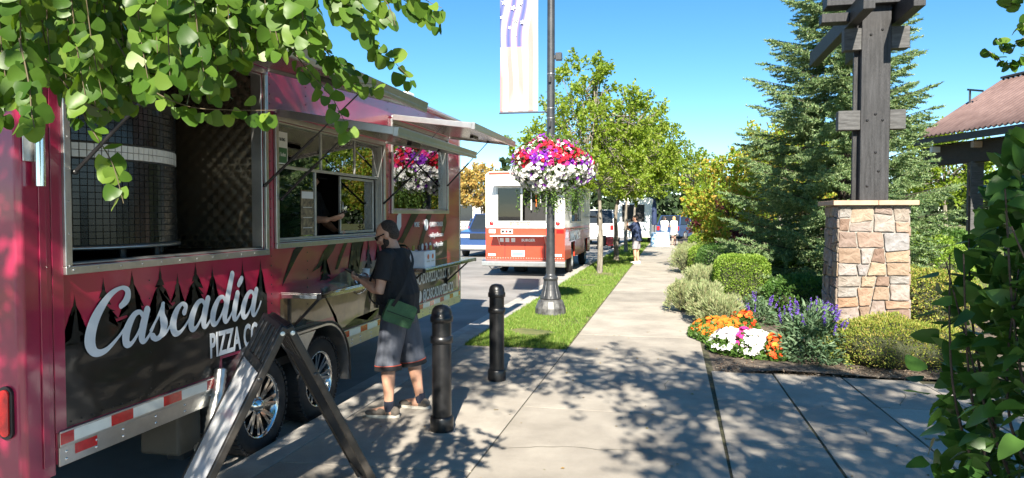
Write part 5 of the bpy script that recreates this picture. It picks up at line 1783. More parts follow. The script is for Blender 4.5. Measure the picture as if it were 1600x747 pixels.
def car(name, label, cat, loc, rz, L_, W_, H_, kind, paint, group=None):
    """front towards +X of the car's own frame"""
    th = thing(name, label, cat, loc, group)
    Wm = Matrix.Translation(loc) @ Matrix.Rotation(rz, 4, 'Z')
    h0 = .28
    hb = H_ * (.62 if kind != 'pickup' else .63)
    l2 = L_ / 2
    body = [(-l2, h0 + .1), (-l2 + .05, hb - .12), (-l2 + .12, hb), (l2 - (1.25 if kind != 'pickup' else 1.45), hb + .02), (l2 - .3, hb - .08), (l2 - .05, hb - .25), (l2, h0 + .15), (l2 - .08, h0), (-l2 + .1, h0)]
    g = MB(); g.prism([(p[0], p[1]) for p in body], -W_ / 2, W_ / 2, 'XZ'); g.build('body', paint, th, bevel=.07, mw=Wm, seg=3)
    if kind == 'pickup': cab = [(-.75, hb + .001), (-.55, H_), (.55, H_), (1.25, hb + .001)]
    else: cab = [(-l2 + .15, hb + .001), (-l2 + .45, H_), (l2 - 2.1, H_), (l2 - 1.3, hb + .001)]
    g = MB()
    for p, yy in ((cab, 0),):
        n = len(p)
        V = []
        for s in (-1, 1):
            for x, z in p: V.append((x, s * (W_ / 2 - .06 - (.12 if z > hb + .1 else 0)), z))
        g.add(V, [tuple(range(n - 1, -1, -1)), tuple(range(n, 2 * n))] + [(i, (i + 1) % n, (i + 1) % n + n, i + n) for i in range(n)])
    cb = g.build('cabin', M['car_glass'], th, bevel=.04, mw=Wm)
    g = MB()
    g.box(cab[1][0] - .02, cab[2][0] + .05, -W_ / 2 + .17, W_ / 2 - .17, H_ - .02, H_ + .02)
    g.build('roof_panel', paint, th, bevel=.015, mw=Wm)
    for s in (-1, 1):
        for (xa, za), (xb, zb) in ((cab[0], cab[1]), (cab[3], cab[2]), (((cab[0][0] + cab[3][0]) / 2, hb), ((cab[1][0] + cab[2][0]) / 2, H_))):
            g = MB(); g.bar((xa, s * (W_ / 2 - .055), za), (xb, s * (W_ / 2 - .175), zb), .07, .07); g.build('pillar', paint, th, mw=Wm)
    for x in (-l2 + .85, l2 - .85):
        for s in (-1, 1):
            g = MB(); g.lathe([(0, s * .1), (.2, s * .1), (.31, s * .1), (.345, s * .06), (.345, -s * .1), (0, -s * .1)], (x, s * (W_ / 2 - .09), .345), 22, 'Y'); w = g.build('wheel', M['rubber'], th, mw=Wm)
            g = MB(); g.lathe([(0, s * .115), (.05, s * .12), (.2, s * .112), (.21, s * .1)], (x, s * (W_ / 2 - .09), .345), 16, 'Y'); g.build('rim', M['steel_dull'], w, mw=Wm)
    for s in (-1, 1):
        g = MB(); g.box(l2 - .2, l2 - .005, s * (W_ / 2 - .3) - .2, s * (W_ / 2 - .3) + .2, hb - .33, hb - .17); g.build('headlight', M['headlamp'], th, bevel=.02, mw=Wm)
        g = MB(); g.box(-l2 - .005, -l2 + .12, s * (W_ / 2 - .16) - .1, s * (W_ / 2 - .16) + .1, hb - .4, hb - .1); g.build('tail_light', M['red_reflex'], th, bevel=.02, mw=Wm)
    g = MB(); g.box(l2 - .1, l2 + .02, -W_ / 2 + .5, W_ / 2 - .5, hb - .38, hb - .14); g.build('grille', M['black'], th, bevel=.01, mw=Wm)
    for zz, hgt in ((h0 + .05, .2), ):
        for xx in (l2, -l2):
            g = MB(); g.box(xx - .06, xx + .06, -W_ / 2 + .08, W_ / 2 - .08, zz, zz + hgt); g.build('bumper', M['steel_dull'], th, bevel=.03, mw=Wm)
    return th


car('pickup_truck', 'blue pickup truck facing the camera across the road, behind the step van', 'truck', (-7.95, 32.6, -.12), R_(-90), 5.6, 2.0, 1.85, 'pickup', M['car_blue'])
car('parked_car', 'white van parked on the street beyond the trees', 'van', (-4.35, 46, -.12), R_(90), 5.0, 2.0, 2.1, 'suv', M['car_white'])
car('parked_car', 'dark blue car at the far end of the walkway behind two women', 'car', (.9, 55, -.12), R_(60), 4.8, 1.9, 1.75, 'suv', M['car_navy'])
for k, (x, y, r_, pm, lb) in enumerate(((-19.5, 55, 80, 'car_silver', 'silver car in the far lot, nearest the trailer'), (-23.0, 58, 85, 'car_white', 'white car in the far lot under the yellow trees'), (-16.2, 62, 90, 'car_navy', 'dark car in the far lot left of the step van'))):
    car('parked_car', lb, 'car', (x, y, -.16), R_(r_), 4.5, 1.8, 1.5, 'suv', M[pm], 'cars in the far lot')
# far white concession trailer, stall table, cart
tr2 = thing('concession_trailer', 'white concession trailer with open side beyond the street trees', 'trailer', (-2.3, 47, 0))
g = MB(); g.box(-3.2, -1.2, 43.5, 47.5, .35, 2.7); tb = g.build('body', M['white'], tr2, bevel=.04)
g = MB(); g.box(-2.9, -1.6, 43.46, 43.499, 1.3, 2.3); g.build('hatch', M['dark'], tb)
g = MB(); g.box(-1.199, -1.18, 44.2, 46.8, 1.2, 2.3); g.build('hatch', mat('pale_blue_print', (.35, .5, .68), .5, 0, .4, 2), tb)
for y in (45.2,):
    g = MB(); g.lathe([(0, .1), (.3, .1), (.33, 0), (.3, -.1), (0, -.1)], (-1.35, y, .25), 20, 'X'); g.build('wheel', M['rubber'], tr2)
cn2 = thing('umbrella', 'closed dark market umbrella beside the white concession trailer', 'umbrella', (-1.0, 42.6, 0))
g = MB(); g.tube([(-1.0, 42.6, 0), (-1.0, 42.6, 2.9)], .03, 8); g.build('pole', M['black_metal'], cn2)
g = MB(); g.lathe([(.02, 2.85), (.13, 2.2), (.16, 1.2), (.12, 1.1)], (-1.0, 42.6, 0), 12); g.build('folded_canopy', M['navy'], cn2)
tbl = thing('stall_table', 'table under a white and pale blue cloth at the far stall', 'table', (-.58, 39.4, 0))
M['cloth_blue'] = mat('white_blue_cloth', (.66, .70, .74), .7, 0, .1, 1.6, .2, 8, col2=(.25, .48, .72))
g = MB(); g.box(-1.05, -.15, 38.9, 39.7, .72, .76); g.build('table_top', M['white_cloth'], tbl, bevel=.01)
g = MB()
n = 40
V = []
for k in range(n):
    a = 2 * math.pi * k / n
    q = (abs(math.cos(a)) ** 8 + abs(math.sin(a)) ** 8) ** (-1 / 8)
    for z, f_ in ((.765, 1.02), (.4, 1.05 + .02 * math.sin(9 * a)), (.03, 1.07 + .05 * math.sin(9 * a))):
        V.append((-.6 + .46 * f_ * q * math.cos(a), 39.3 + .42 * f_ * q * math.sin(a), z))
F = [(3 * k + j, 3 * ((k + 1) % n) + j, 3 * ((k + 1) % n) + j + 1, 3 * k + j + 1) for k in range(n) for j in range(2)]
g.add(V, F, True); g.add([V[3 * k] for k in range(n)], [tuple(range(n))])
g.build('table_cloth', M['cloth_blue'], tbl)
for x in (-.98, -.22):
    for y in (38.96, 39.64):
        g = MB(); g.box(x - .02, x + .02, y - .02, y + .02, 0, .719); g.build('leg', M['steel_dull'], tbl)
crt = thing('hand_cart', 'small black and red generator cart on the road by the trees', 'cart', (-3.4, 38.5, -.12))
g = MB(); g.box(-3.85, -3.4, 38.2, 38.8, .05, .6); g.build('case', M['black'], crt, bevel=.04)
g = MB(); g.box(-3.39, -3.0, 38.25, 38.75, .05, .55); g.build('tank', M['car_red'], crt, bevel=.06)
for x in (-3.8, -3.05):
    g = MB(); g.lathe([(0, .04), (.09, .04), (.1, 0), (.09, -.04), (0, -.04)], (x, 38.2, -.02), 14, 'Y'); g.build('wheel', M['rubber'], crt)
g = MB(); g.tube([(-3.8, 38.3, .6), (-3.85, 38.25, .85), (-3.05, 38.25, .85), (-3.0, 38.3, .55)], .015, 8); g.build('handle', M['steel_dull'], crt)
# pale building beyond the lot
far = thing('far_building', 'pale low building far across the lot left of the step van', 'building', (-34, 92, 0))
g = MB(); g.box(-50, -20, 90, 100, -.16, 4.6); fw = g.build('wall', mat('pale_render', (.55, .53, .5), .8), far)
g = MB(); g.box(-50.4, -19.6, 89.6, 100.4, 4.61, 5.0); g.build('roof', M['steel_dull'], far)
for k in range(9):
    g = MB(); g.box(-48.5 + 3.1 * k, -46.8 + 3.1 * k, 89.93, 89.99, .9, 2.9); g.build('window', M['car_glass'], far)
# street sign posts / fence on the far side
fen2 = thing('lot_fence', 'pale metal fence along the far lot across the road', 'fence', (-15.4, 50, 0))
for k in range(24):
    g = MB(); g.tube([(-15.4, 34 + 1.6 * k, -.03), (-15.4, 34 + 1.6 * k, 1.15)], .03, 6); g.build('post', M['steel'], fen2)
for z in (.45, .8, 1.12):
    g = MB(); g.tube([(-15.4, 34, z), (-15.4, 34 + 1.6 * 23, z)], .02, 6); g.build('rail', M['steel'], fen2)
# ------------------------------------------------------------------ stone pillar with timber post
def stone_mat(name, cols):
    m = mat(name, (.4, .33, .25), .85, 0, .3, 9, 1.0, 14)
    nt, N, L = nodes_of(m)
    b = N['Principled BSDF']
    oi = N.new('ShaderNodeObjectInfo')
    rp = N.new('ShaderNodeValToRGB')
    el = rp.color_ramp.elements
    while len(el) < len(cols): el.new(.5)
    for i, c in enumerate(cols): el[i].position = i / (len(cols) - 1); el[i].color = rgb(c)
    L.new(oi.outputs['Random'], rp.inputs[0])
    tc = N.new('ShaderNodeTexCoord')
    nz = N.new('ShaderNodeTexNoise'); nz.inputs['Scale'].default_value = 7; nz.inputs['Detail'].default_value = 6; nz.inputs['Roughness'].default_value = .7
    L.new(tc.outputs['Object'], nz.inputs['Vector'])
    r2 = N.new('ShaderNodeValToRGB'); r2.color_ramp.elements[0].position = .35; r2.color_ramp.elements[1].position = .7
    r2.color_ramp.elements[0].color = (.62, .55, .5, 1); r2.color_ramp.elements[1].color = (1.15, 1.15, 1.18, 1)
    L.new(nz.outputs['Fac'], r2.inputs[0])
    mx = N.new('ShaderNodeMix'); mx.data_type = 'RGBA'; mx.blend_type = 'MULTIPLY'; mx.inputs[0].default_value = 1
    L.new(rp.outputs[0], mx.inputs[6]); L.new(r2.outputs[0], mx.inputs[7])
    L.new(mx.outputs[2], b.inputs['Base Color'])
    return m


M['stone'] = stone_mat('ledge_stone', [(.31, .23, .15), (.23, .23, .22), (.31, .19, .11), (.30, .28, .26), (.18, .12, .09), (.33, .26, .18), (.25, .25, .25), (.26, .18, .13)])
M['mortar'] = mat('mortar', (.27, .25, .22), .95, 0, .2, 20, .4, 60)
M['cap_stone'] = mat('cap_stone', (.40, .27, .19), .8, 0, .12, 8, .2, 50)
M['timber'] = mat('charcoal_timber', (.016, .016, .018), .6, 0, .35, 5, .4, 60, col2=(.036, .036, .039), stretch=(6, 6, .5))
PX0, PX1, PY0, PY1, PH = 2.19, 3.05, 10.42, 11.32, 1.84
pil = thing('stone_pillar', 'square pillar of tan and grey ledge stones with a flat cap, behind the flower bed', 'pillar', ((PX0 + PX1) / 2, (PY0 + PY1) / 2, 0))
g = MB(); g.box(PX0 + .008, PX1 - .008, PY0 + .008, PY1 - .008, -.02, PH - .002); g.build('mortar_core', M['mortar'], pil)


def clip(poly, p, d):
    """half of a polygon to the left of the line through p along d"""
    out = []
    n = len(poly)
    def sd(q): return d[0] * (q[1] - p[1]) - d[1] * (q[0] - p[0])
    for k in range(n):
        a, b = poly[k], poly[(k + 1) % n]
        sa, sb = sd(a), sd(b)
        if sa >= 0: out.append(a)
        if sa * sb < 0:
            t = sa / (sa - sb)
            out.append((a[0] + (b[0] - a[0]) * t, a[1] + (b[1] - a[1]) * t))
    return out


def split_poly(poly, out, lim, depth=0):
    x0, x1 = min(p[0] for p in poly), max(p[0] for p in poly)
    y0, y1 = min(p[1] for p in poly), max(p[1] for p in poly)
    w, h = x1 - x0, y1 - y0
    if (w < lim[0] and h < lim[1]) or depth > 8:
        out.append(poly); return
    t = rng.uniform(.3, .7); a = rng.gauss(0, .10)
    if w / lim[0] > h / lim[1]: p, d = (x0 + w * t, y0 + h / 2), (math.sin(a), math.cos(a))
    else: p, d = (x0 + w / 2, y0 + h * t), (math.cos(a), math.sin(a))
    for q in (clip(poly, p, d), clip(poly, p, (-d[0], -d[1]))):
        if len(q) > 2: split_poly(q, out, lim, depth + 1)


def stones(org, ux, nrm, W_, H_, parent, taper=.0, gap=.006, mt='stone', lim=(.35, .29)):
    org, ux, nrm = Vector(org), Vector(ux), Vector(nrm)
    ps = []
    split_poly([(0, 0), (W_, 0), (W_, H_), (0, H_)], ps, lim)
    for poly in ps:
        cx = sum(p[0] for p in poly) / len(poly); cy = sum(p[1] for p in poly) / len(poly)
        pr_ = rng.uniform(.003, .017)
        tilt = (rng.uniform(-.06, .06), rng.uniform(-.06, .06))
        ring = []
        n0 = len(poly)
        for k in range(n0):
            a, b = poly[k], poly[(k + 1) % n0]
            for t in (.06, .35, .65, .94): ring.append((a[0] + (b[0] - a[0]) * t, a[1] + (b[1] - a[1]) * t))
        def inset(q, dd):
            vx, vy = cx - q[0], cy - q[1]
            l = math.hypot(vx, vy)
            return (q[0] + vx / l * dd, q[1] + vy / l * dd)
        r0 = [inset(q, gap + abs(rng.gauss(0, .004))) for q in ring]
        r1 = [inset(q, .006 + rng.uniform(0, .006)) for q in r0]
        r2 = [(q[0] + (cx - q[0]) * .5, q[1] + (cy - q[1]) * .5) for q in r1]
        n = len(ring)
        def hgt(q, base, nz): return base + tilt[0] * (q[0] - cx) + tilt[1] * (q[1] - cy) + rng.uniform(-nz, nz)
        V = [(a, b, -.04) for a, b in r0] + [(a, b, hgt((a, b), pr_ * .45, .002)) for a, b in r0] + [(a, b, hgt((a, b), pr_, .004)) for a, b in r1] + [(a, b, hgt((a, b), pr_ + .003, .006)) for a, b in r2] + [(cx, cy, pr_ + rng.uniform(-.004, .006))]
        F = []
        for lay in range(3): F += [(lay * n + i, lay * n + (i + 1) % n, (lay + 1) * n + (i + 1) % n, (lay + 1) * n + i) for i in range(n)]
        F += [(3 * n + i, 3 * n + (i + 1) % n, 4 * n) for i in range(n)]
        c = org + ux * cx + Vector((0, 0, cy))
        W2 = []
        for a, b, d in V:
            tp = taper * (1 - b / H_)
            W2.append(org + ux * (a + (a - W_ / 2) / W_ * 2 * tp) + Vector((0, 0, b)) + nrm * (d + tp) - c)
        g = MB(); g.add(W2, F)
        g.build('stone', M[mt], parent, mw=Matrix.Translation(c))


stones((PX0, PY0, -.01), (1, 0, 0), (0, -1, 0), PX1 - PX0, PH, pil, .03)
stones((PX0, PY1, -.01), (0, -1, 0), (-1, 0, 0), PY1 - PY0, PH, pil, .03)
stones((PX1, PY0, -.01), (0, 1, 0), (1, 0, 0), PY1 - PY0, PH, pil, .03)
for (x0, x1) in ((PX0 - .09, (PX0 + PX1) / 2 + .03), ((PX0 + PX1) / 2 + .034, PX1 + .09)):
    g = MB(); g.box(x0, x1, PY0 - .09, PY1 + .09, PH + .002, PH + .065); g.build('cap_slab', M['cap_stone'], pil, bevel=.006)
post = thing('timber_post', 'charcoal stained timber post with cross blocks and beams on the stone pillar', 'post', (2.6, 10.75, PH + .065))
M['timber_grey'] = mat('grey_sunlit_timber', (.05, .05, .05), .7, 0, .35, 5, .4, 60, col2=(.1, .1, .1), stretch=(1, 6, 6))  # paler grey; sun on the cross block ends is put into the colour
def tim(x0, x1, y0, y1, z0, z1, name='timber', mt_='timber'):
    g = MB(); g.box(x0, x1, y0, y1, z0, z1); return g.build(name, M[mt_], post, bevel=.008)
tim(2.47, 2.83, 10.56, 10.68, PH + .066, 4.75, 'front_plank')
tim(2.445, 2.86, 10.75, 10.95, PH + .066, 4.75, 'rear_plank')
tim(2.40, 2.52, 10.684, 10.746, PH + .066, 4.75, 'spacer')
for z0, z1, xa, xb in ((2.86, 3.12, 2.19, 3.03), (3.93, 4.22, 2.25, 3.06)):
    tim(xa, 2.468, 10.57, 10.74, z0, z1, 'cross_block', 'timber_grey'); tim(2.832, xb, 10.57, 10.74, z0, z1, 'cross_block', 'timber_grey')
tim(2.30, 2.44, 9.8, 13.4, 4.27, 4.50, 'long_beam')
tim(2.87, 3.01, 9.8, 13.4, 4.27, 4.50, 'long_beam')
tim(1.95, 2.298, 10.5, 10.72, 4.30, 4.42, 'beam_end'); tim(2.0, 3.2, 10.44, 10.74, 4.504, 4.78, 'cross_beam')
for x, z in ((2.56, 2.1), (2.7, 2.3), (2.55, 2.98), (2.74, 2.98), (2.65, 3.06), (2.58, 4.12), (2.72, 4.18), (2.66, 2.55)):
    g = MB(); g.lathe([(0, -.012), (.014, -.008), (.018, 0)], (x, 10.559, z), 10, 'Y'); g.build('bolt', M['black_metal'], post)

# ------------------------------------------------------------------ trees
M['bark'] = mat('grey_bark', (.14, .115, .09), .9, 0, .35, 6, .8, 30, col2=(.30, .27, .22), stretch=(3, 3, .6))
M['bark_dark'] = mat('dark_bark', (.05, .038, .03), .9, 0, .35, 8, .8, 30)
M['tree_leaf'] = leaf_mat('street_tree_leaves', [(.11, .18, .016), (.17, .26, .025), (.24, .33, .04), (.33, .39, .09)], .48, .4)
M['autumn_leaf'] = leaf_mat('turning_leaves', [(.13, .24, .025), (.19, .30, .03), (.27, .36, .045), (.36, .36, .05), (.42, .26, .05), (.17, .28, .04)], .38, .5)
M['yellow_leaf'] = leaf_mat('yellow_leaves', [(.28, .24, .07), (.40, .30, .08), (.45, .26, .08), (.2, .22, .07)], .3, .5)
M['burgundy_leaf'] = leaf_mat('burgundy_leaves', [(.05, .012, .018), (.09, .02, .025), (.13, .035, .03)], .25, .45)
M['dark_leaf'] = leaf_mat('dark_wood_leaves', [(.018, .035, .014), (.03, .055, .02), (.05, .08, .03)], .2, .6)


def in_ellipsoid(c, r, n, hollow=.35):
    d = rand_dirs(n)
    u = nr.uniform(hollow ** 3, 1, n) ** (1 / 3)
    return np.array(c) + d * u[:, None] * np.array(r), d


def broadleaf(name, label, base, trunk, th_h, c, r, n_spray, per, leaf, lm, group=None, bark='bark', cat='tree', spike=.25, lobes=None):
    t = thing(name, label, cat, base, group)
    base = Vector(base); c = Vector(c)
    g = MB()
    fork = base + Vector((0, 0, th_h))
    top = Vector((c.x, c.y, c.z + r[2] * .6))
    pts = [base, base + Vector((rng.uniform(-.03, .03), 0, th_h * .5)), fork, fork.lerp(top, .5) + Vector((rng.uniform(-.15, .15), rng.uniform(-.15, .15), 0)), top]
    g.tube([base - Vector((0, 0, .05))] + [Vector(p) for p in smooth_path([tuple(p) for p in pts], 4)], [trunk * 1.35] + list(np.linspace(trunk * 1.08, trunk * .16, 17)), 10)
    g.build('trunk', M[bark], t)
    lobes = lobes or [(tuple(c), r, 1.0)]
    P, D, B = [], [], MB()
    for lc, lr, share in lobes:
        k = int(n_spray * share)
        S, d = in_ellipsoid(lc, [q * .8 for q in lr], k, .45)
        for s, dd in zip(S, d):
            lim = Vector(lc) + Vector((0, 0, -lr[2] * .35))
            s = Vector(s)
            out = (s - lim).normalized()
            out = (out + Vector((0, 0, .35)) + Vector(nr.normal(0, .28, 3))).normalized()
            ln = rng.uniform(.5, 1.0) * min(lr) * (.38 + spike * rng.random())
            n = per
            tt = np.sqrt(nr.uniform(0, 1, n))
            sag = np.zeros((n, 3)); sag[:, 2] = -.12 * ln * tt ** 2
            base_p = np.array(s - out * ln * .5)
            sp = (.17 * (1.1 - tt) + .05)[:, None] * nr.normal(0, 1, (n, 3)) * ln
            P.append(base_p + np.array(out)[None] * (tt * ln)[:, None] + sp + sag)
            D.append(np.array(out)[None] * .5 + nr.normal(0, .75, (n, 3)) + np.array([0, 0, -.15]))
            if rng.random() < .35:
                B.tube([lim.lerp(s, .15) if rng.random() < .5 else fork.lerp(top, rng.uniform(.1, .8)), s - out * ln * .3 + Vector((0, 0, -.05)), s + out * ln * .45], [.022 * trunk / .09, .012 * trunk / .09, .004], 4, cap=False)
    P = np.concatenate(P); D = np.concatenate(D)
    V, F = scatter(P, D, nr.uniform(.65, 1.25, len(P)) * leaf, LEAF4, width=1.15)
    tag(put('crown', np_mesh('crown', V, F), M[lm], t), kind='stuff')
    if B.v: tag(B.build('branches', M[bark], t, raw=True), kind='stuff')
    return t


gst = 'young trees in the grass strip'
broadleaf('street_tree', 'street tree nearest the lamp post, pale trunk, tallest pointed crown', (-2.06, 21.2, 0), .085, 1.95, (-2.25, 21.2, 4.3), (2.2, 2.2, 2.35), 320, 40, .105, 'tree_leaf', gst,
          lobes=[((-2.5, 21.2, 3.9), (2.1, 2.1, 1.8), .52), ((-2.55, 21.3, 5.6), (1.0, 1.0, 1.15), .2), ((-1.3, 21.4, 4.4), (1.35, 1.2, 1.3), .25), ((-2.0, 21.2, 3.0), (1.9, 1.9, 1.0), .22), ((-3.9, 21.0, 3.75), (1.1, 1.0, .75), .14)])
broadleaf('street_tree', 'second street tree from the lamp post, behind the man in navy', (-2.02, 27.2, 0), .095, 2.0, (-1.3, 27.2, 4.2), (2.6, 2.4, 2.2), 310, 38, .11, 'tree_leaf', gst,
          lobes=[((-1.7, 27.2, 3.9), (2.1, 2.3, 1.7), .5), ((-.55, 27.0, 4.1), (1.3, 1.4, 1.3), .26), ((-1.4, 27.0, 3.0), (2.0, 2.0, 1.0), .24), ((-1.4, 27.2, 5.3), (1.2, 1.2, 1.0), .15)])
broadleaf('street_tree', 'third street tree from the lamp post along the grass strip', (-2.05, 33.4, 0), .09, 2.0, (-1.9, 33.4, 4.3), (2.3, 2.3, 2.0), 190, 40, .13, 'tree_leaf', gst)
broadleaf('street_tree', 'fourth street tree from the lamp post, beside the far concession trailer', (-2.05, 41.2, 0), .09, 2.0, (-2.0, 41.2, 4.4), (2.2, 2.2, 2.0), 140, 36, .15, 'tree_leaf', gst)
broadleaf('walk_tree', 'slim tree over the far end of the walkway near the women', (1.25, 44.5, 0), .10, 2.1, (1.0, 44.5, 4.3), (1.9, 2.0, 1.7), 120, 36, .15, 'tree_leaf')
# turning maples and burgundy shrubs right of the walkway
broadleaf('turning_maple', 'low spreading maple turning yellow and orange beside the walkway, left of the spruce', (2.6, 23.6, 0), .06, .6, (2.2, 23.6, 2.0), (1.9, 1.6, 1.45), 260, 44, .11, 'autumn_leaf', None, 'bark_dark', 'tree', .35,
          [((1.75, 22.6, 2.15), (1.65, 1.4, 1.6), .65), ((3.3, 23.6, 3.2), (1.8, 1.4, 1.7), .6)])
broadleaf('turning_maple', 'taller orange-tinted maple half hidden behind the spruce', (4.6, 26.6, 0), .07, .9, (4.4, 26.6, 2.9), (1.9, 1.6, 1.7), 190, 44, .12, 'autumn_leaf', None, 'bark_dark', 'tree', .35)
broadleaf('burgundy_shrub', 'dark burgundy shrub under the turning maple beside the clipped hedge', (2.35, 20.6, 0), .04, .3, (2.3, 20.6, .85), (.95, .9, .75), 110, 36, .085, 'burgundy_leaf', None, 'bark_dark', 'shrub', .35)
broadleaf('burgundy_shrub', 'dark burgundy shrub at the far end of the hedges', (1.7, 33.5, 0), .04, .5, (1.6, 33.5, 1.5), (1.1, 1.0, 1.1), 90, 34, .11, 'burgundy_leaf', None, 'bark_dark', 'shrub', .35)
broadleaf('green_shrub', 'upright green shrub along the walkway beyond the maple', (2.0, 38.5, 0), .05, .6, (2.0, 38.5, 2.1), (1.7, 1.5, 1.8), 150, 38, .13, 'tree_leaf', None, 'bark_dark', 'shrub', .3)

# spruce: whorled branches, flat sprays of needle-clad twigs
M['spruce'] = leaf_mat('spruce_needles', [(.07, .14, .065), (.13, .21, .09), (.22, .31, .13), (.34, .41, .23)], .25, .5)
spr = thing('blue_spruce', 'tall shaggy spruce tree behind the stone pillar and timber post', 'spruce', (3.2, 14.9, 0))
SB = Vector((3.2, 14.9, 0)); SHT = 8.6
g = MB(); g.tube([SB - Vector((0, 0, .05)), SB + Vector((.02, 0, 3)), SB + Vector((0, 0, SHT))], [.16, .1, .015], 10); g.build('trunk', M['bark_dark'], spr)
g = MB()
NP, ND, NS = [], [], []
z = .35
while z < SHT - .2:
    t = z / SHT
    nb = 7 if t < .75 else 5
    ph0 = rng.uniform(0, 6.28)
    for k in range(nb):
        a = ph0 + 2 * math.pi * k / nb + rng.uniform(-.25, .25)
        ln = (2.25 * (1 - t) ** .85 + .18) * rng.uniform(.78, 1.12)
        if math.sin(a) > .55: ln *= .8
        if math.cos(a) > .5: ln *= .9
        dirh = Vector((math.cos(a), math.sin(a), 0)); side = Vector((-math.sin(a), math.cos(a), 0))
        o = SB + Vector((0, 0, z + rng.uniform(-.1, .1)))
        droop = .10 - .42 * (1 - t)
        def bp(s): return o + dirh * (ln * s) + Vector((0, 0, ln * (droop * s + .34 * s * s * (1 - t * .4))))
        g.tube([bp(0), bp(.5), bp(1)], [.022 * (1.2 - t), .013, .004], 4, cap=False)
        ntw = int(7 + ln * 11)
        for j in range(ntw):
            s = .16 + .84 * (j + rng.random() * .6) / ntw
            sd = 1 if j % 2 else -1
            tl = ln * .36 * (1.08 - s) + .12 + rng.uniform(0, .08)
            d0 = (dirh * rng.uniform(.55, .9) + side * sd * .8 + Vector((0, 0, rng.uniform(-.25, .1)))).normalized()
            if j >= ntw - 2: d0 = (dirh + Vector((0, 0, .25)) + side * sd * .15).normalized()
            p0 = bp(min(1, s))
            m_ = int(tl / .019) + 3
            tt = np.linspace(0.0, 1, m_)
            pts = np.array(p0)[None] + np.array(d0)[None] * (tt * tl)[:, None]
            pts[:, 2] += (-.10 * tl) * np.sin(tt * 2.0)
            for rep in range(4):
                dd = np.array(d0)[None] * .75 + nr.normal(0, .62, (m_, 3)) + np.array([0, 0, .12])
                NP.append(pts + nr.normal(0, .004, pts.shape)); ND.append(dd); NS.append(nr.uniform(.05, .085, m_) * (1 - .25 * tt))
    z += .22 if t < .6 else .19
tag(g.build('branches', M['bark_dark'], spr, raw=True), kind='stuff')
NP = np.concatenate(NP); ND = np.concatenate(ND); NS = np.concatenate(NS)
NEED = (np.array([[0, -.17, 0], [0, .17, 0], [1, 0.02, 0]]), np.array([[0, 1, 2]]))
V, F = scatter(NP, ND, NS, NEED)
print('needles', len(F))
# one island per branch tip would be too fine: colour follows small clumps
tag(put('needles', np_mesh('needles', V, F), M['spruce'], spr), kind='stuff')

# ------------------------------------------------------------------ clipped hedges, shrubs, bedding plants
M['box_leaf'] = leaf_mat('boxwood_leaves', [(.09, .18, .02), (.15, .26, .03), (.23, .34, .05), (.3, .39, .09)], .35, .42)
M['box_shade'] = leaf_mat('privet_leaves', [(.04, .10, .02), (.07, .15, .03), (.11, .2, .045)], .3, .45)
M['grey_leaf'] = leaf_mat('lavender_leaves', [(.18, .24, .10), (.26, .32, .15), (.35, .38, .21), (.25, .22, .12)], .25, .6)
M['golden_leaf'] = leaf_mat('golden_shrub_leaves', [(.11, .17, .025), (.2, .26, .04), (.32, .34, .07), (.36, .26, .09)], .3, .5)
M['core'] = mat('twig_core', (.035, .04, .018), .95, 0, .4, 20, .6, 50)


def bush(name, label, c, r, n, leaf, lm, cat='shrub', group=None, sq=2.0, up=.3, rough=.1, tmpl=LEAF4, width=1.0, core=.8, spread=.8):
    """dense clipped or mounded plant: leaves on a lumpy super-ellipsoid resting on the ground"""
    t = thing(name, label, cat, (c[0], c[1], 0), group)
    d = rand_dirs(n, .35)
    d[:, 2] = np.where(d[:, 2] < -.45, -d[:, 2], d[:, 2])
    q = (np.abs(d) ** sq).sum(1) ** (-1 / sq)
    lump = np.array([1 + rough * (mnoise.noise(tuple(x * 2.3 + c[0])) + .6 * mnoise.noise(tuple(x * 5.5 + c[1]))) for x in d])
    rr = q * lump * (1 - .24 * nr.uniform(0, 1, n) ** 2)
    P = np.array(c) + d * rr[:, None] * np.array(r)
    P[:, 2] = np.maximum(P[:, 2], .02)
    D = d + nr.normal(0, spread, (n, 3)) + np.array([0, 0, up])
    V, F = scatter(P, D, nr.uniform(.65, 1.3, n) * leaf, tmpl, width=width)
    tag(put('foliage', np_mesh('foliage', V, F), M[lm], t), kind='stuff')
    g = MB(); ball(g, c, r[0] * core, r[1] * core, r[2] * core, 18)
    if sq > 2.5:
        g = MB()
        V = []
        ball(g, (0, 0, 0), 1, 1, 1, 18)
        g.v = [tuple(np.array(c) + np.array(v) * ((abs(v[0]) ** sq + abs(v[1]) ** sq + abs(v[2]) ** sq) ** (-1 / sq)) * np.array(r) * core) for v in g.v]
    g.build('stems', M['core'], t)
    return t


bush('boxwood', 'bright clipped boxwood cube nearest the flower bed', (1.22, 13.6, .48), (.47, .46, .50), 12000, .034, 'box_leaf', 'hedge', 'clipped hedges along the walkway', 5, rough=.05)
bush('boxwood', 'long low clipped hedge behind the bright boxwood cube', (1.35, 18.6, .45), (.72, 1.9, .50), 12000, .042, 'box_shade', 'hedge', 'clipped hedges along the walkway', 4, rough=.07)
bush('boxwood', 'sunlit clipped hedge mound in front of the long hedge', (.95, 21.4, .38), (.5, .9, .44), 7000, .042, 'box_leaf', 'hedge', 'clipped hedges along the walkway', 3.4, rough=.08)
bush('boxwood', 'farthest small clipped hedge beside the walkway', (1.15, 30.0, .42), (.5, .9, .5), 5000, .06, 'box_leaf', 'hedge', 'clipped hedges along the walkway', 3.4, rough=.08)
NARROW = (np.array([[0, 0, 0], [.5, .09, .02], [1, 0, 0], [.5, -.09, .02]]), np.array([[0, 1, 2], [0, 2, 3]]))
gl = 'pale grey-green shrubs edging the walkway'
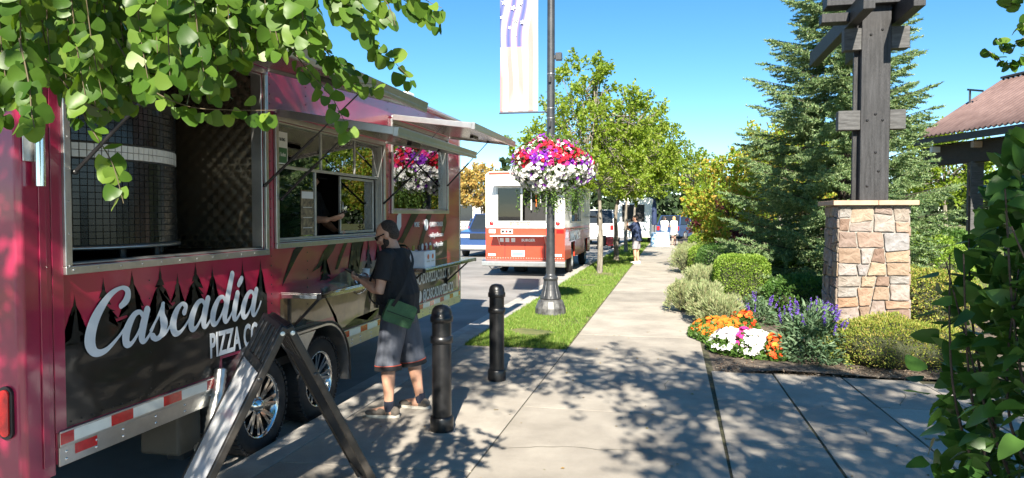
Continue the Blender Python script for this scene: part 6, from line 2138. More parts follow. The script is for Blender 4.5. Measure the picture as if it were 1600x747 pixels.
for c, r, n, lb in (((.72, 11.2, .2), (.3, .4, .26), 4200, 'pale shrub touching the orange flowers'), ((.20, 13.1, .22), (.26, .34, .28), 5200, 'small pale grey-green tuft spilling onto the walkway before the boxwood cube'),
                    ((.55, 12.0, .25), (.26, .75, .32), 7500, 'pale grey-green shrub running from the orange flowers to the boxwood'),
                    ((.58, 14.6, .30), (.34, 1.1, .36), 7500, 'pale shrub beside the boxwood cube'),
                    ((.45, 21.9, .30), (.45, .8, .40), 6000, 'pale rounded shrub farther along the walkway edge'),
                    ((.55, 27.5, .26), (.4, .8, .36), 4200, 'farthest pale shrub at the walkway edge')):
    bush('lavender_shrub', lb, c, r, n, .062, 'grey_leaf', 'shrub', gl, 2.2, .9, .38, NARROW, 1.0, .72, .45)
bush('garden_shrub', 'dark green spreading shrub between the boxwood cube and the spruce', (2.1, 12.6, .3), (.6, .8, .4), 7000, .045, 'box_shade', 'shrub', None, 2.2, .4, .3)
bush('garden_shrub', 'light green mound behind the boxwood cube under the spruce', (2.25, 15.6, .45), (.7, 1.0, .6), 7000, .05, 'box_leaf', 'shrub', None, 2.2, .4, .3)
bush('golden_shrub', 'low yellow-green shrub with tan tips in front of the stone pillar', (2.5, 8.92, .22), (.8, .60, .33), 17000, .032, 'golden_leaf', 'shrub', None, 2.2, .6, .3, NARROW, 1.8, .8, .6)
bush('golden_shrub', 'yellow-green shrub mound right of the stone pillar', (3.75, 11.6, .40), (.55, .6, .50), 9000, .034, 'golden_leaf', 'shrub', None, 2.4, .4, .2)
bush('golden_shrub', 'leafy light green shrub behind and right of the pillar', (4.5, 14.6, .55), (.8, .8, .8), 9000, .05, 'box_leaf', 'shrub', None, 2.2, .4, .25)
bush('garden_shrub', 'rounded dark green shrub on the lawn before the low roofed building', (7.2, 21.5, .55), (1.0, .9, .75), 6000, .07, 'box_shade', 'shrub', None, 2.2, .3, .2)
bush('garden_shrub', 'light green shrub on the lawn left of the building post', (6.2, 19.2, .45), (.8, .8, .6), 6000, .06, 'box_leaf', 'shrub', None, 2.2, .3, .2)

# ---- flower bed: each blossom its own piece
M['bed_leaf'] = leaf_mat('bedding_leaves', [(.05, .11, .02), (.08, .16, .03), (.12, .2, .05)], .3)


def blossom_mesh(name, col, col2, pet=5, curve=.25):
    V, F = flower_tmpl(pet, curve)
    V = V.copy()
    me = np_mesh(name, V, F)
    m = leaf_mat(name, [col, col2], .2, .6, 'object', (1.1, 1, .9))
    me.materials.append(m)
    return me


BL = {'orange': blossom_mesh('orange_petals', (.68, .13, .012), (.75, .26, .03), 7, .1), 'white': blossom_mesh('bed_white_petals', (.78, .76, .76), (.84, .82, .8)), 'red': blossom_mesh('scarlet_petals', (.66, .045, .012), (.72, .10, .02), 7, .1),
      'pink': blossom_mesh('pink_petals', (.55, .02, .2), (.62, .06, .28)), 'lilac': blossom_mesh('lilac_petals', (.6, .45, .62), (.7, .58, .7))}


def bedding(label, cat, cx, cy, rx, ry, h, nb, kinds, size, ang=0.0):
    t = thing('bedding_plants', label, cat, (cx, cy, 0), 'bedding flowers at the walkway corner')
    n = int(2600 * rx * ry / .12)
    a = nr.uniform(0, 6.283, n); u = np.sqrt(nr.uniform(0, 1, n))
    ca, sa = math.cos(ang), math.sin(ang)
    lx, ly = rx * u * np.cos(a), ry * u * np.sin(a)
    P = np.stack([cx + lx * ca - ly * sa, cy + lx * sa + ly * ca, nr.uniform(.2, .98, n) * h * np.sqrt(np.maximum(.06, 1 - u ** 2.4))], 1)
    D = nr.normal(0, .8, (n, 3)) + np.array([0, 0, .5]); D[:, 0] += np.cos(a) * u; D[:, 1] += np.sin(a) * u
    V, F = scatter(P, D, nr.uniform(.04, .075, n), LEAF4, width=1.1)
    tag(put('foliage', np_mesh('f', V, F), M['bed_leaf'], t), kind='stuff')
    for k in range(nb):
        u = math.sqrt(rng.random()) * .99; a = rng.uniform(0, 6.283)
        lx, ly = rx * u * math.cos(a), ry * u * math.sin(a)
        z = h * math.sqrt(max(.10, 1 - u ** 2.4)) * rng.uniform(.86, 1.08) + .012
        nrm = Vector((math.cos(a) * u * .8 + rng.gauss(0, .3), math.sin(a) * u * .8 - .35 + rng.gauss(0, .3), .95)).normalized()
        kd = rng.choices([q[0] for q in kinds], [q[1] for q in kinds])[0]
        q = Vector((1, 0, 0)).rotation_difference(nrm)
        s = size * rng.uniform(.75, 1.2)
        m = Matrix.Translation((cx + lx * ca - ly * sa, cy + lx * sa + ly * ca, z)) @ q.to_matrix().to_4x4() @ Matrix.Rotation(rng.uniform(0, 6), 4, 'X') @ Matrix.Scale(s, 4)
        put('blossom', BL[kd], None, t, m)
    return t


bedding('orange flowers at the walkway corner, left end of the flower bed', 'flowers', .66, 10.35, .36, .62, .26, 210, [('orange', 1), ('red', .12)], .04, .35)
bedding('deep red and orange flowers at the back of the bed before the boxwood', 'flowers', 1.0, 10.95, .22, .3, .30, 60, [('red', 1), ('orange', .3)], .038)
bedding('white flowers with lilac edges on the walkway side of the bed', 'flowers', .74, 9.45, .26, .42, .24, 170, [('white', 1), ('lilac', .25)], .042, .2)
bedding('white flowers filling the front of the bed beside the scarlet ones', 'flowers', 1.02, 9.32, .24, .48, .26, 190, [('white', 1), ('lilac', .03)], .044, -.1)
bedding('strip of magenta flowers running between the two white clumps', 'flowers', .875, 9.4, .05, .46, .28, 60, [('pink', 1)], .038, -.2)
bedding('scarlet flowers in front of the purple salvia', 'flowers', 1.20, 9.02, .11, .34, .27, 120, [('red', 1), ('orange', .25)], .039, -.05)

M['salvia_leaf'] = leaf_mat('salvia_leaves', [(.06, .12, .06), (.10, .17, .09), (.16, .23, .13)], .25, .6)
M['salvia_flower'] = leaf_mat('salvia_spikes', [(.07, .03, .26), (.13, .06, .4), (.2, .12, .5)], .15, .6)
LANCE = (np.array([[0, 0, 0], [.35, .11, .03], [.75, .08, 0], [1, 0, -.1], [.75, -.08, 0], [.35, -.11, .03]]), np.array([[0, 1, 5], [1, 2, 4], [1, 4, 5], [2, 3, 4]]))


def salvia(label, c, r, h, nleaf, nsp, group='purple salvias in the bed'):
    t = thing('salvia', label, 'salvia', (c[0], c[1], 0), group)
    n = nleaf
    d = rand_dirs(n, .2); d[:, 2] = np.abs(d[:, 2])
    P = np.array([c[0], c[1], .03]) + d * np.array([r, r, h]) * nr.uniform(.5, 1, n)[:, None]
    D = d * np.array([1, 1, .5]) + nr.normal(0, .5, (n, 3)) + np.array([0, 0, .15])
    V, F = scatter(P, D, nr.uniform(.06, .12, n), LANCE)
    tag(put('foliage', np_mesh('f', V, F), M['salvia_leaf'], t), kind='stuff')
    for k in range(nsp):
        a = rng.uniform(0, 6.28); u = math.sqrt(rng.random()) * .95
        b = Vector((c[0] + r * u * math.cos(a), c[1] + r * u * math.sin(a), h * (1 - .45 * u * u) * .9))
        dr = Vector((math.cos(a) * u * .4 + rng.gauss(0, .1), math.sin(a) * u * .4 + rng.gauss(0, .1), 1)).normalized()
        ln = rng.uniform(.12, .22)
        m = 34
        tt = nr.uniform(.1, 1, m)
        P = np.array(b)[None] + np.array(dr)[None] * (tt * ln)[:, None]
        V, F = scatter(P, nr.normal(0, 1, (m, 3)) + np.array([0, 0, .4]), nr.uniform(.014, .024, m) * (1.3 - .6 * tt), LEAF4, width=1.6)
        put('flower_spike', np_mesh('sp', V, F), M['salvia_flower'], t)
    return t


salvia('tall leafy clump of purple salvia between the flowers and the pillar', (1.60, 8.98, 0), .42, .66, 3300, 40)
salvia('small purple salvia beside the boxwood behind the red flowers', (1.28, 11.7, 0), .32, .42, 800, 14)
salvia('low blue-purple salvia at the foot of the leafy bush by the camera', (1.02, 3.05, 0), .16, .34, 260, 9)

# ------------------------------------------------------------------ overhead katsura trees and their hanging leaves
STRANDS = [[(-2.024,1.729,2.618),(-2.045,1.769,2.431),(-2.045,1.791,2.19),(-2.008,1.783,2.015)],[(-2.134,1.855,2.68),(-2.164,1.892,2.479),(-2.176,1.913,2.269),(-2.15,1.904,2.129)],[(-1.9,1.679,2.586),(-1.94,1.715,2.406),(-1.961,1.733,2.169),(-1.945,1.72,1.994)],[(-1.607,1.409,2.448),(-1.639,1.448,2.3),(-1.652,1.47,2.118),(-1.628,1.46,1.987)],[(-1.614,1.383,2.438),(-1.64,1.423,2.292),(-1.646,1.447,2.124),(-1.615,1.439,2.006)],[(-1.515,1.357,2.418),(-1.555,1.395,2.276),(-1.577,1.414,2.092),(-1.562,1.403,1.956)],[(-1.499,1.333,2.407),(-1.526,1.374,2.268),(-1.533,1.398,2.123),(-1.504,1.391,2.026)],[(-1.58,1.389,2.437),(-1.606,1.43,2.291),(-1.612,1.452,2.094),(-1.582,1.444,1.947)],[(-2.129,1.888,2.693),(-2.153,1.927,2.489),(-2.158,1.949,2.249),(-2.126,1.94,2.08)],[(-2.1,1.878,2.686),(-2.116,1.918,2.484),(-2.112,1.941,2.239),(-2.073,1.934,2.066)],[(-1.564,1.462,2.466),(-1.602,1.5,2.313),(-1.621,1.52,2.139),(-1.606,1.509,2.017)],[(-1.436,1.296,2.386),(-1.467,1.336,2.251),(-1.48,1.358,2.099),(-1.457,1.35,1.993)],[(-1.851,1.714,2.596),(-1.885,1.752,2.414),(-1.9,1.772,2.211),(-1.879,1.761,2.072)],[(-1.684,1.587,2.528),(-1.714,1.626,2.362),(-1.725,1.647,2.171),(-1.702,1.638,2.039)],[(-1.368,1.304,2.383),(-1.409,1.342,2.249),(-1.431,1.361,2.066),(-1.419,1.349,1.928)],[(-1.931,1.835,2.653),(-1.95,1.875,2.458),(-1.951,1.899,2.272),(-1.918,1.892,2.154)],[(-1.723,1.66,2.562),(-1.762,1.696,2.388),(-1.783,1.716,2.207),(-1.77,1.705,2.088)],[(-2.034,1.904,2.691),(-2.054,1.944,2.488),(-2.055,1.967,2.265),(-2.022,1.959,2.114)],[(-1.936,1.915,2.687),(-1.964,1.953,2.484),(-1.976,1.975,2.305),(-1.954,1.966,2.196)],[(-1.858,1.794,2.63),(-1.879,1.834,2.44),(-1.882,1.858,2.272),(-1.85,1.851,2.17)],[(-1.915,1.851,2.659),(-1.93,1.892,2.462),(-1.926,1.918,2.303),(-1.889,1.913,2.211)],[(-1.55,1.5,2.48),(-1.571,1.541,2.325),(-1.573,1.566,2.176),(-1.542,1.56,2.081)],[(-1.916,1.905,2.681),(-1.945,1.942,2.479),(-1.958,1.964,2.288),(-1.937,1.954,2.167)],[(-1.399,1.398,2.424),(-1.435,1.436,2.281),(-1.455,1.458,2.158),(-1.44,1.449,2.084)],[(-1.901,1.968,2.706),(-1.936,2.005,2.499),(-1.955,2.024,2.293),(-1.941,2.012,2.161)],[(-1.591,1.652,2.547),(-1.623,1.69,2.376),(-1.638,1.711,2.191),(-1.62,1.7,2.065)],[(-1.811,1.846,2.647),(-1.838,1.885,2.453),(-1.847,1.906,2.245),(-1.824,1.896,2.105)],[(-1.867,1.909,2.678),(-1.891,1.948,2.477),(-1.898,1.97,2.285),(-1.873,1.961,2.162)],[(-1.333,1.373,2.408),(-1.352,1.415,2.269),(-1.355,1.44,2.099),(-1.325,1.432,1.978)],[(-1.753,1.827,2.634),(-1.779,1.866,2.443),(-1.788,1.888,2.253),(-1.765,1.879,2.129)],[(-1.781,1.868,2.653),(-1.806,1.907,2.458),(-1.814,1.929,2.252),(-1.79,1.919,2.114)],[(-1.748,1.882,2.656),(-1.771,1.921,2.46),(-1.778,1.942,2.208),(-1.754,1.93,2.025)],[(-1.683,1.794,2.614),(-1.712,1.833,2.428),(-1.724,1.853,2.219),(-1.705,1.842,2.075)],[(-1.312,1.391,2.414),(-1.33,1.434,2.273),(-1.331,1.459,2.112),(-1.3,1.451,1.999)],[(-1.57,1.734,2.579),(-1.597,1.773,2.4),(-1.608,1.794,2.189),(-1.588,1.783,2.04)],[(-1.4,1.477,2.457),(-1.419,1.518,2.306),(-1.421,1.542,2.119),(-1.392,1.533,1.983)],[(-1.683,1.841,2.633),(-1.7,1.882,2.443),(-1.701,1.904,2.201),(-1.671,1.894,2.026)],[(-1.653,1.826,2.624),(-1.67,1.867,2.436),(-1.671,1.89,2.22),(-1.642,1.881,2.071)],[(-1.496,1.633,2.53),(-1.516,1.674,2.363),(-1.519,1.696,2.15),(-1.492,1.687,1.994)],[(-1.748,1.96,2.688),(-1.766,2.0,2.485),(-1.768,2.021,2.242),(-1.741,2.011,2.071)],[(-1.516,1.679,2.551),(-1.536,1.72,2.379),(-1.539,1.744,2.188),(-1.512,1.735,2.057)],[(-1.671,1.869,2.644),(-1.685,1.911,2.451),(-1.682,1.934,2.222),(-1.65,1.925,2.061)],[(-1.541,1.755,2.584),(-1.555,1.796,2.405),(-1.553,1.82,2.196),(-1.521,1.812,2.049)],[(-1.655,1.895,2.653),(-1.671,1.936,2.458),(-1.67,1.958,2.225),(-1.641,1.949,2.06)],[(-1.686,1.982,2.692),(-1.705,2.022,2.488),(-1.708,2.045,2.275),(-1.682,2.036,2.134)],[(-1.617,1.898,2.651),(-1.637,1.938,2.456),(-1.642,1.96,2.229),(-1.618,1.949,2.071)],[(-1.51,1.824,2.61),(-1.538,1.863,2.425),(-1.551,1.884,2.228),(-1.535,1.872,2.095)],[(-1.437,1.725,2.563),(-1.459,1.765,2.388),(-1.467,1.788,2.206),(-1.446,1.778,2.085)],[(-1.541,1.863,2.629),(-1.554,1.905,2.44),(-1.553,1.929,2.254),(-1.524,1.921,2.135)],[(-1.201,1.427,2.418),(-1.222,1.469,2.277),(-1.227,1.493,2.134),(-1.204,1.485,2.039)],[(-1.474,1.804,2.599),(-1.505,1.842,2.416),(-1.521,1.863,2.23),(-1.509,1.851,2.108)],[(-1.179,1.487,2.441),(-1.208,1.527,2.294),(-1.223,1.55,2.172),(-1.211,1.54,2.1)],[(-1.156,1.455,2.426),(-1.187,1.494,2.282),(-1.204,1.517,2.159),(-1.193,1.506,2.085)],[(-1.285,1.592,2.494),(-1.304,1.633,2.335),(-1.309,1.658,2.184),(-1.286,1.649,2.087)],[(-1.552,1.968,2.673),(-1.571,2.008,2.474),(-1.577,2.031,2.308),(-1.555,2.022,2.211)],[(-1.293,1.615,2.504),(-1.306,1.657,2.343),(-1.305,1.684,2.203),(-1.277,1.677,2.118)],[(-1.052,1.357,2.376),(-1.081,1.397,2.244),(-1.097,1.42,2.11),(-1.086,1.409,2.022)],[(-1.222,1.572,2.48),(-1.233,1.615,2.324),(-1.229,1.641,2.161),(-1.198,1.634,2.051)],[(-1.242,1.633,2.507),(-1.258,1.676,2.345),(-1.26,1.7,2.165),(-1.236,1.69,2.041)],[(-1.104,1.434,2.412),(-1.124,1.475,2.272),(-1.13,1.5,2.124),(-1.109,1.491,2.025)],[(-1.484,2.037,2.696),(-1.503,2.077,2.491),(-1.508,2.099,2.275),(-1.488,2.088,2.13)],[(-0.989,1.342,2.364),(-1.008,1.384,2.234),(-1.014,1.409,2.11),(-0.995,1.4,2.03)],[(-1.084,1.437,2.412),(-1.097,1.48,2.271),(-1.096,1.506,2.119),(-1.069,1.498,2.015)],[(-1.197,1.654,2.512),(-1.219,1.695,2.349),(-1.228,1.718,2.19),(-1.212,1.708,2.087)],[(-1.174,1.616,2.494),(-1.183,1.66,2.335),(-1.178,1.685,2.157),(-1.148,1.677,2.035)],[(-1.108,1.531,2.453),(-1.127,1.573,2.303),(-1.132,1.596,2.126),(-1.112,1.586,2.0)],[(-1.119,1.577,2.473),(-1.137,1.619,2.319),(-1.142,1.643,2.149),(-1.122,1.633,2.033)],[(-1.211,1.689,2.527),(-1.225,1.731,2.361),(-1.226,1.756,2.21),(-1.202,1.748,2.117)],[(-1.119,1.556,2.464),(-1.13,1.599,2.312),(-1.128,1.625,2.152),(-1.101,1.617,2.045)],[(-1.236,1.729,2.546),(-1.242,1.773,2.375),(-1.236,1.8,2.225),(-1.204,1.794,2.133)],[(-1.031,1.536,2.448),(-1.054,1.577,2.299),(-1.066,1.601,2.179),(-1.054,1.591,2.11)],[(-1.059,1.569,2.464),(-1.076,1.611,2.312),(-1.081,1.636,2.181),(-1.062,1.628,2.102)],[(-1.18,1.801,2.571),(-1.202,1.841,2.394),(-1.214,1.864,2.244),(-1.201,1.853,2.155)],[(-1.04,1.58,2.467),(-1.059,1.621,2.314),(-1.067,1.646,2.19),(-1.051,1.637,2.118)],[(-1.169,1.742,2.545),(-1.187,1.783,2.375),(-1.193,1.808,2.234),(-1.176,1.798,2.152)],[(-1.147,1.797,2.566),(-1.166,1.838,2.391),(-1.173,1.863,2.272),(-1.158,1.854,2.213)],[(-1.327,2.029,2.678),(-1.337,2.07,2.477),(-1.336,2.096,2.31),(-1.312,2.087,2.213)],[(-1.282,1.924,2.631),(-1.293,1.966,2.441),(-1.292,1.991,2.292),(-1.268,1.984,2.208)],[(-1.169,1.827,2.58),(-1.172,1.871,2.402),(-1.163,1.899,2.266),(-1.132,1.893,2.191)],[(-1.039,1.656,2.498),(-1.059,1.697,2.338),(-1.068,1.721,2.206),(-1.055,1.711,2.129)],[(-1.276,1.968,2.648),(-1.279,2.012,2.454),(-1.27,2.04,2.322),(-1.24,2.034,2.256)],[(-1.043,1.689,2.512),(-1.051,1.733,2.349),(-1.046,1.76,2.228),(-1.02,1.753,2.163)],[(-0.896,1.48,2.412),(-0.91,1.523,2.272),(-0.913,1.55,2.165),(-0.894,1.542,2.106)],[(-0.997,1.614,2.477),(-1.009,1.657,2.322),(-1.009,1.684,2.21),(-0.989,1.676,2.152)],[(-0.854,1.428,2.387),(-0.862,1.472,2.252),(-0.86,1.501,2.166),(-0.837,1.494,2.126)],[(-1.111,1.866,2.591),(-1.117,1.909,2.41),(-1.111,1.938,2.301),(-1.085,1.931,2.254)],[(-1.213,2.122,2.706),(-1.233,2.161,2.499),(-1.243,2.185,2.361),(-1.233,2.175,2.295)],[(-0.899,1.543,2.439),(-0.903,1.588,2.292),(-0.897,1.617,2.196),(-0.87,1.611,2.15)],[(-0.866,1.48,2.41),(-0.872,1.525,2.27),(-0.867,1.554,2.186),(-0.841,1.548,2.15)],[(-1.059,1.833,2.573),(-1.078,1.874,2.396),(-1.086,1.899,2.281),(-1.074,1.89,2.227)],[(-0.788,1.422,2.378),(-0.803,1.465,2.246),(-0.808,1.491,2.16),(-0.794,1.483,2.119)],[(-0.824,1.425,2.383),(-0.834,1.47,2.249),(-0.833,1.498,2.163),(-0.811,1.491,2.122)],[(-0.814,1.491,2.41),(-0.83,1.534,2.27),(-0.836,1.56,2.168),(-0.822,1.551,2.114)],[(-0.944,1.758,2.531),(-0.956,1.801,2.364),(-0.959,1.827,2.249),(-0.943,1.818,2.192)],[(-1.062,1.905,2.603),(-1.068,1.948,2.419),(-1.064,1.976,2.298),(-1.04,1.969,2.24)],[(-1.129,2.067,2.676),(-1.133,2.11,2.476),(-1.127,2.138,2.344),(-1.102,2.131,2.282)],[(-1.485,1.478,2.099),(-1.392,1.465,2.001),(-1.331,1.455,1.916),(-1.271,1.445,1.839),(-1.229,1.43,1.745)],[(-1.413,1.341,2.109),(-1.374,1.325,2.007),(-1.35,1.308,1.934),(-1.33,1.3,1.889)],[(-1.432,1.647,2.182),(-1.343,1.641,2.061),(-1.224,1.645,2.0),(-1.105,1.661,1.987),(-0.985,1.677,1.985)],[(-1.076,1.831,2.277),(-1.016,1.81,2.173),(-0.946,1.802,2.091),(-0.886,1.793,2.027),(-0.839,1.79,1.941)],[(-1.088,2.036,2.352),(-1.05,2.041,2.255),(-1.011,2.047,2.187),(-0.957,2.057,2.142)],[(-1.094,1.933,2.379),(-1.063,1.987,2.262),(-0.997,1.999,2.195),(-0.932,2.012,2.138)],[(-1.003,1.954,2.417),(-0.93,1.967,2.324),(-0.893,1.973,2.259),(-0.848,1.982,2.222),(-0.811,1.989,2.184),(-0.747,2.001,2.116)],[(-0.875,1.777,2.384),(-0.809,1.788,2.283),(-0.759,1.798,2.258),(-0.723,1.805,2.224)],[(-0.937,2.074,2.489),(-0.861,2.088,2.411),(-0.784,2.103,2.362),(-0.723,2.116,2.329),(-0.689,2.122,2.284)],[(-0.907,1.666,2.349),(-0.828,1.681,2.269),(-0.766,1.693,2.222),(-0.742,1.696,2.174)],[(-0.753,1.596,2.299),(-0.694,1.607,2.246),(-0.657,1.614,2.216),(-0.638,1.616,2.164)],[(-0.8,1.897,2.419),(-0.731,1.91,2.357),(-0.67,1.922,2.313),(-0.626,1.931,2.291)],[(-1.162,2.173,2.333),(-1.1,2.183,2.229),(-1.029,2.196,2.157),(-0.937,2.216,2.142)],[(-1.173,1.956,2.634),(-1.135,1.959,2.483),(-1.097,1.964,2.37),(-1.071,1.968,2.316)],[(-1.037,1.965,2.625),(-0.999,1.968,2.476),(-0.962,1.972,2.364),(-0.936,1.976,2.322)],[(-1.12,1.855,2.588),(-1.084,1.858,2.445),(-1.048,1.862,2.337),(-1.023,1.865,2.238)],[(-1.249,2.04,2.676),(-1.209,2.044,2.518),(-1.17,2.048,2.4),(-1.142,2.051,2.299)],[(-1.258,2.01,2.664),(-1.219,2.013,2.508),(-1.18,2.018,2.392),(-1.153,2.022,2.353)],[(-1.223,1.972,2.645),(-1.184,1.975,2.492),(-1.146,1.979,2.378),(-1.12,1.983,2.324)],[(-0.994,1.951,2.616),(-0.957,1.954,2.468),(-0.92,1.959,2.357),(-0.894,1.962,2.297)],[(-0.883,1.695,2.5),(-0.851,1.697,2.371),(-0.818,1.701,2.275),(-0.796,1.703,2.186)],[(-1.088,1.725,2.531),(-1.055,1.728,2.397),(-1.021,1.732,2.297),(-0.997,1.733,2.184)],[(-0.966,1.797,2.55),(-0.932,1.8,2.413),(-0.898,1.804,2.31),(-0.874,1.808,2.274)]]
SPRIGS = [[(2.415,5.294,3.042),(2.217,5.245,2.88),(2.079,5.21,2.778),(2.011,5.197,2.831)],[(2.521,5.517,2.888),(2.315,5.468,2.781),(2.17,5.433,2.718),(2.045,5.409,2.803)],[(2.347,5.077,3.141),(2.158,5.029,2.946),(2.045,5.0,2.849)],[(1.724,3.907,2.908),(1.608,3.877,2.803),(1.544,3.86,2.703)]]
M['katsura'] = leaf_mat('katsura_leaves', [(.032, .08, .010), (.052, .115, .014), (.08, .155, .02), (.15, .235, .035)], .35, .38, 'object', (1.7, 1.6, .5))
M['katsura_i'] = leaf_mat('katsura_crown_leaves', [(.032, .08, .010), (.052, .115, .014), (.08, .155, .02), (.15, .235, .035)], .35, .38, 'island', (1.7, 1.6, .5))
M['lilac_leaf'] = leaf_mat('lilac_leaves', [(.026, .075, .016), (.04, .10, .022), (.055, .13, .027), (.08, .165, .036)], .3, .36, 'object', (1.5, 1.6, .5))


def heart_leaf(name, wide, point, fold, cup, seed, m):
    """leaf blade along +x with a midrib fold; base notch at the origin"""
    r = random.Random(seed)
    n = 9
    V = [(0.0, 0.0, 0.0)]
    mid = [(i / 4, 0, -.10 * cup * (i / 4) ** 2) for i in range(5)]
    V = list(mid)
    L_ = []
    for s in (1, -1):
        row = []
        for k in range(n):
            t = k / (n - 1)
            x = -.06 * math.sin(math.pi * min(1, t * 3)) * (t < .34) + t if False else t
            w = wide * .5 * (math.sin(math.pi * t ** point) ** (.72 if point < .6 else .5) if 0 < t < 1 else 0)
            x = t - .10 * math.sin(math.pi * t) * (1 - t) - (.07 if 0 < t < .3 else 0)
            row.append((x, s * w * (1 + r.uniform(-.05, .05)), w * fold - .12 * cup * t * t + .02 * math.sin(9 * t + s)))
        L_.append(row)
    F = []
    for s, row in zip((0, 1), L_):
        b = len(V)
        V += row[1:-1]
        idx = [0] + [b + k for k in range(n - 2)] + [4]
        # fan between the midrib and the margin
        mi = [0, 0, 1, 1, 2, 2, 3, 3, 4]
        for k in range(n - 1):
            a, c = idx[k], idx[k + 1]
            m0, m1 = mi[k], mi[k + 1]
            if m0 == m1: f = (m0, a, c)
            else: f = (m0, a, c, m1)
            f = tuple(dict.fromkeys(f))
            if len(f) >= 3: F.append(f if s == 0 else f[::-1])
    me = bpy.data.meshes.new(name)
    me.from_pydata(V, [], F)
    for p in me.polygons: p.use_smooth = True
    me.materials.append(m)
    return me


KL = [heart_leaf('katsura_leaf', w, .62, f, c, i, M['katsura']) for i, (w, f, c) in enumerate(((1.06, .12, .5), (1.0, .22, .9), (1.1, .05, .3), (.98, .3, 1.2)))]
LL = [heart_leaf('lilac_leaf', w, .58, f, c, 20 + i, M['lilac_leaf']) for i, (w, f, c) in enumerate(((.66, .15, .8), (.72, .25, 1.2), (.62, .1, .5), (.7, .35, 1.6)))]


def hang_matrix(p, along, nrm, s):
    x = Vector(along).normalized()
    z = Vector(nrm); z = (z - x * z.dot(x)).normalized()
    y = z.cross(x)
    m = Matrix((x * s, y * s, z * s)).transposed().to_4x4()
    m.translation = p
    return m


def overhead(name, label, base, fork, limbs, lobes, n_spray, per, leaf):
    t = thing(name, label, 'tree', base)
    g = MB()
    b = Vector(base); f = Vector(fork)
    g.tube([b - Vector((0, 0, .05)), b.lerp(f, .4) + Vector((.03, .02, 0)), f, f + Vector((.1, .1, 2.2))], [.17, .13, .11, .04], 12)
    g.build('trunk', M['bark'], t)
    for pts in limbs:
        g = MB(); sp = smooth_path([tuple(f)] + pts, 5); g.tube([Vector(q) for q in sp], list(np.linspace(.055, .008, len(sp))), 7); g.build('limb', M['bark'], t)
    P, D = [], []
    for lc, lr, ns in lobes:
        S, d = in_ellipsoid(lc, lr, ns, .2)
        for s, dd in zip(S, d):
            out = unit(dd * .6 + nr.normal(0, .5, 3) + np.array([0, 0, -.1]))
            ln = rng.uniform(.35, .8)
            tt = nr.uniform(0, 1, per)
            q = s + out[None] * (tt * ln)[:, None] + nr.normal(0, .06, (per, 3)); q[:, 2] -= .25 * ln * tt ** 2
            P.append(q); D.append(nr.normal(0, .6, (per, 3)) + np.array([0, 0, -.5]) + out)
    P = np.concatenate(P); D = np.concatenate(D)
    V, F = scatter(P, D, nr.uniform(.7, 1.2, len(P)) * leaf, LEAF6, width=1.5)
    tag(put('crown', np_mesh('crown', V, F), M['katsura_i'], t), kind='stuff')
    return t


kat = overhead('katsura_tree', 'heart-leaved tree whose branches hang over the trailer hatch at upper left', (-1.95, -1.6, 0), (-1.9, -1.5, 2.5),
               [[(-1.6, -.4, 2.9), (-1.3, .8, 2.75), (-1.1, 1.7, 2.5)], [(-1.9, -.3, 3.0), (-1.8, .8, 2.8), (-1.6, 1.5, 2.45)], [(-1.2, -.4, 2.9), (-.8, .9, 2.7), (-.6, 1.8, 2.55)], [(-2.6, -1.0, 3.4), (-3.3, -.6, 3.9)], [(-1.0, -1.8, 3.2), (-.2, -2.0, 3.8)]],
               [((-1.95, -.7, 5.0), (1.2, 2.0, .8), 135), ((-1.0, 1.2, 5.1), (1.0, 1.1, .5), 74), ((-2.3, 1.2, 5.2), (.8, 1.2, .5), 45), ((-3.0, -1.2, 4.4), (1.2, 1.6, .7), 70)], 0, 46, .068)
lime = overhead('shade_tree', 'broad shade tree standing behind the camera over the plaza', (2.9, -3.2, 0), (2.8, -3.0, 2.6),
                [[(2.4, -2.0, 3.4), (1.8, -1.0, 3.9)], [(3.2, -2.2, 3.4), (3.4, -1.2, 3.8), (3.1, .5, 3.2)], [(1.8, -3.2, 3.6), (.9, -2.8, 4.1)], [(3.6, -3.6, 3.6), (4.3, -3.4, 4.2)]],
                [((.45, .9, 5.2), (1.0, .8, .5), 48), ((1.6, .6, 5.1), (.8, .8, .5), 40), ((2.6, -.9, 5.0), (1.5, 1.6, .8), 180), ((3.9, .1, 5.0), (1.5, 1.3, .7), 165), ((2.4, -2.7, 5.0), (1.1, .9, .7), 95), ((4.4, -1.8, 4.8), (1.4, 1.3, .7), 80)], 0, 44, .072)

STRAND_LEAVES = []
tw = MB()
for st_ in STRANDS:
    sp = [Vector(q) for q in smooth_path(st_, 10)]
    tw.tube(sp, list(np.linspace(.0024, .0009, len(sp))), 4, cap=False)
    acc = 0
    nxt = .02
    k = 0
    for a, b in zip(sp[:-1], sp[1:]):
        seg = (b - a).length
        while acc + seg >= nxt:
            p = a.lerp(b, (nxt - acc) / seg)
            tdir = (b - a).normalized()
            for sd in (-1, 1):
                if rng.random() < .14: continue
                v = p - Vector(CAM_LOC)
                lat = tdir.cross(v).normalized() * sd
                along = (lat * rng.uniform(.25, .9) + Vector((0, 0, -1)) * rng.uniform(.35, 1.0) + tdir * .35 + Vector(nr.normal(0, .22, 3)))
                nrm = (-v.normalized() * rng.uniform(.2, 1.0) + Vector((0, 0, 1)) * rng.uniform(-.1, .7) + Vector(nr.normal(0, .45, 3)))
                pet = p + along.normalized() * .012
                STRAND_LEAVES.append((hang_matrix(pet, along, nrm, rng.uniform(.026, .046)), k))
                k += 1
            nxt += rng.uniform(.023, .032)
        acc += seg
M['twig'] = mat('green_twig', (.09, .07, .035), .7)
twig = tag(tw.build('twigs', M['twig'], kat, raw=True), kind='stuff')
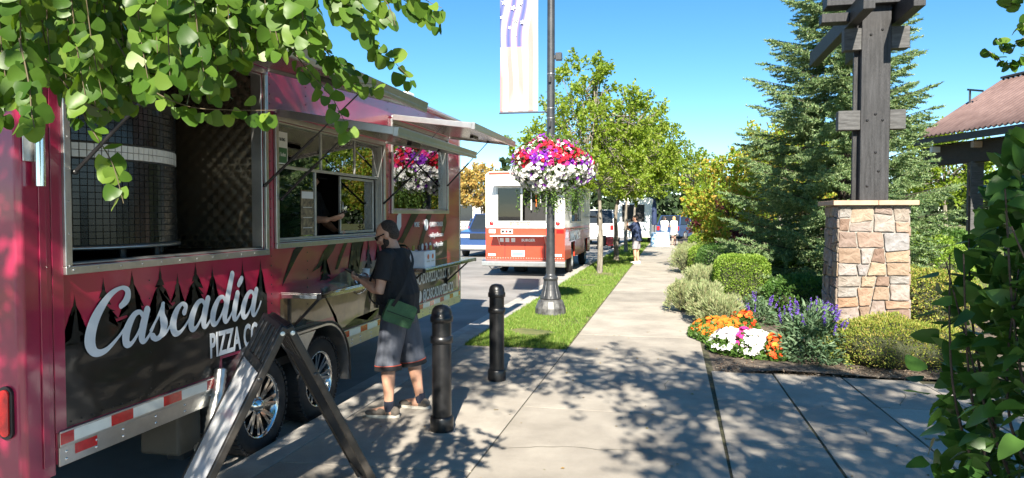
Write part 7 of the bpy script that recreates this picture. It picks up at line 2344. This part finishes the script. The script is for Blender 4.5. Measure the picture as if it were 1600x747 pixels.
# leaves inside the picture are pieces of their own, the rest one mass
def leaf_rank(m):
    p = m.translation - Vector(CAM_LOC)
    fw = Vector((-math.sin(CAM_YAW), math.cos(CAM_YAW), 0)); rt = Vector((math.cos(CAM_YAW), math.sin(CAM_YAW), 0))
    d = p.dot(fw)
    u, w = p.dot(rt) / d, p.z / d
    vis = -.73 < u < .72 and w < .30
    return (0 if vis else 1, d + (0.5 if w > .22 else 0))
STRAND_LEAVES.sort(key=lambda q: leaf_rank(q[0]))
for m, k in STRAND_LEAVES[:300]: put('leaf', rng.choice(KL), None, kat, m)
rest = MB()
for m, k in STRAND_LEAVES[300:]:
    me = KL[k % 4]
    rest.add([m @ v.co for v in me.vertices], [tuple(p.vertices) for p in me.polygons], True)
tag(rest.build('hanging_leaves', M['katsura_i'], kat, raw=True), kind='stuff')
print('strand leaves', len(STRAND_LEAVES))
tw = MB(); sl_ = MB()
for st_ in SPRIGS:
    sp = [Vector(q) for q in smooth_path(st_, 6)]
    tw.tube(sp, .003, 4, cap=False)
    for p in sp[4:]:
        for sd in range(2):
            m = hang_matrix(p, Vector(nr.normal(0, .6, 3)) + Vector((0, 0, -.6)), Vector(nr.normal(0, .7, 3)) + Vector((0, -.5, .4)), rng.uniform(.035, .07))
            sl_.add([m @ v.co for v in KL[sd].vertices], [tuple(q.vertices) for q in KL[sd].polygons], True)
tag(tw.build('twigs', M['bark'], lime, raw=True), kind='stuff')
tag(sl_.build('hanging_leaves', M['katsura_i'], lime, raw=True), kind='stuff')

# leafy bush beside the camera on the right
lil = thing('lilac_bush', 'dark heart-leaved bush close to the camera at the right edge', 'bush', (1.16, 2.45, 0))
g = MB(); g.lathe([(0, .03), (.35, .02), (.42, .004)], (1.2, 2.5, 0), 16); g.build('root_mound', M['soil'], lil)
lc = Vector((1.13, 2.42, 1.12))
cnt = 0
for k in range(15):
    a = rng.uniform(0, 6.28); u = math.sqrt(rng.random())
    tip = Vector((lc.x + .33 * u * math.cos(a), lc.y + .33 * u * math.sin(a), rng.uniform(1.55, 2.02) - .15 * u))
    b = Vector((1.2 + rng.uniform(-.06, .06), 2.5 + rng.uniform(-.06, .06), 0))
    sp = [Vector(q) for q in smooth_path([tuple(b), tuple(b.lerp(tip, .35) + Vector((rng.uniform(-.1, .1), rng.uniform(-.1, .1), .05))), tuple(b.lerp(tip, .7) + Vector((rng.uniform(-.1, .1), rng.uniform(-.1, .1), 0))), tuple(tip)], 7)]
    g = MB(); g.tube(sp, list(np.linspace(.008, .002, len(sp))), 6); g.build('stem', M['bark_dark'], lil)
n = 295
k = 0
while k < n:
    d = Vector(rand_dirs(1)[0])
    u = rng.uniform(.35, 1) ** .5
    p = lc + Vector((d.x * .38 * u, d.y * .36 * u, d.z * 1.0 * u))
    if p.z > 2.0 and rng.random() < .5: continue
    out = Vector((d.x, d.y, 0)).normalized()
    along = out * rng.uniform(.5, 1.1) + Vector((0, 0, rng.uniform(-.7, .25))) + Vector(nr.normal(0, .3, 3))
    nrm = Vector((0, 0, 1)) * rng.uniform(.3, 1) + out * rng.uniform(.2, .8) + Vector(nr.normal(0, .3, 3))
    put('leaf', rng.choice(LL), None, lil, hang_matrix(p, along, nrm, rng.uniform(.058, .092)))
    k += 1
inner = MB()
for k in range(2300):
    d = Vector(rand_dirs(1)[0]); u = rng.uniform(.2, .92) ** .5
    p = lc + Vector((.07 + d.x * .36 * u, .06 + d.y * .36 * u, d.z * .98 * u))
    m = hang_matrix(p, d + Vector(nr.normal(0, .5, 3)), Vector((0, 0, .6)) + Vector(nr.normal(0, .6, 3)), rng.uniform(.055, .085))
    inner.add([m @ v.co for v in LL[k % 4].vertices], [tuple(q.vertices) for q in LL[k % 4].polygons], True)
M['lilac_i'] = leaf_mat('lilac_inner_leaves', [(.026, .075, .016), (.04, .10, .022), (.055, .13, .027), (.08, .165, .036)], .3, .36, 'island', (1.5, 1.6, .5))
tag(inner.build('inner_leaves', M['lilac_i'], lil, raw=True), kind='stuff')
# ------------------------------------------------------------------ low roofed building on the right
M['clay'] = mat('clay_metal_roof', (.15, .095, .085), .5, 0, .12, 2, col2=(.21, .14, .125))
M['fascia'] = mat('dark_fascia', (.05, .045, .045), .6)
M['dark_wood'] = mat('dark_wood_wall', (.03, .022, .018), .7, 0, .4, 8, .3, 40, stretch=(1, 1, 8))
bld = thing('pavilion', 'low building with corrugated clay-red roof and dark eaves at the right', 'building', (11, 26, 0))
E1, E2 = Vector((7.75, 25.9, 4.2)), Vector((10.4, 18.3, 4.2))
e_ = (E2 - E1).normalized(); n_ = Vector((-e_.y, e_.x, 0))
if n_.x < 0: n_ = -n_
BLn = (E2 - E1).length + 5
up_ = n_ * 3.0 + Vector((0, 0, 1.95))
# corrugated sheet running from eave to ridge
pitch = .2
nu = int(BLn / pitch * 6)
V, F = [], []
gab = n_ * .0
for j, s in enumerate((0, .5, 1.0)):
    for i in range(nu + 1):
        a = BLn * i / nu
        h = .035 * math.sin(2 * math.pi * a / pitch)
        V.append(E1 + e_ * a + up_ * s - n_ * .12 * (1 - s) + Vector((0, 0, h)))
for j in range(2):
    for i in range(nu): F.append((j * (nu + 1) + i, j * (nu + 1) + i + 1, (j + 1) * (nu + 1) + i + 1, (j + 1) * (nu + 1) + i))
rf = put('roof', np_mesh('roof', V, F, True), M['clay'], bld)
so = rf.modifiers.new('t', 'SOLIDIFY'); so.thickness = .03
g = MB()
bk = [E1 + up_, E1 + e_ * BLn + up_, E1 + e_ * BLn + up_ + n_ * 3 - Vector((0, 0, 1.8)), E1 + up_ + n_ * 3 - Vector((0, 0, 1.8))]
g.add(bk, [(0, 1, 2, 3)]); g.build('rear_roof', M['clay'], bld)
def bar_(a, b, w, h, nm, m_): 
    g = MB(); g.bar(a, b, w, h); return g.build(nm, M[m_], bld, bevel=.01)
bar_(E1 - e_ * .1 - Vector((0, 0, .16)), E1 + e_ * BLn - Vector((0, 0, .16)), .1, .2, 'fascia', 'fascia')
bar_(E1 + up_ + Vector((0, 0, .06)), E1 + e_ * BLn + up_ + Vector((0, 0, .06)), .16, .07, 'ridge_cap', 'fascia')
# lit underside beam, beam ends, soffit
g = MB(); s0 = E1 + n_ * .25 - Vector((0, 0, .28)); g.add([s0 - e_ * .1, s0 + e_ * BLn, s0 + e_ * BLn + n_ * 5, s0 - e_ * .1 + n_ * 5], [(0, 1, 2, 3)]); g.build('soffit', M['dark_wood'], bld)
bar_(E1 + n_ * .5 - Vector((0, 0, .62)) - e_ * .3, E1 + n_ * .5 + e_ * BLn - Vector((0, 0, .62)), .25, .6, 'eave_beam', 'dark_wood')
for k in range(6):
    p = E1 + e_ * (.55 + 1.75 * k) + n_ * .1 - Vector((0, 0, .42))
    g = MB(); g.bar(p, p + n_ * .7, .12, .18); g.build('rafter_end', M['cap_stone' if k % 2 else 'paper'], bld)
for k in range(4):
    p = E1 + e_ * (1.9 + 2.9 * k) + n_ * .55
    g = MB(); g.box(p.x - .17, p.x + .17, p.y - .17, p.y + .17, -.05, 3.3); g.build('post', M['timber_grey' if k == 0 else 'dark_wood'], bld, bevel=.01)
    pb = thing('post_base', ('stone post base under the first post of the low building', 'stone post base under the second post of the low building', 'stone post base under the third post of the low building', 'stone post base under the fourth post of the low building')[k], 'stone base', (p.x, p.y, 0))
    g = MB(); g.box(p.x - .3, p.x + .3, p.y - .3, p.y + .3, -.05, .86); g.build('mortar_core', M['mortar'], pb)
    stones((p.x - .33, p.y - .33, -.03), (1, 0, 0), (0, -1, 0), .66, .9, pb)
    stones((p.x - .33, p.y + .33, -.03), (0, -1, 0), (-1, 0, 0), .66, .9, pb)
    g = MB(); g.box(p.x - .42, p.x + .42, p.y - .42, p.y + .42, .90, .98); g.build('cap_slab', M['cap_stone'], pb, bevel=.01)
w0 = E1 + n_ * 2.6
g = MB(); a, b = w0 + e_ * .8, w0 + e_ * BLn
g.bar(Vector((a.x, a.y, 1.6)), Vector((b.x, b.y, 1.6)), .2, 3.3); g.build('wall', mat('tan_board_wall', (.36, .27, .18), .8, 0, .2, 3, .2, 30), bld)
for k in range(4):
    p = w0 + e_ * (2.2 + 2.2 * k) - n_ * .12
    g = MB(); q1, q2 = p, p + e_ * 1.3
    g.bar(Vector((q1.x, q1.y, 1.9)), Vector((q2.x, q2.y, 1.9)), .05, 1.3); wn = g.build('window', M['cap_stone'], bld)
    g = MB(); q1, q2 = p - n_ * .03 + e_ * .08, p - n_ * .03 + e_ * 1.22
    g.bar(Vector((q1.x, q1.y, 1.9)), Vector((q2.x, q2.y, 1.9)), .03, 1.14); g.build('pane', M['car_glass'], wn)
g = MB()
p = E1 + e_ * .25 + up_ * .55; g.bar(p, p + Vector((0, 0, .5)), .05, .05); g.bar(p + Vector((0, 0, .5)) - e_ * .1, p + Vector((0, 0, .35)) + e_ * .55, .05, .06); g.build('roof_aerial', M['black_metal'], bld)
# pale two-storey building behind the garden (seen mirrored in the trailer windows)
pb2 = thing('pale_building', 'pale two-storey building far behind the garden on the right', 'building', (32, 50, 0))
g = MB(); g.box(24, 44, 48, 60, -.1, 6.4); g.build('wall', M['white'], pb2)
g = MB(); g.box(23.4, 44.6, 47.4, 60.6, 6.41, 6.9); g.build('roof', M['fascia'], pb2)
for z in (1.0, 4.0):
    for k in range(6):
        g = MB(); g.box(25.2 + 3.2 * k, 26.9 + 3.2 * k, 47.9, 47.99, z, z + 1.5); g.build('window', M['car_glass'], pb2)
    for k in range(4):
        g = MB(); g.box(23.9, 23.99, 49.2 + 2.8 * k, 50.8 + 2.8 * k, z, z + 1.5); g.build('window', M['car_glass'], pb2)
# background trees
bt = 'trees at the back of the scene'
broadleaf('yellow_tree', 'yellow autumn tree across the road between trailer and step van', (-17.5, 66, -.1), .16, 1.6, (-17.5, 66, 4.2), (3.2, 2.6, 2.6), 170, 40, .26, 'yellow_leaf', bt)
broadleaf('yellow_tree', 'second yellow tree across the road, mostly behind the step van', (-12.6, 68, -.1), .16, 1.6, (-12.6, 68, 3.8), (3.2, 2.6, 2.4), 150, 40, .26, 'yellow_leaf', bt)
broadleaf('yellow_tree', 'yellow-green tree across the road half hidden by the trailer', (-23.5, 64, -.1), .16, 1.6, (-23.5, 64, 4.0), (3.4, 2.6, 2.6), 150, 40, .26, 'yellow_leaf', bt)
for k, (x, y, s, lb) in enumerate(((14, 42, 1.0, 'green tree on the lawn behind the low building'), (19, 36, 1.1, 'green tree at the right edge of the lawn'), (6.5, 47, 1.0, 'green tree behind the maples at the end of the garden'), (12, 58, 1.3, 'tall green tree far behind the spruce'))):
    broadleaf('garden_tree', lb, (x, y, -.05), .16, 1.8, (x, y, 4.4 * s), (2.8 * s, 2.6 * s, 2.6 * s), 130, 40, .22, 'tree_leaf', bt)
# far woods all round: one mass of leaf clumps
P = []
for k in range(330):
    a = R_(-75 + 150 * k / 330 + rng.uniform(-.4, .4)); d = rng.uniform(125, 165)
    h = rng.uniform(5.5, 10) * (1.0 if rng.random() < .8 else 1.35)
    n = 130
    tt = nr.uniform(0, 1, n)
    w = (1 - tt * .85) * rng.uniform(2.0, 3.4)
    ang = nr.uniform(0, 6.28, n)
    P.append(np.stack([math.sin(a) * d + w * np.cos(ang), math.cos(a) * d + w * np.sin(ang), tt * h], 1))
P = np.concatenate(P)
V, F = scatter(P, nr.normal(0, 1, P.shape), nr.uniform(.8, 1.6, len(P)), LEAF4, width=1.5)
tag(put('far_woods', np_mesh('woods', V, F), M['dark_leaf']), 'dark line of far woods on the horizon', 'woods', kind='stuff')
